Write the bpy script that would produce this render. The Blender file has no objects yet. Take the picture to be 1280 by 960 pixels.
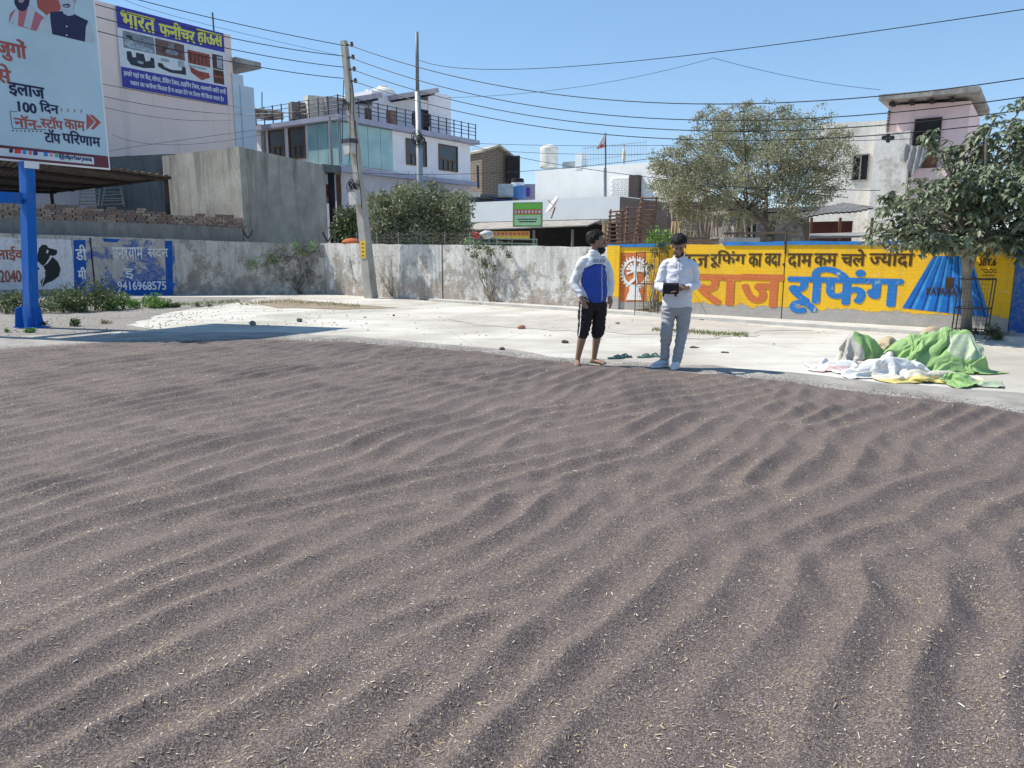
import bpy, bmesh, math, random
import numpy as np
from mathutils import Vector, Matrix, noise
from mathutils.bvhtree import BVHTree
R = math.radians
sc = bpy.context.scene
col = sc.collection
random.seed(7)
rng = np.random.default_rng(7)

# ------------------------------------------------------------------ camera
F, CH, TH = 940.0, 1.55, math.atan(170 / 940)      # focal length in photo pixels, height, downward pitch
cam = bpy.data.cameras.new('camera'); cam.sensor_width = 36; cam.lens = 36 * F / 1280
cam.clip_start = 0.05; cam.clip_end = 2000
co = bpy.data.objects.new('camera', cam); col.objects.link(co)
co.location = (0, 0, CH); co.rotation_euler = (math.pi / 2 - TH, 0, 0)
sc.camera = co
# ------------------------------------------------------------------ sky, sun, exposure
EL, AZ = R(53), math.atan2(-0.957, 0.29)
w = bpy.data.worlds.new('World'); sc.world = w; w.use_nodes = True
wn = w.node_tree; bg = wn.nodes['Background']
sky = wn.nodes.new('ShaderNodeTexSky'); sky.sky_type = 'NISHITA'; sky.sun_disc = False
sky.sun_elevation = EL; sky.sun_rotation = AZ; sky.air_density = 1.0; sky.dust_density = 0.0; sky.ozone_density = 4.0; sky.altitude = 2500
hs = wn.nodes.new('ShaderNodeGamma'); hs.inputs[1].default_value = .5
sat = wn.nodes.new('ShaderNodeHueSaturation'); sat.inputs['Saturation'].default_value = 1.46; sat.inputs['Value'].default_value = 1.8
wn.links.new(sky.outputs[0], hs.inputs['Color']); wn.links.new(hs.outputs[0], sat.inputs['Color']); wn.links.new(sat.outputs[0], bg.inputs[0]); bg.inputs[1].default_value = 0.15
sun = bpy.data.lights.new('sun', 'SUN'); sun.energy = 4.0; sun.angle = R(0.5); sun.color = (1, 0.94, 0.84)
so = bpy.data.objects.new('sun', sun); col.objects.link(so)
sd = Vector((math.sin(AZ) * math.cos(EL), math.cos(AZ) * math.cos(EL), math.sin(EL)))
so.rotation_euler = sd.to_track_quat('Z', 'Y').to_euler(); so.location = (-20, 10, 30)
sc.view_settings.view_transform = 'Standard'; sc.view_settings.look = 'None'
sc.view_settings.gamma = 1; sc.view_settings.exposure = 0.6
sc.cycles.max_bounces = 6

# ------------------------------------------------------------------ helpers: measuring the place
def ray(px, py):
    u, v = px - 640, 480 - py
    return Vector((u, F * math.cos(TH) + v * math.sin(TH), -F * math.sin(TH) + v * math.cos(TH)))
def P(px, py, D):
    d = ray(px, py); t = D / d.y
    return Vector((d.x * t, D, CH + d.z * t))
def G(px, py, z=0.0):
    d = ray(px, py); t = (z - CH) / d.z
    return Vector((d.x * t, d.y * t, z))
class Plane:                                       # a vertical wall plane through two ground points
    def __init__(s, A, B):
        s.A = Vector((A[0], A[1], 0)); s.u = Vector((B[0] - A[0], B[1] - A[1], 0)); s.L = s.u.length; s.u.normalize()
        s.n = Vector((s.u.y, -s.u.x, 0))
        if s.n.dot(-s.A) < 0: s.n = -s.n
    def px(s, px, py):
        d = ray(px, py); C = Vector((0, 0, CH))
        t = (s.A - C).dot(s.n) / d.dot(s.n); p = C + d * t
        return (p - s.A).dot(s.u), p.z
    def at(s, a, z, off=0.0):
        p = s.A + s.u * a + s.n * off; return Vector((p.x, p.y, z))

# ------------------------------------------------------------------ helpers: meshes and objects
class MB:
    def __init__(s): s.v = []; s.f = []; s.mi = []; s.m = 0
    def add(s, vs, fs, m=None):
        b = len(s.v); s.v += [tuple(v) for v in vs]; s.f += [tuple(i + b for i in f) for f in fs]
        s.mi += [s.m if m is None else m] * len(fs); return s
    def box(s, c, d, rz=0, rx=0, ry=0, m=None):
        M = Matrix.Rotation(rz, 3, 'Z') @ Matrix.Rotation(ry, 3, 'Y') @ Matrix.Rotation(rx, 3, 'X')
        vs = [Vector(c) + M @ Vector((x * d[0] / 2, y * d[1] / 2, z * d[2] / 2)) for x in (-1, 1) for y in (-1, 1) for z in (-1, 1)]
        return s.add(vs, [(0, 1, 3, 2), (4, 6, 7, 5), (0, 4, 5, 1), (2, 3, 7, 6), (0, 2, 6, 4), (1, 5, 7, 3)], m)
    def prism(s, pts, z0, z1, m=None):             # pts 2D list; z0 / z1 number or per-point list
        n = len(pts); z0 = z0 if isinstance(z0, (list, tuple)) else [z0] * n; z1 = z1 if isinstance(z1, (list, tuple)) else [z1] * n
        vs = [(p[0], p[1], z) for p, z in zip(pts, z0)] + [(p[0], p[1], z) for p, z in zip(pts, z1)]
        fs = [tuple(range(n))[::-1], tuple(range(n, 2 * n))] + [(i, (i + 1) % n, n + (i + 1) % n, n + i) for i in range(n)]
        return s.add(vs, fs, m)
    def slab(s, a, b, c, d, t, m=None):            # 4 corners, thickened downwards
        q = [Vector(p) for p in (a, b, c, d)]; n = (q[1] - q[0]).cross(q[3] - q[0]).normalized()
        if n.z < 0: n = -n
        vs = q + [p - n * t for p in q]
        return s.add(vs, [(0, 1, 2, 3), (7, 6, 5, 4), (0, 4, 5, 1), (1, 5, 6, 2), (2, 6, 7, 3), (3, 7, 4, 0)], m)
    def tube(s, pts, rad, n=8, cap=True, m=None, sq=1.0):
        pts = [Vector(p) for p in pts]; k = len(pts); rad = rad if isinstance(rad, (list, tuple)) else [rad] * k
        vs = []; ref = None
        for i, p in enumerate(pts):
            t = (pts[min(i + 1, k - 1)] - pts[max(i - 1, 0)]).normalized()
            if ref is None: ref = Vector((1, 0, 0)) if abs(t.x) < .8 else Vector((0, 1, 0))
            a = (ref - t * ref.dot(t)).normalized(); b = t.cross(a); ref = a
            vs += [p + a * math.cos(6.28318 * j / n) * rad[i] + b * math.sin(6.28318 * j / n) * rad[i] * sq for j in range(n)]
        fs = [(i * n + j, i * n + (j + 1) % n, (i + 1) * n + (j + 1) % n, (i + 1) * n + j) for i in range(k - 1) for j in range(n)]
        if cap: fs += [tuple(range(n))[::-1], tuple(range((k - 1) * n, k * n))]
        return s.add(vs, fs, m)
    def loft(s, rings, n=16, rz=0, m=None):        # rings: (x,y,z,rx,ry)
        vs = []
        for x, y, z, rx, ry in rings:
            for j in range(n):
                a = 6.28318 * j / n; dx, dy = rx * math.cos(a), ry * math.sin(a)
                vs.append((x + dx * math.cos(rz) - dy * math.sin(rz), y + dx * math.sin(rz) + dy * math.cos(rz), z))
        k = len(rings)
        fs = [(i * n + j, i * n + (j + 1) % n, (i + 1) * n + (j + 1) % n, (i + 1) * n + j) for i in range(k - 1) for j in range(n)]
        fs += [tuple(range(n))[::-1], tuple(range((k - 1) * n, k * n))]
        return s.add(vs, fs, m)
    def ball(s, c, r, n=12, k=8, m=None, rz=0):
        r = r if isinstance(r, (list, tuple)) else (r, r, r)
        return s.loft([(c[0], c[1], c[2] - r[2] * math.cos(math.pi * i / k), max(r[0] * math.sin(math.pi * i / k), .0005), max(r[1] * math.sin(math.pi * i / k), .0005)) for i in range(k + 1)], n, rz, m)
    def build(s, name, mats, parent=None, smooth=False, base=None):
        if parent is not None: o0 = parent_loc(parent)
        elif base is not None: o0 = Vector(base)
        else:
            a = np.array(s.v); o0 = Vector(((a[:, 0].min() + a[:, 0].max()) / 2, (a[:, 1].min() + a[:, 1].max()) / 2, a[:, 2].min()))
        me = bpy.data.meshes.new(name)
        me.from_pydata([(v[0] - o0.x, v[1] - o0.y, v[2] - o0.z) for v in s.v], [], s.f)
        mats = mats if isinstance(mats, (list, tuple)) else [mats]
        for m in mats: me.materials.append(m)
        if len(mats) > 1: me.polygons.foreach_set('material_index', s.mi)
        if smooth: me.polygons.foreach_set('use_smooth', [True] * len(me.polygons))
        me.update()
        o = bpy.data.objects.new(name, me); col.objects.link(o)
        if parent is not None: o.parent = parent
        else: o.location = o0
        return o
def parent_loc(o):
    p = Vector(o.location)
    while o.parent: o = o.parent; p += Vector(o.location)
    return p
def tag(o, label=None, cat=None, group=None, kind=None):
    if label: o['label'] = label
    if cat: o['category'] = cat
    if group: o['group'] = group
    if kind: o['kind'] = kind
    return o
def thing(name, loc, label, cat, group=None, kind=None):
    o = bpy.data.objects.new(name, None); col.objects.link(o); o.location = loc; o.empty_display_size = .2
    return tag(o, label, cat, group, kind)
def inst(o, name, parent, loc, rz=0.0, scale=None):     # another part sharing mesh data
    c = o.copy(); c.name = name; col.objects.link(c); c.parent = parent; c.location = Vector(loc) - parent_loc(parent); c.rotation_euler = (0, 0, rz)
    if scale: c.scale = scale
    return c
def evaluated(o):
    dg = bpy.context.evaluated_depsgraph_get(); me = bpy.data.meshes.new_from_object(o.evaluated_get(dg)); return me
def remesh(mb, vox, smooth=2):
    o = mb.build('tmp', [], base=(0, 0, 0)); 
    md = o.modifiers.new('r', 'REMESH'); md.mode = 'VOXEL'; md.voxel_size = vox
    if smooth: ms = o.modifiers.new('s', 'SMOOTH'); ms.iterations = smooth; ms.factor = .5
    bpy.context.view_layer.update()
    me = evaluated(o); r = MB()
    r.v = [tuple(v.co) for v in me.vertices]; r.f = [tuple(p.vertices) for p in me.polygons]; r.mi = [0] * len(r.f)
    nr = [Vector(v.normal) for v in me.vertices]
    d = o.data; bpy.data.objects.remove(o); bpy.data.meshes.remove(d); bpy.data.meshes.remove(me)
    return r, nr

# ------------------------------------------------------------------ helpers: materials
class NT:
    def __init__(s, name):
        s.m = bpy.data.materials.new(name); s.m.use_nodes = True; s.t = s.m.node_tree; s.b = s.t.nodes['Principled BSDF']
        s.tc = s.t.nodes.new('ShaderNodeTexCoord'); s.co = s.tc.outputs['Object']
    def n(s, k): return s.t.nodes.new(k)
    def set(s, sock, v):
        if hasattr(v, 'node'): s.t.links.new(v, sock)
        elif isinstance(v, (tuple, list)) and sock.type == 'RGBA': sock.default_value = tuple(v) + ((1,) if len(v) == 3 else ())
        else: sock.default_value = v
    def map(s, sc_=(1, 1, 1), rot=(0, 0, 0), vec=None):
        n = s.n('ShaderNodeMapping'); s.set(n.inputs[0], vec or s.co); n.inputs['Scale'].default_value = sc_; n.inputs['Rotation'].default_value = rot; return n.outputs[0]
    def noise(s, scale, detail=4, rough=.55, vec=None, dist=0, out=0):
        n = s.n('ShaderNodeTexNoise'); s.set(n.inputs['Vector'], vec or s.co); n.inputs['Scale'].default_value = scale
        n.inputs['Detail'].default_value = detail; n.inputs['Roughness'].default_value = rough; n.inputs['Distortion'].default_value = dist; return n.outputs[out]
    def vor(s, scale, vec=None, out='Color', feat='F1'):
        n = s.n('ShaderNodeTexVoronoi'); n.feature = feat; s.set(n.inputs['Vector'], vec or s.co); n.inputs['Scale'].default_value = scale; return n.outputs[out]
    def ramp(s, fac, stops, interp='LINEAR'):
        n = s.n('ShaderNodeValToRGB'); s.set(n.inputs[0], fac); e = n.color_ramp.elements; n.color_ramp.interpolation = interp
        while len(e) < len(stops): e.new(.5)
        for i, (p, c) in enumerate(stops):
            e[i].position = p; c = (c, c, c) if not isinstance(c, (tuple, list)) else c; e[i].color = tuple(c) + (1,)
        return n.outputs[0]
    def mix(s, fac, a, b, mode='MIX'):
        n = s.n('ShaderNodeMix'); n.data_type = 'RGBA'; n.blend_type = mode
        s.set(n.inputs[0], fac); s.set(n.inputs[6], a); s.set(n.inputs[7], b); return n.outputs[2]
    def math(s, op, a, b=0.0, clamp=False):
        n = s.n('ShaderNodeMath'); n.operation = op; n.use_clamp = clamp; s.set(n.inputs[0], a); s.set(n.inputs[1], b); return n.outputs[0]
    def z(s, axis=2):
        n = s.n('ShaderNodeSeparateXYZ'); s.t.links.new(s.co, n.inputs[0]); return n.outputs[axis]
    def island(s):
        return s.n('ShaderNodeNewGeometry').outputs['Random Per Island']
    def bump(s, h, strength=.4, dist=.02, prev=None):
        n = s.n('ShaderNodeBump'); n.inputs['Strength'].default_value = strength; n.inputs['Distance'].default_value = dist
        s.set(n.inputs['Height'], h)
        if prev: s.t.links.new(prev, n.inputs['Normal'])
        return n.outputs[0]
    def done(s, colr, rough=.85, normal=None, metal=0, spec=.3):
        s.set(s.b.inputs['Base Color'], colr); s.set(s.b.inputs['Roughness'], rough); s.b.inputs['Metallic'].default_value = metal
        s.b.inputs['Specular IOR Level'].default_value = spec
        if normal: s.t.links.new(normal, s.b.inputs['Normal'])
        return s.m
def dk(c, k): return tuple(x * k for x in c)
def M(name, c, rough=.8, var=.25, scale=3.0, bump=.25, bscale=40, metal=0, spec=.3, drip=0):
    t = NT(name); f = t.noise(scale, 6, .6)
    colr = t.mix(t.ramp(f, [(.3, 0), (.7, 1)]), dk(c, 1 - var), tuple(min(1, x * (1 + var * .5)) for x in c))
    if drip:
        d = t.noise(1.0, 4, .6, t.map((5, 5, .35))); colr = t.mix(t.ramp(d, [(.5, 0), (.72, drip)]), colr, dk(c, .35))
    nb = t.bump(t.noise(bscale, 4, .6), bump, .01) if bump else None
    return t.done(colr, rough, nb, metal, spec)
def leafmat(name, cols, trans=.25):
    t = NT(name); f = t.island(); n = t.noise(1.3, 2)
    k = len(cols) - 1; colr = t.ramp(t.math('MULTIPLY', t.math('ADD', f, t.math('MULTIPLY', n, .6)), .72), [(.1 + .8 * i / k, c) for i, c in enumerate(cols)])
    m = t.done(colr, .55, None, 0, .35)
    out = t.t.nodes['Material Output']; tr = t.n('ShaderNodeBsdfTranslucent'); t.t.links.new(colr, tr.inputs[0]); mx = t.n('ShaderNodeMixShader'); mx.inputs[0].default_value = trans
    t.t.links.new(t.b.outputs[0], mx.inputs[1]); t.t.links.new(tr.outputs[0], mx.inputs[2]); t.t.links.new(mx.outputs[0], out.inputs[0])
    return m

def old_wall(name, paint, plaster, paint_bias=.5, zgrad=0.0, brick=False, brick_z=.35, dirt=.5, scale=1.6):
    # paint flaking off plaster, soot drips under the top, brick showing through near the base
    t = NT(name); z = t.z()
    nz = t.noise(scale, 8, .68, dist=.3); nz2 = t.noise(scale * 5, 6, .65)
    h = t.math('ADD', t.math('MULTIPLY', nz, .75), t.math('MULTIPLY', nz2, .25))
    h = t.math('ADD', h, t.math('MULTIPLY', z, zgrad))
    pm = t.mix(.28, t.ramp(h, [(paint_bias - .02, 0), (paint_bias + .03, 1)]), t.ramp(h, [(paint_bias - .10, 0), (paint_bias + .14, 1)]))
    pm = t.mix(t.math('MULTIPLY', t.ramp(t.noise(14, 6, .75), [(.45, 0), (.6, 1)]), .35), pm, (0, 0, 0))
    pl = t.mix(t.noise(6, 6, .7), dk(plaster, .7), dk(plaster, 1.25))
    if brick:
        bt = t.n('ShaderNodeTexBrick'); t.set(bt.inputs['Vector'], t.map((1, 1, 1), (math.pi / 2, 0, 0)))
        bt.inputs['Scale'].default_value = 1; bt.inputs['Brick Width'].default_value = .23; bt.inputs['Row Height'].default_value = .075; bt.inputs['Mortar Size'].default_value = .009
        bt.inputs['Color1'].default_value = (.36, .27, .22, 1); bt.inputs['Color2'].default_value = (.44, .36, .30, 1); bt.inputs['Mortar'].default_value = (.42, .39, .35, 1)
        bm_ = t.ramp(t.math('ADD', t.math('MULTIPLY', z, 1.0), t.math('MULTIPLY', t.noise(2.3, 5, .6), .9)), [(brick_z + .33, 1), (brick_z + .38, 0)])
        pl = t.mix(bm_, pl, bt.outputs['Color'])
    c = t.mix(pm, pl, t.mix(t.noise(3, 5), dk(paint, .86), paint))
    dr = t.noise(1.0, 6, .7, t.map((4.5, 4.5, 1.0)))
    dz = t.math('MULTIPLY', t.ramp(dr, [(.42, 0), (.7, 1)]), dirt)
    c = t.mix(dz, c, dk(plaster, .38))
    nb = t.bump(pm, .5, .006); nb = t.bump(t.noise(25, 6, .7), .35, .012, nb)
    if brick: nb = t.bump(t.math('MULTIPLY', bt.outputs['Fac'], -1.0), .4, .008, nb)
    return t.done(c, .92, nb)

# ------------------------------------------------------------------ helpers: lettering (Devanagari vowel signs put in visual order)
_tc = {}
def raw_text(s):
    if s in _tc: return _tc[s]
    c = bpy.data.curves.new('t', 'FONT'); c.body = s; c.resolution_u = 3
    o = bpy.data.objects.new('t', c); col.objects.link(o); bpy.context.view_layer.update()
    me = evaluated(o); r = ([(v.co.x, v.co.y) for v in me.vertices], [tuple(p.vertices) for p in me.polygons])
    bpy.data.objects.remove(o); bpy.data.curves.remove(c); bpy.data.meshes.remove(me); _tc[s] = r; return r
def compose(s):      # tokens: ^x half form, ~ reph above what stands before, space
    V = []; Fc = []; x = 0.0; i = 0; buf = ''
    def flush():
        nonlocal x, buf
        if not buf: return
        v, f = raw_text(buf); 
        if v:
            x0 = min(a[0] for a in v); b = len(V); V.extend([(a[0] - x0 + x, a[1]) for a in v]); Fc.extend([tuple(k + b for k in q) for q in f]); x += max(a[0] for a in v) - x0
        buf = ''
    while i < len(s):
        ch = s[i]
        if ch == ' ': flush(); x += .24
        elif ch == '^':
            flush(); i += 1; v, f = raw_text(s[i]); x0 = min(a[0] for a in v); x1 = max(a[0] for a in v) - .2
            bm = bmesh.new(); vv = [bm.verts.new((a[0], a[1], 0)) for a in v]
            for q in f:
                try: bm.faces.new([vv[k] for k in q])
                except ValueError: pass
            bmesh.ops.bisect_plane(bm, geom=bm.verts[:] + bm.edges[:] + bm.faces[:], plane_co=(x1, 0, 0), plane_no=(1, 0, 0), clear_outer=True)
            bm.verts.index_update(); b = len(V); V.extend([(k.co.x - x0 + x, k.co.y) for k in bm.verts]); Fc.extend([tuple(k.index + b for k in q.verts) for q in bm.faces]); x += x1 - x0; bm.free()
        elif ch == '~':
            flush(); pts = [(x - .1, .62), (x - .15, .72), (x - .1, .8), (x, .78)]; b = len(V)
            for p in pts: V.append((p[0], p[1])); V.append((p[0] + .05, p[1] - .05))
            for k in range(3): Fc.append((b + 2 * k, b + 2 * k + 1, b + 2 * k + 3, b + 2 * k + 2))
        else: buf += ch
        i += 1
    flush(); return V, Fc
def text_rect(pl, s, s0, s1, z0, z1, mat, parent, bold=0.0, off=.004, name='lettering', flip=False, label=None, shear=0):
    V, Fc = compose(s); xs = [v[0] for v in V]; ys = [v[1] for v in V]; xa, xb, ya, yb = min(xs), max(xs), min(ys), max(ys)
    mb = MB(); k = 0
    sh = [(0, 0)] if not bold else [(0, 0), (bold, 0), (-bold, 0), (0, bold * .7), (0, -bold * .7), (bold * .7, bold * .5), (-bold * .7, -bold * .5), (bold * .7, -bold * .5), (-bold * .7, bold * .5)]
    for dx, dy in sh:
        mb.add([pl.at(s0 + (v[0] - xa) / (xb - xa) * (s1 - s0) + dx + shear * (v[1] - ya), z0 + (v[1] - ya) / (yb - ya) * (z1 - z0) + dy, off + k * .0004) for v in V], Fc); k += 1
    o = mb.build(name, mat, parent)
    if label: o['label'] = label
    return o
def text_px(pl, s, tl, bl, tr, mat, parent, **kw):   # top-left, bottom-left, top-right photo points
    a, zt = pl.px(*tl); _, zb = pl.px(*bl); b, _ = pl.px(*tr)
    return text_rect(pl, s, a, b, zb, zt, mat, parent, **kw)
def print_px(pl, polys, off, thick=0.0):
    mb = MB()
    for q in polys: mb.add([pl.at(*pl.px(*p), off) for p in q], [tuple(range(len(q)))])
    return mb
def rect(x0, y0, x1, y1): return [(x0, y0), (x1, y0), (x1, y1), (x0, y1)]
def disc(cx, cy, rx, ry, n=20): return [(cx + rx * math.cos(6.28318 * i / n), cy + ry * math.sin(6.28318 * i / n)) for i in range(n)]

# ------------------------------------------------------------------ helpers: foliage
def leaves(mb, blobs, n, size, asp=.45, m=None, shape='quad', droop=.3, hollow=.0, rs=None):
    rs = rs or rng; wts = np.array([b[3] ** 2 for b in blobs]); wts = wts / wts.sum()
    idx = rs.choice(len(blobs), n, p=wts)
    for i in idx:
        b = blobs[i]; r3 = b[4] if len(b) > 4 else (1, 1, 1)
        d = rs.normal(size=3); d /= np.linalg.norm(d) + 1e-9; rr = (hollow + (1 - hollow) * rs.random()) ** .5 * b[3]
        p = Vector((b[0] + d[0] * rr * r3[0], b[1] + d[1] * rr * r3[1], b[2] + d[2] * rr * r3[2]))
        if noise.noise(p * 2.1) + .6 * noise.noise(p * 5.3) < -.26: continue
        l = size * (.6 + .8 * rs.random()); a = Vector(rs.normal(size=3)); a.z -= droop; a.normalize()
        c = a.cross(Vector(rs.normal(size=3))).normalized() * l * asp; a *= l
        if shape == 'quad': mb.add([p, p + a * .5 + c * .5, p + a, p + a * .5 - c * .5], [(0, 1, 2, 3)], m)
        else:
            nn = a.cross(c).normalized() * l * .12
            mb.add([p, p + a * .35 + c * .5 - nn, p + a * .75 + c * .38 - nn, p + a * 1.05, p + a * .75 - c * .38 - nn, p + a * .35 - c * .5 - nn, p + a * .5], [(0, 1, 6), (1, 2, 6), (2, 3, 6), (3, 4, 6), (4, 5, 6), (5, 0, 6)], m)
    return mb
def limbs(mb, root, tips, r0, r1=.012, wig=.12, n=5):
    root = Vector(root)
    for t in tips:
        t = Vector(t); pts = [root + (t - root) * (i / n) + Vector((random.uniform(-wig, wig), random.uniform(-wig, wig), random.uniform(-wig, wig))) * (0 if i in (0, n) else 1) for i in range(n + 1)]
        mb.tube(pts, [r0 + (r1 - r0) * (i / n) ** .7 for i in range(n + 1)], 6)
    return mb
def vnoise(x, y, seed=0):                          # numpy gradient noise, about -0.7..0.7
    xi = np.floor(x).astype(np.int64); yi = np.floor(y).astype(np.int64); xf = x - xi; yf = y - yi
    def g(a, b):
        h = (a * 374761393 + b * 668265263 + seed * 1442695041) & 0xffffffff; h = ((h ^ (h >> 13)) * 1274126177) & 0xffffffff; h = h ^ (h >> 16)
        t = h / 4294967296.0 * 6.28318; return np.cos(t), np.sin(t)
    u = xf * xf * xf * (xf * (xf * 6 - 15) + 10); v = yf * yf * yf * (yf * (yf * 6 - 15) + 10)
    r = []
    for a in (0, 1):
        for b in (0, 1):
            gx, gy = g(xi + a, yi + b); r.append(gx * (xf - a) + gy * (yf - b))
    return (r[0] * (1 - u) + r[2] * u) * (1 - v) + (r[1] * (1 - u) + r[3] * u) * v

# ================================================================== GROUND
t = NT('yard_concrete'); n1 = t.noise(.35, 6, .6); n2 = t.noise(4, 6, .7); n3 = t.noise(1.2, 5, .6, t.map((.35, 1.6, 1)))
c = t.mix(t.ramp(n1, [(.38, 0), (.62, 1)]), (.45, .42, .36), (.62, .595, .535)); c = t.mix(t.ramp(n3, [(.5, 0), (.75, .75)]), c, (.33, .305, .27)); c = t.mix(t.ramp(n2, [(.6, 0), (.8, .5)]), c, (.42, .40, .37))
cr = t.ramp(t.vor(.28, t.map((1, 1, 1), vec=None), 'Distance', 'DISTANCE_TO_EDGE'), [(.0, 1), (.006, 0)]); c = t.mix(t.math('MULTIPLY', cr, .25), c, (.22, .2, .18)); c = t.mix(t.ramp(t.noise(.9, 8, .75, dist=.6), [(.56, 0), (.66, .6)]), c, (.36, .33, .28)); c = t.mix(t.ramp(t.noise(26, 3, .8), [(.64, 0), (.72, .5)]), c, (.22, .19, .16))
bj = t.n('ShaderNodeTexBrick'); t.set(bj.inputs['Vector'], t.map((1, 1, 1), (0, 0, .5))); bj.offset = 0; bj.inputs['Scale'].default_value = 1; bj.inputs['Brick Width'].default_value = 3.2; bj.inputs['Row Height'].default_value = 3.2; bj.inputs['Mortar Size'].default_value = .018
c = t.mix(t.math('MULTIPLY', bj.outputs['Fac'], t.ramp(t.noise(.8, 4), [(.42, 0), (.6, .55)])), c, (.20, .18, .15))
wv = t.n('ShaderNodeTexWave'); wv.inputs['Scale'].default_value = .22; wv.inputs['Distortion'].default_value = 5; wv.inputs['Detail'].default_value = 3; t.set(wv.inputs['Vector'], t.map((.3, 1, 1), (0, 0, .12)))
c = t.mix(t.ramp(wv.outputs[0], [(.86, 0), (.97, .45)]), c, (.36, .335, .29))
gm = t.done(c, .9, t.bump(t.noise(18, 8, .7), .5, .02))
mb = MB(); mb.add([(-400, -100, 0), (400, -100, 0), (400, 700, 0), (-400, 700, 0)], [(0, 1, 2, 3)])
tag(mb.build('ground', gm, base=(0, 0, 0)), 'pale dusty concrete yard around the spread seeds', kind='structure')

def patch(name, pts, z, mat, jit=.12, sub=10):
    q = []; n = len(pts)
    for i in range(n):
        a, b = Vector(tuple(pts[i][:2]) + (0,)), Vector(tuple(pts[(i + 1) % n][:2]) + (0,))
        for k in range(sub):
            p = a.lerp(b, k / sub); q.append((p.x + noise.noise(p * 1.7) * jit * 2, p.y + noise.noise(p * 1.7 + Vector((9, 3, 0))) * jit * 2, z))
    mb = MB(); mb.add(q, [tuple(range(len(q)))]); return mb.build(name, mat, base=(0, 0, 0))
t = NT('verge_dirt'); c = t.mix(t.noise(1.1, 7, .7), (.14, .13, .12), (.36, .335, .30)); c = t.mix(t.ramp(t.noise(9, 6, .7), [(.5, 0), (.7, .6)]), c, (.44, .42, .38))
vm = t.done(c, .95, t.bump(t.noise(30, 8, .7), .8, .03))
gp = lambda L: [tuple(G(x, y)[:2]) for x, y in L]
tag(patch('dirt_verge', gp([(-500, 371.5), (330, 371.5), (300, 378), (215, 389), (160, 406), (195, 412), (100, 417), (0, 424), (-500, 440)]), .004, vm), 'grey dirt strip along the foot of the shaded wall', kind='structure')
dm = M('dry_soil', (.30, .24, .17), .95, .4, 3, .6, 30)
tag(patch('soil_patch', gp([(315, 379), (360, 374), (445, 381), (500, 385), (430, 387), (350, 385)]), .008, dm, .05), 'brown bare soil patch beside the pale yard', kind='structure')
gmix = M('dusty_patch', (.33, .31, .28), .95, .35, 2, .4, 25)
tag(patch('dust_patch', gp([(560, 398), (700, 396), (900, 402), (1000, 412), (900, 424), (740, 415), (600, 408)]), .006, M('dust_tan', (.47, .43, .38), .95, .2, 2, .4, 25), .25), 'slightly browner dusty patch of the yard behind the men', kind='structure')
# grey asphalt margin between the yard and the seeds
edge = [(-14, 8.3), (-9.5, 10.9), (-7.94, 11.57), (-6.43, 12.26), (-4.25, 12.8), (-2.54, 12.47), (-.48, 11.21), (.66, 10.24), (1.68, 9.75), (2.59, 9.24), (3.65, 8.22), (4.52, 7.44), (4.85, 6.88), (5.6, 5.2), (6.4, 3.2), (7.2, .5), (7.5, -2.5)]
far = [(-14, 11.6), (-9.5, 13.2), (-7.9, 13.7), (-6.4, 14.0), (-4.25, 13.9), (-2.5, 13.1), (-.3, 11.7), (.9, 10.6), (2, 10.2), (3.1, 9.5), (4.4, 8.6), (5.6, 7.9), (6.3, 7.1), (7.2, 5.4), (8.2, 3.2), (9.2, .5), (9.6, -2.5)]
tag(patch('asphalt_margin', far[::-1] + [(x_ - .25, y_ - .45) for x_, y_ in edge], .010, gmix, .12, 4), 'grey worn margin of ground around the seeds', kind='structure')

# ================================================================== SEEDS
ex = np.array([p[0] for p in edge]); ey = np.array([p[1] for p in edge])
def yback(x):
    return np.interp(x, ex, ey) + .18 * vnoise(x * 1.1, x * 0 + 3.3, 5) + .09 * vnoise(x * 3, x * 0 + 7.3, 6) + .04 * vnoise(x * 11, x * 0 + 2.3, 9)
def seed_h(x, y):
    e = yback(x) - y
    ux, uy = .62, .785                              # mean direction of the raked ridges
    s = x * uy - y * ux; l = x * ux + y * uy
    wx = vnoise(s * .5, l * .4, 11) * .22 + vnoise(s * 1.4, l * 1.1, 12) * .075 + vnoise(s * 3, l * 2.6, 10) * .025
    def train(da, lam, seed, sharp):
        c_, s_ = math.cos(da), math.sin(da); q = s * c_ + l * s_
        ph = (q + wx + vnoise(s * 1.1, l * .9, seed) * .10) / lam * 6.28318
        a = np.clip(.70 + 1.2 * vnoise(s * 1.2, l * .7, seed + 1), .38, 1.1)
        return a * (sharp * (1 - np.abs(np.sin(ph / 2))) + (1 - sharp) * (.5 + .5 * np.cos(ph)))
    mk = np.clip(.5 + 2.6 * (vnoise(s * .75, l * .6, 41) + .12 * (1 if True else 0) - .05 * np.clip(x, -3, 3) - .03 * (y - 5)), 0, 1); mk = mk * mk * (3 - 2 * mk)
    h = .050 * (mk * train(.13, .265, 21, .7) + (1 - mk) * train(-.22, .25, 24, .7)) + .010 * train(.55, .24, 27, .4)
    h += .016 * vnoise(s * 1.6, l * 1.1, 14) + .006 * vnoise(x * 6, y * 6, 18) + .0022 * vnoise(x * 17, y * 17, 19) + .0012 * vnoise(x * 45, y * 45, 20)
    m = np.clip(e / .7, 0, 1); m = m * m * (3 - 2 * m)
    return np.clip(.030 * np.clip(e / .25, 0, 1) * (1 - .0 * m) + h * m, 0, 1) * np.clip(e / .12, 0, 1) + .006
NX, NY = 860, 620
u = np.linspace(-1, 1, NX); xs = np.where(u < 0, 13.5, 7.2) * np.sinh(2.3 * u) / np.sinh(2.3)
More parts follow.
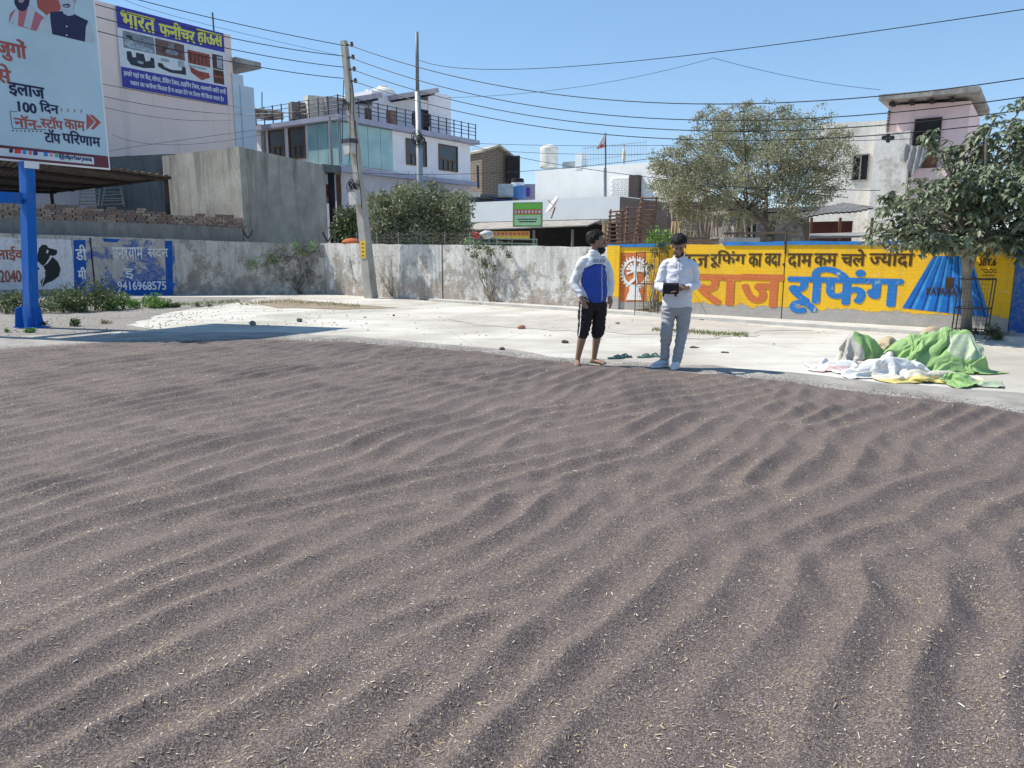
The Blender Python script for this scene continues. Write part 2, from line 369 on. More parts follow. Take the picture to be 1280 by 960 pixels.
v = np.linspace(0, 1, NY); X = np.repeat(xs[None, :], NY, 0); YB = yback(X); tt = (v ** 1.35)[:, None]
Y = -2.0 + (YB + 2.0) * tt
Z = seed_h(X, Y); Z[-1, :] = .002
vs = np.stack([X, Y, Z], -1).reshape(-1, 3)
ii = (np.arange(NY - 1)[:, None] * NX + np.arange(NX - 1)[None, :]).reshape(-1)
fs = np.stack([ii, ii + 1, ii + NX + 1, ii + NX], -1)
me = bpy.data.meshes.new('seed_spread'); me.vertices.add(len(vs)); me.vertices.foreach_set('co', vs.astype(np.float32).ravel())
me.loops.add(fs.size); me.loops.foreach_set('vertex_index', fs.astype(np.int32).ravel()); me.polygons.add(len(fs))
me.polygons.foreach_set('loop_start', np.arange(0, fs.size, 4, dtype=np.int32)); me.polygons.foreach_set('loop_total', np.full(len(fs), 4, dtype=np.int32))
me.polygons.foreach_set('use_smooth', [True] * len(fs)); me.update(); me.validate()
t = NT('brown_seeds'); vc = t.vor(230); sp = t.vor(150)
n = t.n('ShaderNodeSeparateColor'); t.set(n.inputs[0], vc); r1 = n.outputs[0]
n = t.n('ShaderNodeSeparateColor'); t.set(n.inputs[0], sp); r2 = n.outputs[1]
c = t.ramp(r1, [(0, (.040, .030, .027)), (.4, (.108, .083, .075)), (.8, (.205, .163, .147)), (1, (.39, .31, .27))])
c = t.mix(.25, c, t.ramp(t.noise(2.2, 5, .65), [(.35, (.092, .070, .063)), (.68, (.170, .134, .121))]))
tan_ = t.ramp(t.noise(3.2, 6, .7), [(.52, 0), (.72, 1)])
c = t.mix(t.math('MULTIPLY', t.ramp(r2, [(.86, 0), (.90, 1)]), t.math('ADD', t.math('MULTIPLY', tan_, .85), .15)), c, (.46, .36, .22))
nb = t.bump(t.noise(190, 3, .7), 1.0, .006); nb = t.bump(t.noise(45, 4, .7), .35, .01, nb)
sm = t.done(c, .75, nb, 0, .35); me.materials.append(sm)
seeds = bpy.data.objects.new('seed_spread', me); col.objects.link(seeds)
tag(seeds, 'dark brown seeds raked in wavy ridges to dry across the yard', 'seeds', kind='stuff')

# straw chips, husks and stalk bits lying in the seeds
NCH = 70000
cy = 1.3 + 8.5 * rng.random(NCH) ** 1.5; cx = (rng.random(NCH) * 2 - 1) * (cy * .85 + .3) + .0
k = (cx > -11) & (cx < 6.5); cx, cy = cx[k], cy[k]
k = (cy < yback(cx) - .15) & ((vnoise(cx * 1.1, cy * 1.1, 31) + .5 * vnoise(cx * 4, cy * 4, 32)) > rng.random(len(cx)) * 1.3 - .5); cx, cy = cx[k], cy[k]
cz = seed_h(cx, cy); mb = MB(); N = len(cx); ang = rng.random(N) * 6.283; ln = (.0015 + .0070 * rng.random(N) ** 3.5) * (1 + .08 * cy); wd = .0006 + .0010 * rng.random(N); tilt = rng.normal(size=N) * .25
big = rng.random(N) < .02; ln = np.where(big, ln * 1.4 + .003, ln); wd = wd * (1 + .14 * cy) * np.where(big, 1.5, 1)
dx, dy = np.cos(ang) * ln, np.sin(ang) * ln; wx, wy = -np.sin(ang) * wd, np.cos(ang) * wd; dz = tilt * ln
Q = np.stack([np.stack([cx - dx - wx, cy - dy - wy, cz + .002 - dz * .3], 1), np.stack([cx + dx - wx, cy + dy - wy, cz + .003 + np.abs(dz)], 1),
              np.stack([cx + dx + wx, cy + dy + wy, cz + .003 + np.abs(dz)], 1), np.stack([cx - dx + wx, cy - dy + wy, cz + .002 - dz * .3], 1),
              np.stack([cx, cy, cz + .0032 + wd * .5], 1)], 1).reshape(-1, 3)
b5 = np.arange(N) * 5; mb.v = [tuple(q) for q in Q]; mb.f = [(int(b), int(b) + 1, int(b) + 4) for b in b5] + [(int(b) + 1, int(b) + 2, int(b) + 4) for b in b5] + [(int(b) + 2, int(b) + 3, int(b) + 4) for b in b5] + [(int(b) + 3, int(b), int(b) + 4) for b in b5]
t = NT('straw'); cm = t.ramp(t.island(), [(0, (.24, .17, .10)), (.4, (.42, .32, .19)), (.8, (.60, .50, .34)), (1, (.80, .75, .62))]); sm_ = t.done(cm, .6)
tag(mb.build('straw_chaff', sm_, base=(0, 0, 0)), 'yellow straw chips and husks scattered over the brown seeds', 'straw', kind='stuff')

# seeds spilled past the edge, and small gravel on the dirt strip
def scatter(name, P3, r0, r1, mat, label, cat, rs):
    mb = MB()
    for x, y, z in P3:
        r = rs.uniform(r0, r1); a = rs.uniform(0, 6.28); q = [(x + r * math.cos(a + k * 1.5708) * rs.uniform(.7, 1.2), y + r * math.sin(a + k * 1.5708) * rs.uniform(.7, 1.2), z) for k in range(4)]
        mb.add(q + [(x, y, z + r * rs.uniform(.5, .9))], [(0, 1, 4), (1, 2, 4), (2, 3, 4), (3, 0, 4)])
    return tag(mb.build(name, mat, base=(0, 0, 0)), label, cat, kind='stuff')
rs5 = random.Random(5); pts = []
while len(pts) < 15000:
    x = rs5.uniform(-11, 6.2); e_ = abs(rs5.gauss(0, .26)) * (1 + 1.5 * max(0, noise.noise(Vector((x * 1.3, 2, 0))))); pts.append((x, float(yback(np.array([x]))[0]) + e_ - .02, .011))
scatter('spilled_seeds', pts, .0025, .0065, M('spilled_seed', (.06, .048, .042), .9, .3, 9, 0), 'thin scatter of dark seeds spilled past the edge of the spread', 'seeds', rs5)
pts = []
for _k in range(6000):
    p_ = G(rs5.uniform(-60, 420), rs5.uniform(373, 423)) if rs5.random() < .6 else G(rs5.uniform(300, 1279), 372 + abs(rs5.gauss(0, 9)) + max(0, (rs5.uniform(300, 1279) - 420) * .055))
    if rs5.random() < .5 + noise.noise(p_ * .8): pts.append((p_.x, p_.y, .004)) if (p_.x < -7 or rs5.random() < .25) else None
scatter('gravel', pts, .008, .030, M('gravel_grey', (.40, .37, .32), .95, .5, 14, .3), 'loose gravel and crumbs on the dirt strip and along the walls', 'gravel', rs5)

# ================================================================== BOUNDARY WALLS
LW = Plane((-6.36, 25.88), (-30, 22.74)); SW = Plane((-6.36, 25.88), (12.0, 10.84))
def wall_box(pl, s0, s1, za, zb, th, mat, name, parent, nseg=1, jag=0.0, z0=0.0, off=0.0, rs=random):
    mb = MB(); pts = []
    for i in range(nseg + 1):
        s = s0 + (s1 - s0) * i / nseg; z = za + (zb - za) * i / nseg + (rs.uniform(-jag, jag) if 0 < i < nseg else 0); pts.append((s, z))
    for (a, z1), (b, z2) in zip(pts, pts[1:]):
        q = [pl.at(a, 0, off), pl.at(b, 0, off), pl.at(b, 0, off - th), pl.at(a, 0, off - th)]
        vs = [Vector((p.x, p.y, z0)) for p in q] + [Vector((q[0].x, q[0].y, z1)), Vector((q[1].x, q[1].y, z2)), Vector((q[2].x, q[2].y, z2)), Vector((q[3].x, q[3].y, z1))]
        f = [(4, 5, 6, 7), (0, 1, 5, 4), (2, 3, 7, 6)]
        if a == s0: f.append((3, 0, 4, 7))
        if b == s1: f.append((1, 2, 6, 5))
        mb.add(vs, f)
    return mb.build(name, mat, parent)
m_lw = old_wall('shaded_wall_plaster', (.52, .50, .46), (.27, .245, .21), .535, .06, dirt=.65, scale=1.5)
m_sw = old_wall('peeling_whitewash', (.80, .78, .73), (.40, .365, .315), .555, .085, brick=True, brick_z=.52, dirt=.55, scale=1.7)
lw = thing('boundary_wall', LW.at(8, 0), 'shaded old plaster wall with faded blue painted advert on the left', 'wall', kind='structure')
s217, z217 = LW.px(217, 300); s0_, z0_ = LW.px(0, 291); s411, z411 = .0, 1.66
sl = (z0_ - z411) / s0_
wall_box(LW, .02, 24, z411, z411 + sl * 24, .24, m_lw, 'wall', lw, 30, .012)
ztop = lambda s: z411 + sl * s
# white painted advert panel and blue advert panel (paint on the wall)
m_wp = old_wall('white_advert_paint', (.66, .66, .70), (.30, .29, .28), .40, .0, dirt=.25, scale=2.2)
m_bp = old_wall('flaking_blue_paint', (.006, .075, .32), (.40, .38, .34), .478, -.035, dirt=.4, scale=2.0)
t = None
sa, _ = LW.px(92, 330); sb, _ = LW.px(-300, 330)
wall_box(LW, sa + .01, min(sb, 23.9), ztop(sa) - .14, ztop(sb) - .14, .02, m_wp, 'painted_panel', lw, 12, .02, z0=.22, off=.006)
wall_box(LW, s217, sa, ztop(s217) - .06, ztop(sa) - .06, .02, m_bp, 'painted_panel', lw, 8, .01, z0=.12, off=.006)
m_lb = M('solid_blue_paint', (.006, .075, .32), .8, .3, 4)
lw_w = M('faded_white_letters', (.62, .64, .66), .9, .3, 6); lw_m = M('maroon_letters', (.30, .10, .07), .9, .3, 6); lw_k = M('black_paint', (.02, .022, .025), .8, .2, 5)
print_px(LW, [[(92, 300), (107, 300), (108, 369), (93, 369)]], .009).build('blue_border', m_lb, lw)
print_px(LW, [[(206, 301), (215.5, 301), (216.5, 369), (208, 369)], [(150, 352), (207, 350), (208, 369), (180, 370), (142, 366)], [(128, 298), (150, 299), (146, 303), (130, 302)]], .009).build('blue_border', m_lb, lw)
def ltext(s, tl, bl, tr, mat, pl, par, **k): return text_px(pl, s, tl, bl, tr, mat, par, **k)
kw = dict(off=.012)
def trev(pl): return Plane(tuple(pl.at(pl.L, 0)[:2]), tuple(pl.A[:2]))   # same plane, running left to right
LWr = trev(LW)
ltext('डी', (94, 306), (94, 325), (107, 306), lw_w, LWr, lw, bold=.012, **kw)
ltext('मी', (97, 334), (97, 349), (107, 334), lw_w, LWr, lw, bold=.012, **kw)
ltext('घन^शयाम', (140, 309), (140, 324), (178, 310), lw_w, LWr, lw, bold=.004, **kw)
ltext('सदन', (184, 311), (184, 322), (210, 312), lw_w, LWr, lw, bold=.0, **kw)
ltext('इ', (156, 336), (156, 349), (167, 336), lw_w, LWr, lw, bold=.005, **kw)
ltext('9416968575', (147, 352), (147, 362.5), (207, 350), lw_w, LWr, lw, bold=.008, **kw)
ltext('लाईव', (-6, 308), (-6, 326), (28, 309), lw_m, LWr, lw, bold=.012, **kw)
ltext('92040', (-8, 338), (-8, 353), (26, 340), lw_m, LWr, lw, bold=.01, **kw)
cow = [[(49, 310), (53, 306), (58, 306), (61, 310), (66, 311), (72, 313), (71, 318), (67, 320), (63, 319), (61, 324), (56, 331), (53, 332), (49, 328), (46, 326), (47, 319)],
       [(66, 321), (73, 328), (76, 336), (74, 345), (66, 351), (58, 354), (53, 359), (51, 352), (55, 346), (57, 338), (54, 333), (60, 329)],
       [(38, 332), (46, 332), (50, 336), (46, 339), (40, 338)]]
print_px(LW, cow, .012).build('buffalo_silhouette', lw_k, lw)
print_px(LW, [[(54, 334), (55, 334), (57, 345), (53, 357), (52, 357), (55.5, 345)], [(59, 312), (61, 313), (60, 317), (58, 316)]], .014).build('buffalo_silhouette', m_wp, lw)
# groove between wall sections
s_, _ = LW.px(116, 330)
MB().prism([LW.at(s_ - .02, 0, .02)[:2], LW.at(s_ + .02, 0, .02)[:2], LW.at(s_ + .02, 0, 0)[:2], LW.at(s_ - .02, 0, 0)[:2]], .1, ztop(s_) - .05).build('wall_joint', lw_k, lw)

# --- straight grey wall
sg0 = .0; sgy, _ = SW.px(760, 340); zA = SW.px(464, 305)[1]; zB = SW.px(757, 309)[1]
gw = thing('boundary_wall', SW.at(6, 0), 'grey wall with peeling whitewash between the utility pole and the yellow wall', 'wall', kind='structure')
sj, _ = SW.px(553, 340)
zt = lambda s: zA + (zB - zA) * (s - 2.4) / (sgy - 2.4)
wall_box(SW, -.2, sj - .03, zt(0), zt(sj), .22, m_sw, 'wall_section', gw, 14, .012, off=0)
wall_box(SW, sj + .03, sgy, zt(sj), zt(sgy), .22, m_sw, 'wall_section', gw, 14, .015)
wall_box(SW, sj - .03, sj + .03, zt(sj) - .03, zt(sj) - .03, .18, M('dark_joint', (.12, .115, .11)), 'wall_joint', gw, off=-.03)
# --- yellow advert wall
t = NT('yellow_wall'); z = t.z(); nz = t.math('MULTIPLY', t.noise(3.5, 6, .7), .42)
mk = t.ramp(t.math('ADD', z, t.math('MULTIPLY', nz, -1.0)), [(.10, 0), (.13, 1)])
bt = t.n('ShaderNodeTexBrick'); t.set(bt.inputs['Vector'], t.map((1, 1, 1), (math.pi / 2, 0, 0))); bt.inputs['Scale'].default_value = 1; bt.inputs['Brick Width'].default_value = .23; bt.inputs['Row Height'].default_value = .075; bt.inputs['Mortar Size'].default_value = .006
yel = t.mix(t.noise(2.5, 6, .65), (.78, .42, .012), (.90, .56, .03)); yel = t.mix(t.ramp(t.noise(7, 7, .75), [(.58, 0), (.68, .6)]), yel, (.66, .55, .36)); yel = t.mix(t.ramp(t.noise(1, 5, .65, t.map((5, 5, .5))), [(.5, 0), (.75, .4)]), yel, (.34, .22, .06))
yel = t.mix(t.math('MULTIPLY', bt.outputs['Fac'], .13), yel, (.45, .26, .03))
gr = t.mix(t.noise(6, 7, .7), (.26, .245, .22), (.52, .49, .45))
c = t.mix(mk, gr, yel); m_yw = t.done(c, .8, t.bump(t.noise(25, 6), .3, .01, t.bump(t.math('MULTIPLY', bt.outputs['Fac'], -1), .5, .006, t.bump(mk, .6, .012))))
def worn(nm, c_, under, th=.60, sc_=6, amt=.85):
    t = NT(nm); f = t.math('ADD', t.math('MULTIPLY', t.noise(sc_, 7, .75), .7), t.math('MULTIPLY', t.noise(1.7, 4, .6), .3)); cc = t.mix(t.noise(4, 6, .7), dk(c_, .78), tuple(min(1, v_ * 1.15) for v_ in c_))
    bt = t.n('ShaderNodeTexBrick'); t.set(bt.inputs['Vector'], t.map((1, 1, 1), (math.pi / 2, 0, 0))); bt.inputs['Scale'].default_value = 1; bt.inputs['Brick Width'].default_value = .23; bt.inputs['Row Height'].default_value = .075; bt.inputs['Mortar Size'].default_value = .006
    cc = t.mix(t.math('MULTIPLY', bt.outputs['Fac'], .35), cc, dk(c_, .55)); return t.done(t.mix(t.math('MULTIPLY', t.ramp(f, [(th, 0), (th + .05, 1)]), amt), cc, under), .85, t.bump(t.noise(25, 6), .4, .01))
m_or = worn('orange_paint', (.60, .17, .055), (.82, .50, .10), .57); m_bl = worn('wall_blue_paint', (.03, .19, .52), (.55, .55, .42), .575); m_bk = worn('brown_black_letters', (.085, .05, .025), (.70, .42, .05), .60, 9, .7); m_wh = M('white_paint', (.80, .79, .76), .85, .15, 8)
m_cop = M('blue_coping_paint', (.03, .20, .52), .75, .35, 3, .4, 25)
yw = thing('painted_wall', SW.at(sgy + 4, 0), 'yellow painted advert wall with orange and blue Hindi lettering', 'wall', kind='structure')
syj, _ = SW.px(980, 350); sye, _ = SW.px(1267, 350); zyt = SW.px(900, 305)[1]
wall_box(SW, sgy + .01, syj - .012, zyt - .02, zyt, .22, m_yw, 'wall_section', yw, 10, .008, off=.02)
wall_box(SW, syj + .012, sye, zyt, zyt + .02, .22, m_yw, 'wall_section', yw, 10, .006, off=.02)
wall_box(SW, syj - .012, syj + .012, zyt, zyt, .18, M('rust_joint', (.16, .09, .03)), 'wall_joint', yw, off=.0)
wall_box(SW, sgy + .01, SW.px(776, 340)[0], zyt - .03, zyt - .03, .06, m_yw, 'wall_pier', yw, off=.08)
def coping(a, b, z): wall_box(SW, a, b, z + .035, z + .045, .27, m_cop, 'coping', yw, 8, .010, z0=z - .035, off=.045)
coping(SW.px(905, 305)[0], syj - .03, zyt); coping(syj + .03, sye, zyt + .012); coping(sgy, SW.px(832, 305)[0], zyt - .03)
k = dict(off=.026)
def yt(s, x0, x1, y0, y1, mat, **kk): return text_px(SW, s, (x0, y0), (x0, y1), (x1, y0), mat, yw, **{**k, **kk})
yt('राज', 848, 887, 318, 334, m_bk, bold=.008); yt('रूिफंग', 889, 933, 313, 334, m_bk, bold=.010); yt('का', 937, 953, 317, 333, m_bk, bold=.010); yt('वदा .', 957, 982, 317, 333, m_bk, bold=.010)
yt('दाम', 986, 1016, 317, 334, m_bk, bold=.011); yt('कम', 1019, 1047, 317, 332, m_bk, bold=.011); yt('चले', 1053, 1083, 312, 332, m_bk, bold=.011); yt('^जयादा', 1088, 1143, 317, 333, m_bk, bold=.011)
yt('रा', 872, 926, 344, 379, m_or, bold=.040, label='orange painted lettering'); yt('ज', 928, 979, 344, 381, m_or, bold=.042)
yt('रूिफंग', 988, 1129, 334, 389, m_bl, bold=.040, label='large blue painted lettering')
# orange block with white wheel emblem
print_px(SW, [rect(774, 316, 807.5, 377)], .0235).build('orange_panel', m_or, yw)
cx_, cy_ = 794.5, 341
teeth = []
for i in range(26):
    a = i / 26 * 6.283; q = lambda r, da: (cx_ + r * .93 * math.cos(a + da), cy_ + r * 1.02 * math.sin(a + da))
    teeth.append([q(17, -.07), q(20.5, -.05), q(20.5, .05), q(17, .07)])
ring = [[(cx_ + r * .93 * math.cos(a), cy_ + r * 1.02 * math.sin(a)) for r, a in ((14.6, i / 40 * 6.2832), (17.6, i / 40 * 6.2832), (17.6, (i + 1) / 40 * 6.2832), (14.6, (i + 1) / 40 * 6.2832))] for i in range(40)]
fig = [[(793, 330), (797, 330), (797, 349), (793, 349)], disc(795, 328.5, 2.2, 2.6, 10)]
for i, a in enumerate([-2.9, -2.5, -2.1, -.95, -.6, -.2, .15, 2.75]):
    x1, y1 = 795 + 10 * math.cos(a), 338 + 9 * math.sin(a); nx, ny = -math.sin(a) * 1.1, math.cos(a) * 1.1
    fig.append([(795 + nx, 338 + ny), (x1 + nx, y1 + ny), (x1 - nx, y1 - ny), (795 - nx, 338 - ny)]); fig.append(disc(x1, y1, 1.7, 1.7, 8))
fig += [[(793, 347), (797, 348), (787, 357), (784, 355)], [(795, 346), (797, 346), (798, 354), (796, 358)]]
ped = [[(788, 357.5), (799, 357.5), (800, 366), (787, 366)], [(786, 366), (801, 366), (803, 375), (783, 375)], [(786, 366), (791, 361), (796, 361), (801, 366)]]
mb = MB()
for i, q in enumerate(teeth + ring + ped + fig): mb.add([SW.at(*SW.px(*p), .0255 + .00012 * i) for p in q], [tuple(range(len(q)))])
tag(mb.build('wheel_emblem', m_wh, yw), 'white toothed wheel emblem with many-armed figure on a pedestal')
# painted blue corrugated sheet picture + black graffiti
shp = []; n_ = 7; tx0, tx1, bx0, bx1 = 1167, 1214, 1128, 1238
cols_ = [M('sheet_blue', (.012, .16, .55), .8, .25, 6), M('sheet_blue_pale', (.05, .30, .68), .8, .3, 6), M('sheet_blue_deep', (.008, .07, .30), .8, .25, 6)]
mb = MB()
for i in range(n_):
    a, b = i / n_, (i + 1) / n_; f = lambda q, y: (tx0 + (tx1 - tx0) * q, 320) if y == 0 else (bx0 + (bx1 - bx0) * q, 385 + 12 * q)
    A_, B_, C_, D_ = f(a, 0), f(b, 0), f(b, 1), f(a, 1); lp = lambda p, q, tt_: (p[0] + (q[0] - p[0]) * tt_, p[1] + (q[1] - p[1]) * tt_)
    for (u0, u1, mi) in ((0, .5, 0), (.5, .72, 2), (.72, 1, 1)):
        mb.add([SW.at(*SW.px(*p), .0245) for p in (lp(A_, B_, u0), lp(A_, B_, u1), lp(D_, C_, u1), lp(D_, C_, u0))], [(0, 1, 2, 3)], mi)
mb.build('painted_roof_sheet', cols_, yw)
yt('KATARIA', 1159, 1196, 359, 368, m_bk, bold=.004, off=.030)
yt('7', 1229, 1234, 313, 320, m_bk, bold=.004); yt('3BY.6', 1225, 1246, 323, 332, m_bk, bold=.006)
mb = MB()
for i in range(24):
    q = [(1231.5 + r_ * math.cos(a), 316.5 + r_ * .9 * math.sin(a)) for r_, a in ((6, i / 24 * 6.2832), (7, i / 24 * 6.2832), (7, (i + 1) / 24 * 6.2832), (6, (i + 1) / 24 * 6.2832))]
    mb.add([SW.at(*SW.px(*p), .026) for p in q], [(0, 1, 2, 3)])
for i, (x, y, l) in enumerate([(1226, 336, 20), (1230, 339, 17), (1228, 343, 16), (1233, 347, 12)]):
    for j in range(6): mb.add([SW.at(*SW.px(*p), .026 + .0002 * i) for p in ((x + l * j / 6, y + (j % 2) * 1.4), (x + l * (j + 1) / 6, y + ((j + 1) % 2) * 1.4), (x + l * (j + 1) / 6, y + ((j + 1) % 2) * 1.4 + 1), (x + l * j / 6, y + (j % 2) * 1.4 + 1))], [(0, 1, 2, 3)])
mb.build('graffiti', m_bk, yw)
# --- blue end section of the wall
bw = thing('blue_wall', SW.at(sye + 1, 0), 'deep blue painted end section of the wall at the right edge', 'wall', kind='structure')
wall_box(SW, sye + .01, SW.L + 6, zyt, zyt, .2, old_wall('blue_end_paint', (.010, .11, .42), (.32, .31, .30), .40, .0, dirt=.3, scale=2), 'wall_section', bw, 6, .01, off=.03)
# raised concrete apron along the wall
q = [SW.at(sgy - 6, 0, .0)[:2], SW.at(SW.L + 4, 0, .0)[:2], SW.at(SW.L + 4, 0, 1.0)[:2], SW.at(syj, 0, .75)[:2], SW.at(sgy + 1, 0, .55)[:2], SW.at(sgy - 6, 0, .3)[:2]]
tag(MB().prism(q, .0, .07).build('apron_slab', M('apron_concrete', (.55, .53, .49), .9, .25, 2, .5, 20)), 'low pale concrete strip at the foot of the yellow wall', kind='structure')
# iron rod on the wall joint
tag(MB().tube([SW.at(syj, zyt - .2, .03), SW.at(syj, zyt + .28, .03)], .02, 6).build('iron_post', M('rust', (.10, .06, .04))), 'short rusty iron post rising above the joint of the yellow wall', 'post')
# trapdoor gap marks : loose broken bricks at base

# ================================================================== BUILDINGS ON THE LEFT
U2, V2 = Vector((.573, .819, 0)), Vector((-.819, .573, 0))
def xy(v): return (v[0], v[1])
def window(pl, x0, y0, x1, y1, par, mpane, mframe, bars=2, low=None, depth=.06):
    a, zt_ = pl.px(x0, y0); b, _ = pl.px(x1, y0); _, zb_ = pl.px(x0, y1)
    if a > b: a, b = b, a
    pane = MB(); pane.add([pl.at(a, zb_, .012), pl.at(b, zb_, .012), pl.at(b, zt_, .012), pl.at(a, zt_, .012)], [(0, 1, 2, 3)])
    po = pane.build('window', mpane, par); fr = MB(); fw = .05; ang = math.atan2(pl.u.y, pl.u.x)
    for z in [zt_, zb_] + ([zb_ + (zt_ - zb_) * low] if low else []): fr.box(pl.at((a + b) / 2, z, depth / 2 + .013), (b - a + fw, depth, fw), ang)
    for i in range(bars + 1): fr.box(pl.at(a + (b - a) * i / bars, (zt_ + zb_) / 2 if not low or i in (0, bars) else zb_ + (zt_ - zb_) * low / 2, depth / 2 + .016), (fw * .9, depth, (zt_ - zb_) if not low or i in (0, bars) else (zt_ - zb_) * low), ang)
    fr.build('frame', mframe, po); return po
m_glassd = M('dark_window_glass', (.05, .065, .075), .25, .3, 1, 0, 40, 0, .5)
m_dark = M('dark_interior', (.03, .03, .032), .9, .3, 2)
m_wood = M('brown_wood', (.20, .10, .055), .7, .3, 6)
m_rail = M('dark_railing_steel', (.06, .06, .08), .5, .2, 6)
m_conc = M('grey_concrete', (.30, .295, .28), .9, .3, 1.2, .4, 15, drip=.5)
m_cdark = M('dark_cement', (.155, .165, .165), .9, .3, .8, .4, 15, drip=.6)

# --- grey cement block building behind the shaded wall
A_ = P(302, 240, 26.3); B_ = P(408, 250, 31.5); L_ = P(206, 240, 29.3)
zC = P(302, 183, 26.3).z
t = NT('cement_render'); z = t.z(); c = t.mix(t.ramp(t.noise(.9, 7, .65), [(.3, 0), (.7, 1)]), (.25, .235, .20), (.43, .41, .36))
c = t.mix(t.ramp(t.math('ADD', t.noise(1, 5, .7, t.map((3, 3, .25))), t.math('MULTIPLY', z, .035)), [(.62, 0), (.82, .7)]), c, (.10, .10, .095))
m_cube = t.done(c, .92, t.bump(t.noise(9, 7, .65), .4, .03))
cb = thing('cement_building', (A_.x, A_.y, 0), 'bare grey cement block of a building behind the shaded wall', 'building')
bk = Vector((L_.x + B_.x - A_.x, L_.y + B_.y - A_.y, 0))
MB().prism([xy(A_), xy(B_), xy(bk), xy(L_)], 0, [zC, P(408, 207, 31.5).z, zC - .1, P(206, 195, 29.3).z]).build('wall', m_cube, cb)
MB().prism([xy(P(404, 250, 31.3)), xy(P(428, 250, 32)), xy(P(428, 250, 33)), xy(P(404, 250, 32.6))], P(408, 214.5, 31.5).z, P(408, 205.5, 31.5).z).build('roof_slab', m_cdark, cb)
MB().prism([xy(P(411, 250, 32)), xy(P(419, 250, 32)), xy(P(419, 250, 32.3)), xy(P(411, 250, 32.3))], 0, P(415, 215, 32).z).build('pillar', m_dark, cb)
mb = MB(); mb.box(P(409.5, 238, 32.2), (.35, .04, .5)); mb.build('door_curtain', M('red_curtain', (.45, .09, .07)), cb)
mb = MB(); mb.box(P(410, 249, 32.25), (.35, .05, .35)); mb.build('poster', M('pale_poster', (.7, .55, .45)), cb)
tag(MB().prism([xy(P(421, 250, 33)), xy(P(427, 250, 33)), xy(P(427, 250, 33.3)), xy(P(421, 250, 33.3))], 0, P(422, 217, 33).z).build('timber_post', m_wood), 'brown timber post beside the dark doorway of the cement building', 'post')
# iron brackets
for (x, y, l, lab) in [(303, 286, 'rusty V-shaped iron bracket at the corner of the cement block', 0), (403, 290, 'rusty V-shaped iron bracket at the right end of the cement block wall', 0)]:
    mb = MB(); D_ = 25.4 if x < 350 else 25.2
    mb.tube([P(x, y, D_), P(x + 6, y + 12, D_)], .03, 5).tube([P(x + 13, y + 2, D_), P(x + 7, y + 12, D_)], .025, 5)
    tag(mb.build('iron_bracket', M('rust_dark', (.06, .04, .035))), l, 'bracket')

# --- second, higher wall with loose brick courses on top
W2 = Plane(tuple(LW.at(1.6, 0, -.75)[:2]), tuple(LW.at(23.5, 0, -.75)[:2]))
s303, zb3 = W2.px(303, 285); s0b, zb0 = W2.px(0, 272)
zz = lambda s: zb3 + (zb0 - zb3) * (s - s303) / (s0b - s303)
hw = thing('brick_topped_wall', W2.at(8, 0), 'grey plastered wall with courses of loose bricks along its top', 'wall', kind='structure')
wall_box(W2, s303, 20.5, zz(s303), zz(20.5), .25, old_wall('soot_plaster', (.40, .40, .38), (.22, .215, .20), .62, .0, dirt=.5, scale=1.5), 'wall', hw, 14, .02)
bm_ = []
for i, c_ in enumerate([(.25, .18, .14), (.21, .145, .115), (.29, .23, .185), (.17, .13, .115)]):
    bb = MB().box(parent_loc(hw), (.29, .13, .078)).build('brick', M('brick_%d' % i, c_, .95, .35, 9, .6, 40), hw); bm_.append(bb)
used = set(); ang = math.atan2(W2.u.y, W2.u.x); rr = random.Random(3); nb_ = 0
step = .305
for row in range(6):
    s = s303 + rr.uniform(0, .2) - (.0 if row < 5 else 0); 
    smax = 20.3
    while s < smax and nb_ < 295:
        top_rows = 4 if s < s303 + 2.4 else (5 if s < s303 + 3.6 else (4 if s < 12.2 and s > 9.4 else 5))
        zcur = zz(s) + .042 + row * .085
        if row < top_rows or (row == top_rows and rr.random() < .3):
            k = rr.randrange(4); p = W2.at(s, zcur, -.10 + rr.uniform(-.02, .02)); a = ang + rr.uniform(-.05, .05)
            if k not in used: used.add(k); o = bm_[k]; o.location = p - parent_loc(hw); o.rotation_euler = (0, 0, a)
            else: inst(bm_[k], 'brick', hw, p, a)
            nb_ += 1
        s += step + rr.uniform(-.01, .04)

# --- corrugated canopy
mb = MB(); qa, qb, qc, qd = P(213, 220, 26.5), P(-70, 180, 25.2), P(-70, 235, 30.5), P(66, 238, 30.5)
n_ = 60; row = lambda p, q: [p.lerp(q, i / n_) + Vector((0, 0, .025 * (1 if i % 2 else -1))) for i in range(n_ + 1)]
r1_, r2_ = row(qa, qb), row(qd, qc); tt2 = [p + Vector((0, 0, .012)) for p in r1_ + r2_]
mb.add(r1_ + r2_, [(i, i + 1, n_ + 2 + i, n_ + 1 + i) for i in range(n_)]); mb.add(tt2, [(i + 1, i, n_ + 1 + i, n_ + 2 + i) for i in range(n_)])
cn = thing('canopy', (P(200, 260, 28).x, 28, 0), 'brown corrugated metal canopy on posts behind the brick topped wall', 'shed')
mb.build('roof_sheet', M('rusty_sheet', (.20, .165, .14), .7, .3, 3, .3, 20), cn, base=None)
for f_ in (.05, .3, .55, .8, .97):
    MB().tube([qa.lerp(qd, f_) - Vector((0, 0, .09)), qb.lerp(qc, f_) - Vector((0, 0, .09))], .055, 4).build('purlin', M('purlin_steel', (.06, .045, .04)) if f_ == .05 else bpy.data.materials['purlin_steel'], cn)
MB().tube([qa - Vector((0, 0, .06)), qd - Vector((0, 0, .06))], .05, 4).build('edge_beam', bpy.data.materials['purlin_steel'], cn)
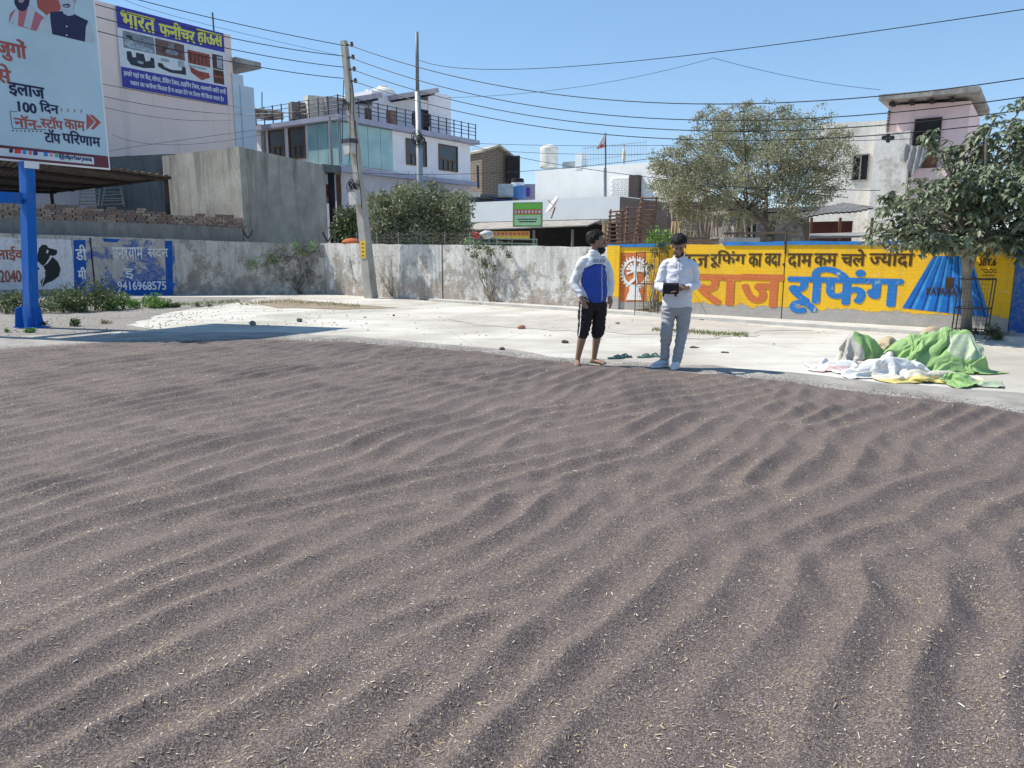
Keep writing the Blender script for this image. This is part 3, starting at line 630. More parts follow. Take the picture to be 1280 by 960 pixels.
for (x, y, D_, r_) in [(207, 224, 27, .09), (64, 238, 30.3, .07)]:
    p = P(x, y, D_); MB().tube([(p.x, p.y, 0), (p.x, p.y, p.z)], r_, 6).build('post', bpy.data.materials['purlin_steel'], cn)
# dark wall under the canopy and rubble on its top
p0, p1 = P(118, 230, 31.5), P(222, 230, 31.5); zt_ = P(170, 197, 31.5).z
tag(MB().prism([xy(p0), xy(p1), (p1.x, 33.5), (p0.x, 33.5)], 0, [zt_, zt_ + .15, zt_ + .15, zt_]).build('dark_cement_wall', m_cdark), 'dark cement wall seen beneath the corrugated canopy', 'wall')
mb = MB(); 
for i in range(26): p = P(150 + i * 2.6 + random.uniform(-1, 1), 201 - i * .14 + random.uniform(-2, 1), 31.7); mb.box(p, (random.uniform(.1, .4), .2, random.uniform(.06, .18)), random.uniform(-.5, .5), random.uniform(-.3, .3), random.uniform(-.4, .4))
tag(mb.build('rubble', m_conc), 'broken slabs and rubble heaped on the dark cement wall', 'rubble', kind='stuff')
def ladder(name, b, tp, D_, wd, n, mat, label, r_=.028, lean=.5, splay=1.0, group=None, cat='ladder'):
    p0, p1 = P(*b, D_), P(*tp, D_ + lean); r = Vector((1, 0, 0)); th = thing(name, p0, label, cat, group)
    for s_ in (-1, 1): MB().tube([p0 + r * s_ * wd / 2, (p0 + p1) / 2 + r * s_ * wd / 2 * (1 + splay) / 2 + Vector((random.uniform(-.02, .02), 0, 0)), p1 + r * s_ * wd / 2 * splay], r_, 6).build('rail', mat, th)
    for i in range(n):
        f_ = (i + .6) / n; c = p0.lerp(p1, f_); w_ = wd * (1 + (splay - 1) * f_) / 2 + .05
        MB().tube([c - r * w_ + Vector((0, -.03, random.uniform(-.03, .03))), c + r * w_ + Vector((0, -.03, random.uniform(-.03, .03)))], r_ * .8, 5).build('rung', mat, th)
    return th
m_bam = M('old_bamboo', (.30, .20, .13), .8, .4, 6); m_bamr = M('reddish_bamboo', (.25, .145, .105), .8, .4, 6); m_bamg = M('grey_bamboo', (.34, .31, .26), .8, .3, 6)
ladder('bamboo_ladder', (111, 258), (113, 236), 30.5, .75, 5, m_bamg, 'grey ladder under the canopy nearest the pink wall')
ladder('bamboo_ladder', (141, 258), (141, 234), 30.8, .9, 6, m_bamg, 'grey ladder leaning on the dark cement wall under the canopy', splay=.7)

# --- pink building with furniture banner
Rp = P(289, 60, 40); PB = Plane(xy(Rp - U2 * 18), xy(Rp)); zP = P(288, 44, 40).z
t = NT('pink_render'); c = t.mix(t.noise(.6, 6, .6), (.66, .53, .50), (.76, .65, .60)); c = t.mix(t.ramp(t.noise(1, 4, .6, t.map((2, 2, .15))), [(.55, 0), (.8, .35)]), c, (.30, .25, .25)); m_pink = t.done(c, .9, t.bump(t.noise(6, 7), .15, .02))
m_pbl = M('pale_blue_render', (.48, .56, .64), .9, .12, 1, .15)
pb = thing('pink_building', (Rp.x - 5, Rp.y - 5, 0), 'tall pink rendered building carrying a furniture shop banner', 'building')
q = [PB.at(0, 0), PB.at(18, 0), PB.at(18, 0, -9), PB.at(0, 0, -9)]
MB().prism([xy(p) for p in q], 0, zP).build('wall', m_pink, pb)
q = [PB.at(17.9, 0, .06), PB.at(18.55, 0, .06), PB.at(18.55, 0, -2), PB.at(17.9, 0, -2)]
MB().prism([xy(p) for p in q], 0, P(295, 92, 40).z).build('pilaster', m_pbl, pb)
q = [PB.at(18.3, 0, .12), PB.at(19.1, 0, .12), PB.at(19.1, 0, -2), PB.at(18.3, 0, -2)]
MB().prism([xy(p) for p in q], 0, P(299, 108, 40.5).z).build('pilaster', m_pbl, pb)
q = [PB.at(18.0, 0, .3), PB.at(19.5, 0, .3), PB.at(19.5, 0, -3), PB.at(18.0, 0, -3)]
MB().prism([xy(p) for p in q], P(300, 83, 40.5).z, P(300, 75, 40.5).z).build('ledge', m_conc, pb)
bz = PB.at(17.2, zP, -.2); MB().tube([bz, bz + Vector((0, 0, .9))], .04, 6).build('vent_pipe', m_rail, pb)
MB().box(PB.at(3.4, P(113, 165, 33).z, .06), (.3, .12, .12), math.atan2(PB.u.y, PB.u.x)).build('pipe_stub', m_rail, pb)
bn = thing('shop_banner', PB.at(11, 5, .1), 'blue and white furniture shop banner with yellow Hindi heading on the pink wall', 'banner')
b0, zt1 = PB.px(143, 7); b1, zt2 = PB.px(278, 42); _, zb1 = PB.px(147, 107); _, zb2 = PB.px(280, 132)
zT, zB_ = (zt1 + zt2) / 2, (zb1 + zb2) / 2; ang = math.atan2(PB.u.y, PB.u.x)
m_navy = M('banner_blue', (.045, .045, .30), .5, .1, 2, 0); m_bwh = M('banner_white', (.58, .63, .68), .5, .1, 3, 0); m_yl = M('banner_yellow', (.62, .62, .10), .5, .1, 3, 0)
MB().box(PB.at((b0 + b1) / 2, (zT + zB_) / 2, .05), (b1 - b0, .06, zT - zB_), ang).build('cloth', m_bwh, bn)
def zpl(f_): return zT + (zB_ - zT) * f_
def prect(a, b, f0, f1, off): return [PB.at(b0 + (b1 - b0) * a, zpl(f1), off), PB.at(b0 + (b1 - b0) * b, zpl(f1), off), PB.at(b0 + (b1 - b0) * b, zpl(f0), off), PB.at(b0 + (b1 - b0) * a, zpl(f0), off)]
mb = MB(); mb.add(prect(0, 1, 0, .265, .084), [(0, 1, 2, 3)]).add(prect(0, 1, .745, 1, .084), [(0, 1, 2, 3)]); mb.build('blue_strip', m_navy, bn)
def btext(s, a, b, f0, f1, mat, bold=.02, off=.088): return text_rect(PB, s, b0 + (b1 - b0) * a, b0 + (b1 - b0) * b, zpl(f1), zpl(f0), mat, bn, bold, off)
btext('भारत', .04, .33, .045, .235, m_yl, .028); btext('फनी~चर', .37, .70, .03, .235, m_yl, .028); btext('हाऊस', .73, .98, .035, .235, m_yl, .028)
btext('हमारे यहां पर बैड, सोफा, ड्रेसिंग टेबल, डाइनिंग टेबल, अलमारी आदि सभी'.replace('सिं', 'िसं').replace('निं', 'िनं').replace('दि', 'िद').replace('ड्रे', 'डे'), .02, .985, .775, .86, m_bwh, .008)
btext('पकार का फनीचर मिलता है व आर्डर देने पर तैयार भी किया जाता है।'.replace('मि', 'िम').replace('कि', 'िक').replace('र्ड', 'ड'), .07, .955, .885, .965, m_bwh, .008)
pc = [M('print_%d' % i, c_, .5, .55, 7, 0) for i, c_ in enumerate([(.20, .24, .28), (.16, .09, .09), (.035, .04, .06), (.30, .07, .05), (.33, .40, .46), (.10, .04, .03)])]
mb = MB()
for (a, b, f0, f1, mi) in [(.04, .31, .29, .50, 0), (.32, .59, .29, .50, 1), (.62, .84, .34, .52, 3), (.865, .975, .32, .52, 5), (.865, .975, .53, .72, 5), (.36, .44, .53, .57, 4), (.52, .58, .51, .60, 4), (.62, .80, .54, .565, 4)]:
    mb.add(prect(a, b, f0, f1, .086), [(0, 1, 2, 3)], mi)
def bpoly(pts, mi, off=.0875): mb.add([PB.at(b0 + (b1 - b0) * x, zpl(y), off) for x, y in pts], [tuple(range(len(pts)))], mi)
bpoly([(.05, .47), (.05, .36), (.11, .38), (.13, .42), (.21, .42), (.29, .46), (.29, .49), (.15, .49)], 4); bpoly([(.07, .33), (.12, .33), (.12, .37), (.07, .37)], 2)
bpoly([(.40, .42), (.43, .40), (.50, .40), (.53, .43), (.50, .46), (.43, .46)], 0); bpoly([(.44, .31), (.49, .31), (.49, .38), (.44, .38)], 0); bpoly([(.38, .37), (.42, .38), (.40, .45), (.37, .46)], 5, .088)
bpoly([(.06, .54), (.10, .53), (.11, .60), (.14, .59), (.14, .53), (.21, .53), (.22, .62), (.26, .60), (.27, .55), (.30, .56), (.30, .68), (.20, .71), (.09, .70), (.06, .64)], 2); bpoly([(.15, .63), (.20, .63), (.20, .66), (.15, .66)], 4, .088)
bpoly([(.33, .60), (.37, .60), (.39, .64), (.46, .66), (.55, .64), (.56, .58), (.59, .59), (.59, .69), (.44, .70), (.36, .67), (.33, .65)], 2)
bpoly([(.63, .56), (.72, .60), (.82, .60), (.83, .66), (.74, .72), (.64, .64)], 3)
for i in range(5): bpoly([(.64 + i * .038, .38), (.655 + i * .038, .38), (.655 + i * .038, .50), (.64 + i * .038, .50)], 5)
bpoly([(.91, .34), (.965, .34), (.965, .50), (.91, .50)], 4); bpoly([(.87, .61), (.97, .61), (.97, .635), (.87, .635)], 3, .088)
mb.build('furniture_pictures', pc, bn)

# --- tall billboard on blue steel frame
b_ = G(36, 409.5); BBd = Vector((.60, 1, 0)).normalized()
BB = Plane(xy(b_ - BBd * 5), xy(b_ + BBd * 5)); sR, zBB = BB.px(131, 213); sL = sR - 3.4; zBT = 7.3
_, zBB = BB.px(60, 206.5); ang = math.atan2(BB.u.y, BB.u.x)
bbo = thing('billboard', (b_.x, b_.y, 0), 'tall pale blue billboard on blue steel posts at the left edge', 'billboard')
t = NT('blue_post_paint'); z = t.z(); cc = t.mix(t.noise(5, 6, .7), (.001, .085, .36), (.002, .13, .48)); rm = t.ramp(t.math('ADD', t.noise(7, 7, .75), t.math('MULTIPLY', z, -.02)), [(.60, 0), (.66, .8)])
cc = t.mix(rm, cc, (.16, .09, .05)); cc = t.mix(t.ramp(t.noise(1, 5, .7, t.map((9, 9, .7))), [(.52, 0), (.75, .35)]), cc, (.25, .24, .22)); m_sb = t.done(cc, .6, t.bump(rm, .4, .004), 0, .25); m_pbp = M('billboard_pale_blue', (.42, .56, .64), .5, .12, .8, 0)
m_wf = M('white_frame', (.75, .75, .75), .5, .1); m_mar = M('maroon_print', (.13, .03, .045), .5, .15, 4, 0); m_rd = M('brick_red_print', (.36, .085, .07), .5, .15, 3, 0); m_nv = M('navy_print', (.018, .022, .07), .5, .2, 3, 0)
def bbox(s0, s1, z0, z1, o0, o1, mat, name): 
    return MB().box(BB.at((s0 + s1) / 2, (z0 + z1) / 2, (o0 + o1) / 2), (s1 - s0, o1 - o0, z1 - z0), ang).build(name, mat, bbo)
bbox(sL, sR, zBB, zBT, .14, .20, m_wf, 'panel'); 
mb = MB(); e_ = .03
mb.add([BB.at(sL + e_, zBB + e_, .204), BB.at(sR - e_, zBB + e_, .204), BB.at(sR - e_, zBT - e_, .204), BB.at(sL + e_, zBT - e_, .204)], [(0, 1, 2, 3)]); mb.build('poster', m_pbp, bbo)
zst = zBB + .27
mb = MB(); mb.add([BB.at(sL + e_, zBB + e_, .207), BB.at(sR - e_, zBB + e_, .207), BB.at(sR - e_, zst, .207), BB.at(sL + e_, zst, .207)], [(0, 1, 2, 3)]); mb.build('maroon_band', m_mar, bbo)
mb = MB(); s_a, s_b = sL + .1, BB.px(110, 200)[0]; mb.add([BB.at(s_a, zBB + .075, .210), BB.at(s_b, zBB + .075, .210), BB.at(s_b, zst - .055, .210), BB.at(s_a, zst - .055, .210)], [(0, 1, 2, 3)]); mb.build('handle_strip', m_bwh, bbo)
def bt_(s, tl, bl, tr, mat, bold=.012, **kk): return text_px(BB, s, tl, bl, tr, mat, bbo, bold=bold, off=.209, **kk)
bt_('इलाज', (3, 104), (3, 120), (47, 108), m_nv, 0.011); bt_('100', (15, 128), (15, 140), (37, 129), m_nv, 0.010); bt_('िदन', (42, 126), (42, 141), (65, 129), m_nv, 0.009)
bt_('नॉन-', (10, 144), (10, 159), (43, 147), m_rd, 0.008); bt_('^सटॉप', (43, 145), (43, 160), (70, 147), m_rd, 0.008); bt_('काम', (73, 150), (73, 161.5), (98, 151), m_rd, 0.008)
bt_('टॉप', (48, 162), (48, 178), (67, 164), m_nv, 0.009); bt_('पिरणाम'.replace('पि', 'प').replace('परि', 'पिर') if False else 'पिरणाम', (70, 163), (70, 179), (117, 168), m_nv, 0.009)
bt_('जुगों', (-14, 45), (-14, 74), (24, 53), m_rd, 0.014); bt_('से', (-14, 80), (-14, 103), (5, 84), m_rd, 0.011)
bt_('@diprharyana', (66, 194), (66, 200), (107, 198.5), M('handle_blue', (.02, .05, .16), .5, .1, 3, 0), .006, ) if False else text_px(BB, '@diprharyana', (66, 192.5), (66, 200), (107, 197), M('handle_blue', (.02, .05, .16), .5, .1, 3, 0), bbo, bold=.005, off=.213)
ic = [(.02, .03, .07), (.6, .05, .04), (.03, .25, .6), (.55, .15, .12), (.03, .05, .2), (.03, .2, .5), (.6, .25, .4), (.05, .4, .15)]
icm = [M('icon_%d' % i, c_, .5, .05, 3, 0) for i, c_ in enumerate(ic)]; mb = MB()
for i, (x, w_) in enumerate([(6.5, 2.6), (15, 4.2), (23.5, 2.6), (30.5, 2.4), (37, 2.8), (50, 2.6), (57, 2.4), (63.3, 2.4)]):
    y = 188.6 + x * .10; pts = disc(x, y, w_, 2.9, 12) if i in (0, 2, 3, 6, 7) else rect(x - w_, y - 2.6, x + w_, y + 2.6)
    MB().add([BB.at(*BB.px(*p), .213) for p in pts], [tuple(range(len(pts)))]).build('icon', icm[i], bbo)
mb = MB(); chev = lambda x, y, s_: [(x, y - s_), (x + s_ * .5, y - s_), (x + s_ * 1.4, y), (x + s_ * .5, y + s_), (x, y + s_), (x + s_ * .8, y)]
pls = [chev(68 + i * 8.3, 138.6 + i * .5, 2.1) for i in range(4)] + [[(101, 143), (111, 153), (101, 164)], [(104, 144.5), (109, 145), (119, 154), (110, 163), (106, 162.5), (113, 153.5)]]
for q in pls: MB().add([BB.at(*BB.px(*p), .209) for p in q], [tuple(range(len(q)))]).build('arrow', m_rd, bbo)
ln_ = [[(5, 140), (15, 140.4), (15, 141), (5, 140.6)], [(5, 140.3), (5.7, 140.3), (8.7, 161.6), (8, 161.6)], [(8, 161), (50, 163), (50, 163.7), (8, 161.7)]] + [[(8 + i * 5, 163.6 + i * .12), (9.8 + i * 5, 163.7 + i * .12), (9.8 + i * 5, 165.2 + i * .12), (8 + i * 5, 165.1 + i * .12)] for i in range(8)]
mb = MB(); 
for q in ln_: mb.add([BB.at(*BB.px(*p), .209) for p in q], [tuple(range(len(q)))])
mb.build('outline', m_nv, bbo)
# two printed half figures without particular likeness, cut off above by the frame
port = [([(30, -60), (80, -60), (68, 15), (52, 22), (40, 12)], 0, .2065),
        ([(4, 31), (5, 20), (10, 15), (18, 12), (26, 12), (34, 14), (48, 24), (42, 33), (38, 41)], 1, .2075), ([(9, 33), (12, 14), (16, 14), (15, 34)], 2, .2085), ([(22, 35), (28, 11), (33, 8), (37, 14), (31, 38.5)], 2, .2085), ([(4, 31), (12, 14.5), (14, 14), (8, 32.5)], 2, .2083),
        ([(11, -20), (30, -20), (30, 4), (24, 14), (16, 14), (11, 4)], 3, .2087), ([(10, -4), (14, 2), (25, 2), (30, -6), (29, 8), (25, 15), (20, 16.5), (15, 14), (11, 7)], 4, .2092), ([(14.5, 1.5), (23.5, 2), (21, 6), (17, 5.5)], 3, .2096), ([(8, -45), (33, -45), (33, -20), (8, -20)], 1, .2087),
        ([(40, 39), (44, 28), (54, 19), (58, 17), (60, 46)], 2, .2080), ([(99, 54), (100, 30), (106, 30), (110, 38), (112, 56)], 2, .2080),
        ([(55, 17), (70, 16), (84, 19), (103, 28), (100, 36), (99, 54), (58, 44.5), (56, 30)], 4, .2085), ([(70, 13), (87, 17), (84, 21), (78, 22), (72, 19)], 5, .2090),
        ([(64, -30), (87, -30), (88, 4), (84, 14), (76, 18), (70, 14), (65, 2)], 3, .2093), ([(66, 2), (70, 0), (84, 2), (86, 6), (83, 15), (76, 18.5), (70, 15)], 5, .2096), ([(70, 8), (78, 6.5), (81, 9), (78, 12), (72, 11)], 4, .2099), ([(71, 9.2), (79, 9), (77, 10.4), (73, 10.2)], 5, .2102),
        (disc(76, 35, 1.1, 1.1, 8), 2, .209), (disc(76, 45.8, 1.1, 1.1, 8), 2, .209)]
pm_ = [m_rd, M('print_pink', (.42, .13, .17), .5, .15, 3, 0), M('print_pale', (.42, .50, .56), .5, .15, 3, 0), M('print_skin', (.35, .24, .26), .5, .1, 3, 0), m_nv, M('print_grey', (.40, .46, .55), .5, .15, 3, 0)]
mb = MB()
for q, mi, off in port: mb.add([BB.at(*BB.px(*p), off) for p in q], [tuple(range(len(q)))], mi)
mb.build('printed_figures', pm_, bbo)
sP = BB.px(36, 400)[0]
for s_ in (sP, sP - 1.55):
    bbox(s_ - .085, s_ + .085, 0, zBB - .002, -.06, .19, m_sb, 'post')
    bbox(s_ - .20, s_ + .20, .0, .03, -.20, .34, m_sb, 'base_plate')
    for (dx, dy) in ((.17, 0), (-.17, 0), (0, .18), (0, -.16)):
        pr = MB(); th_ = .012; a0 = (dx, dy)
        c0 = BB.at(s_ + (.11 if dx > 0 else -.11 if dx < 0 else 0), .03, .01 + (.11 if dy > 0 else -.11 if dy < 0 else 0)); o_ = (BB.u * dx + BB.n * dy).normalized(); tn = Vector((-o_.y, o_.x, 0)) * th_
        P4 = [c0, c0 + o_ * .16, c0 + o_ * .12 + Vector((0, 0, .36)), c0 + Vector((0, 0, .40))]
        pr.add([p - tn for p in P4] + [p + tn for p in P4], [(0, 1, 2, 3), (7, 6, 5, 4), (0, 4, 5, 1), (1, 5, 6, 2), (2, 6, 7, 3), (3, 7, 4, 0)]); pr.build('gusset', m_sb, bbo)
zc = BB.px(12, 248)[1]; bbox(sP - 1.44, sP - .11, zc - .10, zc + .10, -.07, .09, m_sb, 'crossbeam')
bbox(sP - .11, sP + .15, zBB - .13, zBB - .004, .192, .215, m_wf, 'joint_plate')
for o in bbo.children:
    if o.name.split('.')[0] in ('post', 'crossbeam', 'joint_plate'):
        for v_ in o.data.vertices: v_.co.x += v_.co.z * .085      # the frame stands slightly out of plumb

# --- white house with glass bay and roof railing
C_ = P(424, 160, 42); C_.z = 0
WU = Plane(xy(C_), xy(C_ + U2 * 14)); WV = Plane(xy(C_ + V2 * 9), xy(C_))
LuH = WU.px(588, 200)[0]; Lv = 9 - WV.px(318, 200)[0]; zH = P(424, 146, 42).z; zM = P(424, 212, 42).z
m_hw = M('white_house_paint', (.80, .79, .82), .85, .10, .8, .15, 12, drip=.12); m_lav = M('lavender_trim', (.36, .36, .46), .8, .15, 2); m_hcr = M('cream_paint', (.62, .57, .50), .85, .12)
wh = thing('white_house', C_, 'white two storey house with green glass bay and roof railing', 'house')
def cprism(a, b, c, d, z0, z1): return MB().prism([xy(WU.at(a, 0, c)), xy(WU.at(b, 0, c)), xy(WU.at(b, 0, d)), xy(WU.at(a, 0, d))], z0, z1)
vdir = WU.n * -1
q = [C_, C_ + U2 * LuH, C_ + U2 * LuH + V2 * Lv, C_ + V2 * Lv]
MB().prism([xy(p) for p in q], 0, zM - .1).build('ground_storey', M('house_lower_paint', (.50, .48, .52), .85, .12), wh)
MB().prism([xy(p) for p in q], zM + .1, zH - .2).build('upper_storey', m_hw, wh)
o1 = WU.n * .28 + WV.n * .28
def ring_slab(z0, z1, ov, mat, name):
    qq = [C_ + WU.n * ov + WV.n * ov, C_ + U2 * (LuH + ov) + WU.n * ov, C_ + U2 * (LuH + ov) + V2 * Lv, C_ + V2 * (Lv) + WV.n * ov]
    MB().prism([xy(p) for p in qq], z0, z1).build(name, mat, wh)
ring_slab(zM - .14, zM + .12, .35, m_lav, 'floor_band'); ring_slab(zH - .22, zH + .05, .45, m_lav, 'roof_slab')
t = NT('green_glass'); c = t.mix(t.ramp(t.noise(.35, 5, .6), [(.35, 0), (.65, 1)]), (.20, .36, .37), (.44, .60, .58)); m_gl = t.done(c, .18, None, 0, .6)
sg = WU.px(489, 180)[0]; vg = 9 - WV.px(387, 180)[0]
k = 0
for (pl, a, b, n_) in ((WU, 0, sg, 4), (WV, 9 - vg, 9, 3)):
    for i in range(n_):
        x0, x1 = a + (b - a) * i / n_, a + (b - a) * (i + 1) / n_
        MB().box(pl.at((x0 + x1) / 2, (zM + zH) / 2 - .0, .10), (x1 - x0 - .03, .05, zH - zM - .5), math.atan2(pl.u.y, pl.u.x)).build('glass_pane', m_gl, wh)
for (x0, y0, x1, y1) in [(507, 173, 532, 205), (548, 180, 571, 212)]: window(WU, x0, y0, x1, y1, wh, m_glassd, m_wood, 4, .42)
for (x0, y0, x1, y1) in [(336, 164, 355, 200), (361, 161, 381, 200)]: window(WV, x0, y0, x1, y1, wh, m_glassd, m_wood, 3, .42)
MB().box(WV.at(WV.px(331, 190)[0], (zM + zH) / 2, .06), (.25, .12, zH - zM - .4), math.atan2(V2.y, V2.x)).build('drain_pipe', m_conc, wh)
# railing
rl = MB(); zr = zH + .06
e1, e2, e3 = C_ + WU.n * .3 + WV.n * .3, C_ + U2 * (LuH + .2) + WU.n * .3, C_ + V2 * Lv + WV.n * .3
for (a, b, n_) in ((e1, e2, 16), (e3, e1, 10)):
    for h in (.28, .5, .72, .95): MB().tube([a + Vector((0, 0, zr + h)), b + Vector((0, 0, zr + h))], .022, 4).build('rail', m_rail, wh)
    for i in range(n_ + 1): p = a.lerp(b, i / n_); MB().tube([p + Vector((0, 0, zr)), p + Vector((0, 0, zr + 1.0))], .035, 4).build('rail_post', m_rail, wh)
# penthouse
pA, pB, pC_, pD = C_ + U2 * 1.0 + V2 * 2.2, C_ + U2 * 10.2 + V2 * 1.3, C_ + U2 * 10.2 + V2 * 5, C_ + U2 * 1.0 + V2 * 5.6
zq = lambda y, D_: P(500, y, D_).z
PH = Plane(xy(pA), xy(pB)); s_ = lambda x: PH.px(x, 140)[0]
def phb(x0, x1, y0, y1, o0, o1, mat, name): 
    a, b = s_(x0), s_(x1); z1, z0 = PH.px((x0 + x1) / 2, y0)[1], PH.px((x0 + x1) / 2, y1)[1]
    return MB().prism([xy(PH.at(a, 0, o0)), xy(PH.at(b, 0, o0)), xy(PH.at(b, 0, o1)), xy(PH.at(a, 0, o1))], z0, z1).build(name, mat, wh)
phb(414, 466, 128, 172, 0, -3, m_hw, 'stair_room'); phb(466, 563, 122, 178, -.02, -3, m_hw, 'penthouse_wall')
phb(535, 563, 117, 178, .05, -3.02, m_hw, 'penthouse_wall')
for (x0, x1, ya, yb, n_) in ((409, 465, 127, 118, 6), (485, 536, 120, 112, 5)):
    a, b = PH.px(x0, 130)[0], PH.px(x1, 130)[0]; za, zb = PH.px(x0, ya)[1], PH.px(x1, yb)[1]
    MB().slab(PH.at(a, za, .9), PH.at(b, zb, .9), PH.at(b, zb, -2.2), PH.at(a, za, -2.2), .28).build('roof_slab', M('slab_lilac', (.42, .38, .42)) if 'slab_lilac' not in bpy.data.materials else bpy.data.materials['slab_lilac'], wh)
    for i in range(n_):
        f_ = (i + .4) / n_; MB().box(PH.at(a + (b - a) * f_, za + (zb - za) * f_ - .34, .45), (.12, .9, .10), math.atan2(PH.u.y, PH.u.x)).build('rafter', m_dark, wh)
window(PH, 520, 136, 534, 166, wh, m_dark, m_rail, 2)
phb(456, 464, 135, 152, .04, -.1, m_wood, 'door'); phb(498, 512, 145, 160, 1.8, 1.2, m_dark, 'cooler_unit')
phb(466, 474, 142, 165, 1.6, 1.2, M('carton', (.33, .18, .13)), 'cabinet')
for i, (x, y, r_, lab) in enumerate([(463, 120, .85, 'low white rooftop water tank on the left of the white house roof'), (479, 115, .8, 'tall white rooftop water tank on the right of the white house roof')]):
    p = P(x, y, 48.5); tk = thing('water_tank', (p.x, p.y, p.z - .8), lab, 'tank', 'white tanks on the roof of the white house')
    MB().loft([(p.x, p.y, p.z - 1.0, r_, r_), (p.x, p.y, p.z - .1, r_, r_), (p.x, p.y, p.z + .15, r_ * .75, r_ * .75), (p.x, p.y, p.z + .25, r_ * .3, r_ * .3)], 16).build('body', M('tank_white', (.82, .80, .72)) if i == 0 else bpy.data.materials['tank_white'], tk, True)
    MB().loft([(p.x, p.y, p.z + .24, .28, .28), (p.x, p.y, p.z + .34, .28, .28)], 10).build('lid', bpy.data.materials['tank_white'], tk)
# crates, furniture and a dish on the left roof
p0, p1 = P(321, 153, 45.5), P(347, 149, 44.5)
for i in range(7):
    tag(MB().box(P(323 + i * 4, 144.5 - (i % 2) * 3, 45), (random.uniform(.5, .8), .4, random.uniform(.3, .5)), .3, 0, random.uniform(-.1, .1)).build('timber_stack', M('roof_junk_%d' % i, [(.36, .31, .25), (.25, .2, .16), (.45, .42, .38)][i % 3])), ['pale', 'brown', 'grey', 'tan', 'weathered', 'dark', 'short'][i] + ' boards on the white house roof, %s from the corner' % ['first', 'second', 'third', 'fourth', 'fifth', 'sixth', 'seventh'][i], 'boards', 'board stacks on the roof')
for x, y, wd_, hh, c_, lab in [(374, 140, 1.0, .9, (.25, .22, .2), 'brown wooden crate beside the roof railing of the white house'), (400, 136, 1.5, 1.2, (.68, .62, .5), 'cream cupboard standing on the white house roof'), (417, 136, 1.1, 1.1, (.38, .34, .33), 'grey brick kiosk by the corner of the white house roof')]:
    tag(MB().box(P(x, y, 44), (wd_, .8, hh), .5).build('roof_box', M('box_%d' % x, c_)), lab, 'box')
# cream house strip at left of the white house
q = [C_ + V2 * (Lv + .05), C_ + V2 * (Lv + 4.5), C_ + V2 * (Lv + 4.5) + U2 * 5, C_ + V2 * (Lv + .05) + U2 * 5]
ch = thing('cream_house', q[1], 'cream house partly hidden between the white house and the pink building', 'house')
MB().prism([xy(p + WV.n * -.4) for p in q], 0, P(310, 158, 47).z).build('wall', m_hcr, ch); 
MB().prism([xy(p + WV.n * .2) for p in q], P(310, 163, 47).z, P(310, 156, 47).z).build('roof_slab', m_pink, ch)
for (x, y, yb, D_, lab, r_) in [(327.5, 115, 150, 46, 'thin antenna mast on the left corner of the white house roof', .03), (412, 146, 206, 36, 'thin leaning brown pole in front of the glass bay', .07)]:
    tag(MB().tube([P(x, y, D_), P(x + (3 if y > 130 else 0), yb, D_)], r_, 6).build('thin_pole', m_rail if r_ < .05 else m_conc), lab, 'pole')

# ================================================================== BUILDINGS IN THE MIDDLE AND ON THE RIGHT
# brown brick house with gable
gA, gB = P(602, 200, 60), P(640, 200, 64); gL = P(587, 200, 61.5); zE = P(602, 190, 60).z; zG = P(622, 183, 62).z
t = NT('far_brick'); c = t.mix(t.noise(.6, 7, .7), (.12, .09, .07), (.24, .185, .14)); bt = t.n('ShaderNodeTexBrick'); t.set(bt.inputs['Vector'], t.map((1, 1, 1), (math.pi / 2, 0, 0))); bt.inputs['Scale'].default_value = 1; bt.inputs['Brick Width'].default_value = .5; bt.inputs['Row Height'].default_value = .2
c = t.mix(t.math('MULTIPLY', bt.outputs['Fac'], .6), c, (.32, .29, .26)); m_fbr = t.done(c, .95, t.bump(t.noise(5, 7), .4, .05))
gh = thing('brick_house', (gA.x, gA.y, 0), 'tall narrow brown brick house with a pitched roof beyond the shops', 'house')
gM = (gA + gB) / 2; back = Vector((gL.x - gA.x, gL.y - gA.y, 0)) * 3
zL = P(602, 240, 60).z - 5
v = [Vector((gA.x, gA.y, 0)), Vector((gB.x, gB.y, 0)), Vector((gB.x, gB.y, zE)), Vector((gM.x, gM.y, zG)), Vector((gA.x, gA.y, zE))]
bk = Vector((gL.x - gA.x, gL.y - gA.y, 0)); v2 = [p + bk for p in v]
MB().add(v + v2, [(0, 1, 2, 3, 4), (9, 8, 7, 6, 5), (0, 4, 9, 5), (1, 6, 7, 2)]).build('wall', m_fbr, gh)
ov = (v[1] - v[0]).normalized() * .3; up = Vector((0, 0, .06)); bo = bk.normalized() * .4
MB().slab(v[4] - ov - bo + up, v[3] - bo + up * 2, v2[3] + bo + up * 2, v2[4] - ov + bo + up, .15).build('roof', M('pale_roof', (.48, .43, .36)), gh)
MB().slab(v[3] - bo + up * 2.2, v[2] + ov - bo + up, v2[2] + ov + bo + up, v2[3] + bo + up * 2.2, .15).build('roof', bpy.data.materials['pale_roof'], gh)
MB().box(P(643, 213, 63), (.9, 1, 2.2)).build('grille_balcony', m_dark, gh)
tag(MB().tube([P(597, 207, 50), P(598, 235, 50)], .08, 5).build('thin_pole', m_rail), 'thin dark pole in front of the brown brick house', 'pole')
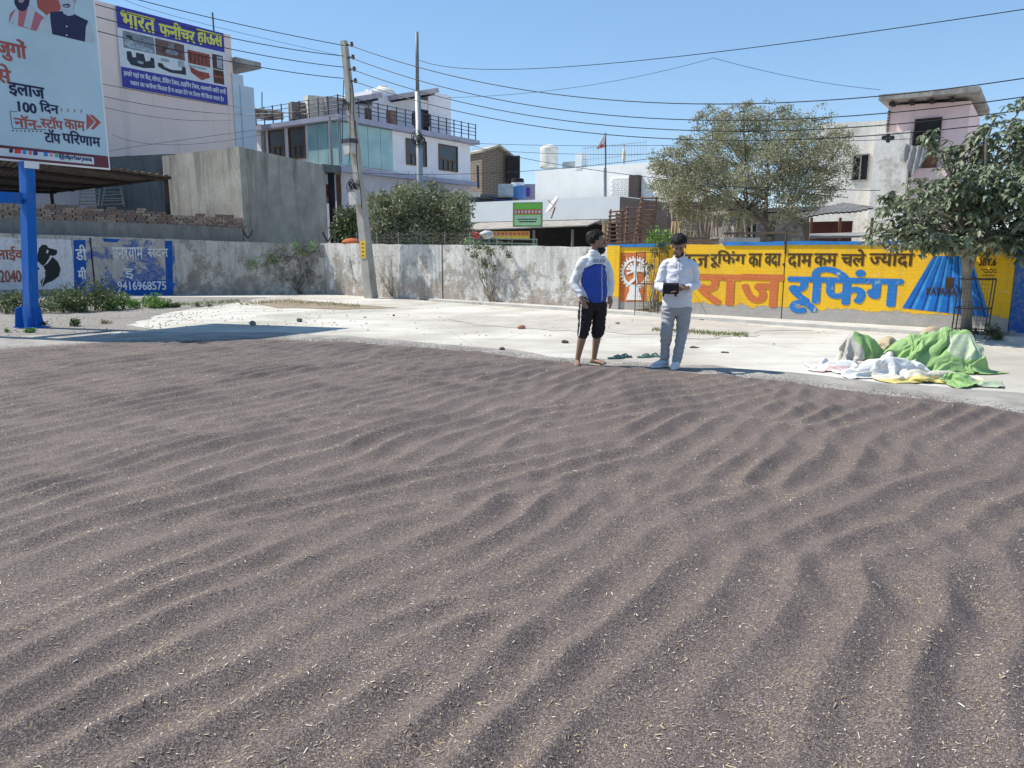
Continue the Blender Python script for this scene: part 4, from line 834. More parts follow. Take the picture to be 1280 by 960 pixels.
# clutter of sheds between
def blk(name, x0, x1, y0, y1, D_, mat, lab, cat, dep=2.0, toground=True, dz=0):
    a, b = P(x0, y0, D_), P(x1, y0, D_); z0 = 0 if toground else P(x0, y1, D_).z
    return tag(MB().prism([xy(a), (b.x, D_ + dz), (b.x, D_ + dz + dep), (a.x, D_ + dep)], z0, a.z).build(name, mat), lab, cat)
blk('shed', 540, 592, 243, 270, 47, M('shed_grey', (.20, .19, .20)), 'grey shed beside the foot of the white house', 'shed')
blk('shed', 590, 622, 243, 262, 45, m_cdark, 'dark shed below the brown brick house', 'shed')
blk('shed', 616, 640, 248, 262, 44, M('navy_tarp', (.03, .04, .14)), 'shed covered with a navy blue sheet', 'shed')
blk('parapet', 560, 600, 240, 246, 43, M('pale_parapet', (.60, .57, .50)), 'pale parapet above the green bush', 'parapet', .3, False)
tag(MB().prism([xy(P(598, 242, 44)), xy(P(648, 242, 44)), xy(P(648, 242, 46)), xy(P(598, 242, 46))], [P(598, 246, 44).z - .1] * 4, [P(598, 246, 44).z, P(640, 250, 44).z, P(640, 250, 46).z, P(598, 246, 46).z]).build('tin_roof', M('dark_tin', (.10, .10, .10))), 'dark sagging tin roof over the small sheds', 'roof')
blk('lilac_building', 648, 671, 230, 262, 62, M('lilac_paint', (.38, .37, .46)), 'far lilac building with small purple window', 'building')
lb = P(657, 240, 61.8); tag(MB().box(lb, (.7, .1, .7)).build('purple_sign', M('purple', (.13, .06, .40))), 'small purple panel on the far lilac building', 'sign')
for (x, y, D_, r_, h, c_, nm, lab) in [(647, 240, 50, .52, .8, (.09, .22, .50), 'barrel_blue', 'blue water tank with a white and black lid behind the green signboard'), (686.5, 210, 42, .48, 1.05, (.80, .78, .70), 'tank_cream', 'cream ribbed water tank on the bright white building')]:
    p = P(x, y + (9 if 'blue' in nm else 0), D_); tk = thing('water_tank', p, lab, 'tank'); rings = []
    for i in range(13): rings.append((p.x, p.y, p.z + h * i / 12, r_ * (1 + .02 * (i % 2)), r_ * (1 + .02 * (i % 2))))
    rings += [(p.x, p.y, p.z + h * 1.1, r_ * .7, r_ * .7), (p.x, p.y, p.z + h * 1.15, r_ * .25, r_ * .25)]
    MB().loft(rings, 18).build('body', M(nm, c_, .6), tk, True)
    if 'blue' in nm:
        MB().loft([(p.x, p.y, p.z + h * .92, r_ * .85, r_ * .85), (p.x, p.y, p.z + h * 1.3, r_ * .8, r_ * .8)], 14).build('collar', m_hw, tk); MB().loft([(p.x, p.y, p.z + h * 1.3, r_ * .82, r_ * .82), (p.x, p.y, p.z + h * 1.6, r_ * .75, r_ * .75), (p.x, p.y, p.z + h * 1.65, r_ * .3, r_ * .3)], 14).build('lid', m_dark, tk)
tag(MB().box(P(632, 238, 46.5), (.9, .8, .7)).build('crate', M('pale_tank', (.42, .48, .52))), 'pale grey box tank beside the blue water tank', 'tank')
# bright white building
wA = P(775, 215, 38); WB = Plane(xy(wA + V2 * 9), xy(wA - V2 * 6)); zW = P(669, 214, 40.9).z; wl = WB.px(669, 230)[0]; wr = WB.px(838, 230)[0]
m_bw = M('bright_whitewash', (.95, .93, .88), .85, .06, 1.2, .15, 10, drip=.08); m_bw2 = M('pale_blue_whitewash', (.80, .84, .84), .85, .06, 1, .15, 10)
wb = thing('white_building', (wA.x, wA.y, 0), 'bright white building with water tank, flags and rooftop fence', 'building')
q = [WB.at(wl, 0), WB.at(wr, 0), WB.at(wr, 0, -6), WB.at(wl, 0, -6)]; zr1 = WB.px(775, 206)[1]
MB().prism([xy(p) for p in q], 0, [zW, P(838, 199, 36).z, P(838, 199, 36).z, zW]).build('wall', m_bw, wb)
def wbox(x0, x1, y0, y1, o0, o1, mat, name, par=None):
    a, b = WB.px(x0, y1)[0], WB.px(x1, y1)[0]; z1, z0 = WB.px(x0, y0)[1], WB.px(x0, y1)[1]
    return MB().prism([xy(WB.at(a, 0, o0)), xy(WB.at(b, 0, o0)), xy(WB.at(b, 0, o1)), xy(WB.at(a, 0, o1))], z0, z1).build(name, mat, par or wb)
wbox(719, 727, 192, 212, .02, -.6, m_bw2, 'roof_block'); wbox(699, 718, 202, 212, -.3, -1.2, M('roof_grey_box', (.25, .30, .34)), 'roof_block')
# whitewashed exposed bricks: real courses
a_, b_ = WB.px(763, 235)[0], WB.px(788, 235)[0]; z1_, z0_b = WB.px(775, 222)[1], WB.px(775, 249)[1]; ang = math.atan2(WB.u.y, WB.u.x)
mb = MB(); nr = 10
for r_ in range(nr):
    for c__ in range(5): mb.box(WB.at(a_ + (b_ - a_) * (c__ + .5 + (r_ % 2) * .3) / 5.3, z0_b + (z1_ - z0_b) * (r_ + .5) / nr, .02), ((b_ - a_) / 5.3 - .03, .05, (z1_ - z0_b) / nr - .03), ang)
tag(mb.build('brickwork', m_bw, wb), kind='stuff')
wbox(789, 801, 220, 262, .35, -.05, M('dark_brick', (.085, .065, .06)), 'chimney')
# rooftop fence
a, b = WB.at(WB.px(727, 205)[0], zW + .3, -.1), WB.at(WB.px(806, 200)[0], zW + .35, -.1); mb = MB(); m_thin = M('thin_grey_wire', (.35, .36, .38), .6)
for h in (.1, .65): mb.tube([a + Vector((0, 0, h)), b + Vector((0, 0, h))], .012, 3)
for i in range(24): p = a.lerp(b, i / 23); mb.tube([p - Vector((0, 0, .3)), p + Vector((0, 0, .75))], .009, 3)
tag(mb.build('roof_fence', m_thin), 'thin wire fence along the roof of the bright white building', 'fence', kind='stuff')
for (x, y0, y1, D_, c_, lab, pts) in [(757, 166, 250, 35, (.62, .12, .10), 'red and cream pennant flag on a tall pole before the white building', [(757, 166), (751, 177), (745, 187), (752, 185), (757, 184)]), (780, 180, 205, 36, (.60, .55, .30), 'yellowish pennant hanging on a short rooftop pole', [(780, 183), (782, 190), (781.5, 203), (778.5, 204), (777.5, 192)])]:
    fl = thing('flag', P(x, y1, D_), lab, 'flag'); MB().tube([P(x, y1, D_), P(x, y0, D_)], .03, 6).build('pole', m_rail if x < 770 else m_thin, fl)
    if x < 770: MB().tube([P(x - .5, 250, D_), P(x - .5, 210, D_)], .07, 8).build('mast', M('mast_grey', (.22, .24, .26)), fl)
    t = NT('flag_cloth_%d' % x); cc = t.mix(t.ramp(t.noise(3, 3), [(.45, 0), (.5, 1)]), c_, (.75, .62, .55)); mfl = t.done(cc, .8)
    mb = MB(); mb.add([P(px_, py_, D_ - .05 + .12 * math.sin(i * 1.9)) for i, (px_, py_) in enumerate(pts)] + [P(px_, py_, D_ - .02 + .12 * math.sin(i * 1.9)) for i, (px_, py_) in enumerate(pts)], [(0, 1, 2), (0, 2, 3), (0, 3, 4), (7, 6, 5), (8, 7, 5), (9, 8, 5)]); mb.build('cloth', mfl, fl)
# lower pale blue shop
lA = P(775, 246, 33); WL = Plane(xy(lA + V2 * 12), xy(lA - V2 * 1)); sl0, sl1 = WL.px(586, 265)[0], WL.px(776, 265)[0]; zl1, zl0 = WL.px(775, 245)[1], WL.px(775, 273)[1]
shop = thing('shop', WL.at(8, 0), 'low pale blue shop with a sheet awning over its dark front', 'shop')
def lbox(x0, x1, y0, y1, o0, o1, mat, name, par=None, g=False, yb=None):
    a, b = WL.px(x0, (y0 + y1) / 2)[0], WL.px(x1, (y0 + y1) / 2)[0]; z1, z0 = WL.px(x0, y0)[1], (0 if g else WL.px(x0, y1)[1])
    return MB().prism([xy(WL.at(a, 0, o0)), xy(WL.at(b, 0, o0)), xy(WL.at(b, 0, o1)), xy(WL.at(a, 0, o1))], z0, z1).build(name, mat, par or shop)
q = [WL.at(sl0, 0), WL.at(sl1, 0), WL.at(sl1, 0, -3), WL.at(sl0, 0, -3)]
MB().prism([xy(p) for p in q], zl0, [zl1 - .0, zl1, zl1, zl1 - .0]).build('upper_wall', m_bw2, shop)
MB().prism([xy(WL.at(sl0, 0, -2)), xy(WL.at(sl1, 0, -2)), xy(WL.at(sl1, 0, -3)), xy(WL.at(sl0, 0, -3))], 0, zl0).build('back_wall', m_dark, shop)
MB().prism([xy(WL.at(sl0, 0, .05)), xy(WL.at(sl1, 0, .05)), xy(WL.at(sl1, 0, -2)), xy(WL.at(sl0, 0, -2))], zl0 - .16, zl0 - .003).build('lintel', m_conc, shop)
za, zb = WL.px(700, 276)[1], WL.px(700, 287)[1]
MB().slab(WL.at(WL.px(603, 285)[0], za, .1), WL.at(WL.px(752, 280)[0], za, .1), WL.at(WL.px(758, 290)[0], zb + .12, 1.7), WL.at(WL.px(590, 290)[0], zb, 1.7), .05).build('awning', M('awning_sheet', (.36, .33, .30), .8, .3, 3), shop)
for x in (690, 737): p = WL.at(WL.px(x, 300)[0], 0, 1.5); MB().tube([p, p + Vector((0, 0, zb - .05))], .06, 6).build('post', M('post_grey', (.20, .20, .20)) if x == 690 else bpy.data.materials['post_grey'], shop)
for i in range(9): x = 655 + i * 12; lbox(x, x + 6, 277, 281, .12, .052, m_dark if i % 2 else m_conc, 'vent_block')
# shadowed satellite dish and green signboard, orange signboard
ds = thing('satellite_dish', WL.at(WL.px(694, 270)[0], 3.4, .4), 'small tilted satellite dish on an arm in front of the pale blue shop wall', 'dish')
c0 = P(693, 258, 32.3); dn_ = Vector((-.80, -.15, .58)).normalized(); d1 = dn_.orthogonal().normalized(); d2 = dn_.cross(d1); mb = MB(); vs = []
for k, (r_, dp_) in enumerate([(.02, 0), (.2, .03), (.34, .08), (.42, .14), (.41, .15), (.2, .045), (.02, .015)]): vs += [c0 + (d1 * math.cos(j * .3927) + d2 * math.sin(j * .3927)) * r_ + dn_ * dp_ for j in range(16)]
mb.add(vs, [(i * 16 + j, i * 16 + (j + 1) % 16, (i + 1) * 16 + (j + 1) % 16, (i + 1) * 16 + j) for i in range(6) for j in range(16)]); mb.build('dish', M('dish_pale', (.62, .56, .54)), ds, True)
MB().tube([c0, c0 + dn_ * .35 + Vector((0, 0, .05))], .015, 5).build('feed_arm', m_rail, ds)
for a_d in [0]: MB().tube([P(694, 259, 32.5), P(689, 273, 32.7)], .03, 6).build('arm', M('rusty_arm', (.28, .14, .10)), ds)
def signboard(x0, x1, y0, y1, D_, lab, build):
    a, b = P(x0, (y0 + y1) / 2, D_ + .15), P(x1, (y0 + y1) / 2, D_ - .15); pl = Plane(xy(a), xy(b)); z1, z0 = P(x0, y0, D_).z, P(x0, y1, D_).z
    th = thing('signboard', (a.x, a.y, z0), lab, 'sign'); build(th, pl, pl.L, z0, z1); return th
m_gs = M('sign_green', (.22, .62, .10), .5, .1, 3, 0); m_gs2 = M('sign_pale_green', (.50, .78, .42), .5, .1, 3, 0); m_rdp = M('sign_red', (.70, .12, .05), .5, .2, 3, 0)
def b1(th, pl, L, z0, z1):
    an = math.atan2(pl.u.y, pl.u.x); MB().box(pl.at(L / 2, (z0 + z1) / 2, 0), (L, .06, z1 - z0), an).build('board', m_gs, th); H = z1 - z0
    mb = MB(); mb.add([pl.at(.05, z0 + H * .05, .034), pl.at(L - .05, z0 + H * .05, .034), pl.at(L - .05, z0 + H * .48, .034), pl.at(.05, z0 + H * .48, .034)], [(0, 1, 2, 3)]).build('lower_panel', m_gs2, th)
    mb = MB(); mb.add([pl.at(.02, z0 + H * .52, .036), pl.at(L - .03, z0 + H * .52, .036), pl.at(L - .03, z0 + H * .72, .036), pl.at(.02, z0 + H * .72, .036)], [(0, 1, 2, 3)]).build('heading_strip', m_rdp, th)
    for i, (a, b, f) in enumerate([(.1, .9, .40), (.15, .85, .30), (.2, .8, .20)]):
        for j in range(7): u_ = a + (b - a) * j / 7; MB().box(pl.at(L * (u_ + .04), z0 + H * f, .037), (L * .08, .006, H * .05), an).build('text_mark', m_bwh if i == 0 else m_nv, th)
    for j in range(8): MB().box(pl.at(L * (.08 + .12 * j), z0 + H * .62, .038), (L * .07, .006, H * .12), an).build('text_mark', m_bwh, th)
    fr = MB(); 
    for z in (z0, z1): fr.box(pl.at(L / 2, z, .0), (L + .04, .09, .04), an)
    for s_ in (0, L): fr.box(pl.at(s_, (z0 + z1) / 2, .0), (.04, .094, z1 - z0), an)
    fr.build('frame', M('frame_grey', (.30, .33, .26)), th)
signboard(642, 677.5, 253.5, 283, 32.0, 'green signboard with a red heading strip above the shop awning', b1)
def b2(th, pl, L, z0, z1):
    an = math.atan2(pl.u.y, pl.u.x); H = z1 - z0; MB().box(pl.at(L / 2, (z0 + z1) / 2, 0), (L, .06, H), an).build('board', M('sign_orange', (.80, .38, .10), .5, .2, 3, 0), th)
    mb = MB(); mb.add([pl.at(.02, z0 + .02, .033), pl.at(L - .02, z0 + .02, .033), pl.at(L - .02, z0 + H * .4, .033), pl.at(.02, z0 + H * .4, .033)], [(0, 1, 2, 3)]).build('yellow_strip', M('sign_yellow', (.85, .60, .08), .5, .1, 3, 0), th)
    for j in range(9): MB().box(pl.at(L * (.07 + .108 * j), z0 + H * .68, .037), (L * .06, .006, H * .3), an).build('text_mark', m_rdp, th)
signboard(615, 662, 289, 298.5, 29.5, 'long orange and yellow signboard seen just above the grey wall', b2)
# bicycle-cart rail and bundles by the bush
mb = MB(); 
for y in (298, 303.5): mb.tube([P(596, y, 29), P(672, y + 1.5, 29)], .025, 5)
for x in (600, 612, 640, 671): mb.tube([P(x, 298, 29), P(x, 312, 29)], .025, 5)
tag(mb.build('pipe_rail', M('green_pipe', (.22, .30, .24))), 'thin green pipe railing behind the grey wall beside the bush', 'railing')
def sack(name, c, r, mat, lab, cat, seed=1, group=None):
    mb = MB().ball(c, r, 16, 10); mb.v = [tuple(Vector(p) + (Vector(p) - Vector(c)).normalized() * noise.noise(Vector(p) * 5 + Vector((seed, 0, 0))) * min(r) * .5) for p in mb.v]
    return tag(mb.build(name, mat, None, True), lab, cat, group)
sack('bundle', P(592, 294, 29), (.28, .2, .14), M('bundle_red', (.50, .08, .06)), 'small red cloth bundle on the green railing beside the bush', 'bundle', 2)
sack('bundle', P(609, 293, 29), (.28, .2, .15), M('bundle_white', (.62, .62, .64)), 'small whitish bundle left of the orange signboard', 'bundle', 3)
sack('bundle', P(584, 304, 28), (.25, .2, .22), M('bundle_green', (.40, .55, .30)), 'pale green bundle low beside the bush on the wall line', 'bundle', 4)
# dark brick wall behind the bamboo, shed, brick stack
DB = Plane(xy(P(774, 270, 31)), xy(P(935, 270, 29)))
t = NT('soot_brick'); bt = t.n('ShaderNodeTexBrick'); t.set(bt.inputs['Vector'], t.map((1, 1, 1), (math.pi / 2, 0, 0))); bt.inputs['Scale'].default_value = 1; bt.inputs['Brick Width'].default_value = .24; bt.inputs['Row Height'].default_value = .08; bt.inputs['Mortar Size'].default_value = .008
bt.inputs['Color1'].default_value = (.085, .06, .05, 1); bt.inputs['Color2'].default_value = (.14, .10, .085, 1); bt.inputs['Mortar'].default_value = (.16, .15, .14, 1)
m_sbk = t.done(t.mix(t.ramp(t.noise(1.1, 7, .7), [(.4, 0), (.7, .7)]), bt.outputs['Color'], (.17, .15, .14)), .95, t.bump(t.math('MULTIPLY', bt.outputs['Fac'], -1), .5, .01))
dbw = thing('dark_brick_wall', DB.at(3, 0), 'dark sooty brick wall standing behind the bamboo ladders', 'wall')
for (x0, x1, y0, y1) in [(774, 835, 246, 253), (835, 930, 253, 250)]:
    wall_box(DB, DB.px(x0, 270)[0] + .01, DB.px(x1, 270)[0], DB.px(x0, y0)[1], DB.px(x1, y1)[1], .25, m_sbk, 'wall', dbw, 1)
q0, q1 = P(918, 270, 26), P(1012, 270, 25.5); zs = P(918, 264, 26).z
sh = thing('concrete_shed', (q0.x, q0.y, 0), 'grey patched concrete shed behind the feathery tree', 'shed')
MB().prism([xy(q0), xy(q1), (q1.x, 28.5), (q0.x, 29)], 0, [zs - .15, zs, zs, zs]).build('wall', old_wall('shed_wall', (.42, .40, .37), (.17, .165, .16), .52, 0, dirt=.6, scale=1), sh)
MB().slab(Vector((q0.x - .3, q0.y - .3, zs + .05)), Vector((q1.x + .2, q1.y - .3, zs + .12)), Vector((q1.x + .2, 28.7, zs + .12)), Vector((q0.x - .3, 29, zs + .05)), .12).build('roof', m_conc, sh)
mb = MB(); mb.box(P(948, 295, 25.9), (.9, .1, .8)); mb.build('dark_opening', m_dark, sh)
q0, q1 = P(1010, 275, 24.5), P(1094, 275, 23); zs = P(1010, 272, 24.5).z
rs = thing('red_shed', (q0.x, q0.y, 0), 'open shed with maroon back wall and sagging tin roof', 'shed')
MB().prism([xy(q0 + Vector((0, 1.5, 0))), xy(q1 + Vector((0, 1.5, 0))), (q1.x, 26.6), (q0.x, 27)], 0, zs - .1).build('back_wall', M('maroon_wall', (.13, .045, .04)), rs)
n_ = 26; row1 = [P(1008 + i * 3.4, 272 - i * .5 - 1.5 * math.sin(i * .25), 24) + Vector((0, 0, .03 * (i % 2))) for i in range(n_)]; row2 = [p + Vector((.2, 2.8, .3)) for p in row1]
mb = MB(); mb.add(row1 + row2, [(i, i + 1, n_ + i + 1, n_ + i) for i in range(n_ - 1)]); mb.add([p - Vector((0, 0, .04)) for p in row1 + row2], [(i, i + 1, n_ + i + 1, n_ + i) for i in range(n_ - 1)]); mb.build('tin_roof', M('tin_dark_grey', (.13, .13, .13), .7, .4, 4), rs)
for x in (1014, 1050, 1090): p = P(x, 280, 23.9); MB().tube([(p.x, p.y, 0), (p.x, p.y, P(x, 270, 23.9).z - .05)], .05, 5).build('post', m_wood, rs)
mb = MB(); mb.slab(P(1012, 296, 22.5), P(1086, 294, 22), P(1086, 290, 23.2), P(1012, 292, 23.4), .06).build('shelf', m_conc, rs)

# --- weathered house at right
rC = P(1213, 150, 30); RV = Plane(xy(rC + V2 * 9), xy(rC)); 
m_rh = old_wall('weathered_white_house', (.90, .86, .78), (.55, .50, .45), .42, 0, dirt=.22, scale=.8); m_rp = old_wall('weathered_pink', (.86, .62, .62), (.70, .64, .60), .47, .03, dirt=.12, scale=.7)
rh = thing('weathered_house', (rC.x, rC.y, 0), 'weathered white and pink house with a rooftop room behind the leafy tree', 'house')
def rbox(x0, x1, y0, y1, o0, o1, mat, name, g=False, y0b=None):
    a, b = RV.px(x0, y0)[0], RV.px(x1, y0)[0]; z1 = RV.px(x0, y0)[1]; z1b = RV.px(x1, y0b)[1] if y0b else z1; z0 = 0 if g else RV.px(x0, y1)[1]
    return MB().prism([xy(RV.at(a, 0, o0)), xy(RV.at(b, 0, o0)), xy(RV.at(b, 0, o1)), xy(RV.at(a, 0, o1))], z0, [z1, z1b, z1b, z1]).build(name, mat, rh)
rbox(1022, 1111, 155, 0, 0, -6, m_rh, 'left_wall', True, 150)
rbox(1111, 1213, 132, 0, -.02, -5, m_rp, 'tower_room', True, 126)
rbox(1098, 1141, 170, 0, .75, .0, m_rh, 'balcony_wall', True, 166); rbox(1141, 1200, 212, 0, .3, 0, m_rp, 'lower_front', True)
a, b = RV.px(1103, 130)[0], RV.px(1213, 122)[0]; z1, z2 = RV.px(1103, 123)[1], RV.px(1213, 114)[1]
MB().slab(RV.at(a, z1, .9), RV.at(b + .35, z2, .9), RV.at(b + .35, z2, -5), RV.at(a, z1, -5), .2).build('roof_slab', old_wall('slab_concrete', (.42, .40, .36), (.28, .26, .24), .5, 0, dirt=.6, scale=1.2), rh)
for i in range(4): f_ = (i + .6) / 4.4; MB().box(RV.at(a + (b - a) * f_, z1 + (z2 - z1) * f_ - .31, .30), (.16, .55, .10), math.atan2(RV.u.y, RV.u.x)).build('bracket', m_dark, rh)
window(RV, 1145, 150, 1177, 184, rh, m_dark, M('dark_red_brown', (.06, .035, .035)), 3, .55)
window(RV, 1067, 194, 1087, 226, rh, m_dark, m_conc, 2)
MB().box(RV.at(RV.px(1162, 205)[0], RV.px(1162, 201)[1], .05), (.5, .1, .9), math.atan2(RV.u.y, RV.u.x)).build('door', m_wood, rh)
for (x, y) in [(1109, 175), (1114, 172.5), (1119, 175), (1114, 178)]:
    o = MB(); c0 = RV.at(*RV.px(x + 0, y), .755); o.add([c0 + RV.u * (.09 * math.cos(k * .5236)) + Vector((0, 0, .09 * math.sin(k * .5236))) for k in range(12)], [tuple(range(12))]); o.build('vent_hole', m_dark, rh)
for i in range(9): MB().box(RV.at(RV.px(1111.5, 140)[0], RV.px(1111, 140 + i * 3.6)[1], .03), (.09, .08, .07), math.atan2(RV.u.y, RV.u.x)).build('toothed_brick', m_sbk, rh)
# cloth on the balcony
n_ = 14; a, b = RV.px(1136, 180)[0], RV.px(1163, 184)[0]; mb = MB(); vs = []
for j in range(10):
    for i in range(n_):
        u_ = i / (n_ - 1); hang = (.95 if j else 0) * (j / 9) * (1 - .45 * abs(u_ - .45) * 2) * 1.15
        vs.append(RV.at(a + (b - a) * u_, RV.px(1140, 182)[1] - .12 * math.sin(u_ * 3.14) - hang, .86 + .05 * math.sin(u_ * 22 + j * .4)))
mb.add(vs, [(j * n_ + i, j * n_ + i + 1, (j + 1) * n_ + i + 1, (j + 1) * n_ + i) for j in range(9) for i in range(n_ - 1)])
tag(mb.build('hanging_cloth', M('grey_cloth', (.36, .35, .34), .9, .25, 5), None, True), 'grey cloth hung over the balcony of the weathered house', 'cloth')

# --- bamboo ladders, mats, poles and bricks behind the yellow wall
for i, (b, tp, D_, wd, n, m_, lab, sp) in enumerate([
    ((768, 306), (771, 262), 21.0, .42, 9, m_bamr, 'leftmost reddish bamboo ladder standing behind the man in the blue jacket', .8),
    ((779, 306), (777, 266), 21.6, .30, 8, m_bam, 'narrow brown bamboo ladder just right of the leftmost one', .9),
    ((791, 306), (793, 258), 21.2, .40, 8, m_bamr, 'middle bamboo ladder between the narrow one and the tallest one', .9),
    ((803, 306), (812, 246), 20.8, .46, 11, m_bamr, 'tallest reddish bamboo ladder leaning behind the sapling', .85),
    ((808, 306), (806, 262), 21.4, .40, 9, m_bam, 'brown bamboo ladder right behind the tallest ladder', .9),
    ((862, 292), (864, 262), 22.5, .34, 6, M('pale_wood', (.52, .47, .40)), 'pale wooden stepladder left of the bamboo poles', .55)]):
    ladder('bamboo_ladder' if i < 5 else 'stepladder', b, tp, D_, wd, n, m_, lab, .03, .3, sp, 'bamboo ladders behind the wall' if i < 5 else None)
for (x0, x1, y0, y1, lab) in [(752, 762, 275, 306, 'upright tan bamboo mat left of the ladders'), (838, 852, 277, 294, 'tan bamboo mat leaning beside the stepladder')]:
    mt = thing('bamboo_mat', P(x0, y1, 21.3), lab, 'mat'); n_ = 7
    for i in range(n_): x = x0 + (x1 - x0) * (i + .5) / n_; MB().tube([P(x, y1, 21.3 + random.uniform(-.03, .03)), P(x + 1.5, y0 + random.uniform(-1, 1), 21.5)], .026, 5).build('slat', M('tan_bamboo', (.50, .37, .22)) if 'tan_bamboo' not in bpy.data.materials else bpy.data.materials['tan_bamboo'], mt)
pole_w = ['thin', 'crooked', 'pale', 'grey', 'short', 'leaning', 'brown', 'long', 'bent', 'straight']
for i in range(24):
    x = 843 + i * 4.2 + random.uniform(-1.5, 1.5); D_ = 23 + random.uniform(-.6, .8); y1 = random.uniform(250, 272); dx = random.uniform(-5, 7)
    tag(MB().tube([P(x, 296, D_), P(x + dx * .5 + random.uniform(-.6, .6), (296 + y1) / 2, D_ + .1), P(x + dx, y1, D_ + .3)], [.032, .027, .02], 5).build('bamboo_pole', [m_bamg, m_bam, m_bamg][i % 3]), '%s %s bamboo pole from the left beneath the feathery tree' % (('leaning' if abs(dx) > 4 else 'upright') + (' tall' if y1 < 258 else ' short' if y1 > 266 else ''), 'first second third fourth fifth sixth seventh eighth ninth tenth eleventh twelfth thirteenth fourteenth fifteenth sixteenth seventeenth eighteenth nineteenth twentieth twenty-first twenty-second twenty-third twenty-fourth'.split()[i]), 'pole', 'bamboo poles beneath the feathery tree')
ncol = 0
m_rb = [M('stack_brick_%d' % i, c_, .95, .3, 9, .4, 40) for i, c_ in enumerate([(.50, .34, .25), (.44, .28, .20), (.56, .42, .33)])]
bs = thing('brick_stack', P(880, 300, 20.5), 'low stack of salmon bricks behind the yellow wall', 'bricks'); p_b = P(856, 303, 20.5); z_b = P(856, 306, 20.5).z
pb_ = [MB().box(parent_loc(bs), (.235, .11, .075)).build('brick', m_, bs) for m_ in m_rb]; first = [True] * 3
for r_ in range(5):
    for c__ in range(5 if r_ == 4 else 6):
        k = random.randrange(3); p = Vector((p_b.x + .05 + c__ * .245 + (r_ % 2) * .06 + random.uniform(-.01, .01), 20.5 + random.uniform(-.02, .02), 1.4 + r_ * .082))
        if first[k]: first[k] = False; pb_[k].location = p - parent_loc(bs)
        else: inst(pb_[k], 'brick', bs, p, random.uniform(-.05, .05))
MB().box((p_b.x + .7, 20.55, .68), (1.7, .4, 1.36)).build('core', m_conc, bs)
blk('rubble_ledge', 905, 950, 297, 306, 19.5, M('pale_ledge', (.48, .46, .43)), 'pale cement ledge right of the brick stack', 'ledge', .6)
# timbers across
for (x0, y0, x1, y1, D_, lab) in [(905, 292, 1000, 290, 20.5, 'long rusty pipe resting across the rubble behind the wall'), (838, 303, 905, 299, 20.0, 'pale plank lying on top of the bricks behind the wall')]:
    tag(MB().tube([P(x0, y0, D_), P(x1, y1, D_)], .035, 6).build('plank', m_bam), lab, 'plank')

# ================================================================== POLES AND WIRES
pb0, pt0 = P(464, 371.5, 23.7), P(430, 51, 23.7)
up_ = thing('utility_pole', (pb0.x, pb0.y, 0), 'leaning square concrete utility pole in the wall corner', 'utility pole')
def along(f_): return pb0.lerp(pt0, f_)
mb = MB(); vs = []
ax = Vector((.8, -.6, 0)); ay = Vector((.6, .8, 0))
for f_ in (-.01, .25, .5, .75, 1):
    h = .17 - .085 * f_
    vs += [along(f_) + ax * sx * h + ay * sy * h * .8 for sx, sy in ((-1, -1), (1, -1), (1, 1), (-1, 1))]
mb.add(vs, [(i * 4 + j, i * 4 + (j + 1) % 4, i * 4 + 4 + (j + 1) % 4, i * 4 + 4 + j) for i in range(4) for j in range(4)] + [(16, 17, 18, 19)]); mb.build('shaft', M('pole_concrete', (.40, .38, .34), .9, .25, 2, .4, 20, drip=.4), up_)
def fy(py): return (371.5 - py) / 320.5
f_ = fy(309); c0 = along(f_); ayo = (ay * -1); h = .17 - .085 * f_
mb = MB(); mb.slab(c0 - ax * .11 - ay * (h * .8 + .008) + Vector((-.0, 0, .26)), c0 + ax * .11 - ay * (h * .8 + .008) + Vector((0, 0, .26)), c0 + ax * .12 - ay * (h * .8 + .008) - Vector((0, 0, .26)), c0 - ax * .10 - ay * (h * .8 + .008) - Vector((0, 0, .26)), -.004).build('yellow_plate', M('plate_yellow', (.78, .52, .06), .6, .15), up_)
mk_ = MB()
for i in range(4): mk_.box(c0 - ay * (h * .8 + .016) + Vector((0, 0, .18 - i * .12)), (.11, .006, .05), math.atan2(ax.y, ax.x))
mk_.build('plate_marks', M('plate_brown', (.35, .18, .03)), up_)
for i, (py, r_) in enumerate([(57, .05), (72, .05), (86, .05), (100, .05)]):
    p = along(fy(py)); MB().tube([p, p + Vector((.22, -.12, .02))], .025, 6).build('insulator_arm', m_rail, up_)
    MB().loft([(p.x + .24, p.y - .13, p.z - .05, .045, .045), (p.x + .24, p.y - .13, p.z, .06, .06), (p.x + .24, p.y - .13, p.z + .03, .035, .035), (p.x + .24, p.y - .13, p.z + .07, .05, .05)], 10).build('insulator', M('brown_ceramic', (.09, .045, .03), .3) if i == 0 else bpy.data.materials['brown_ceramic'], up_)
for (py, hh, mat, nm) in [(182, .34, M('meter_box_grey', (.52, .50, .46), .6), 'meter_box'), (243, .42, bpy.data.materials['meter_box_grey'] if 'meter_box_grey' in bpy.data.materials else None, 'meter_box')]:
    p = along(fy(py)); MB().box(p - ay * .24, (.32, .2, hh), math.atan2(ax.y, ax.x), 0, -.1).build(nm, mat or bpy.data.materials['meter_box_grey'], up_)
p = along(fy(173)); MB().box(p - ay * .2, (.42, .3, .12), math.atan2(ax.y, ax.x)).build('band_clamp', m_rail, up_)
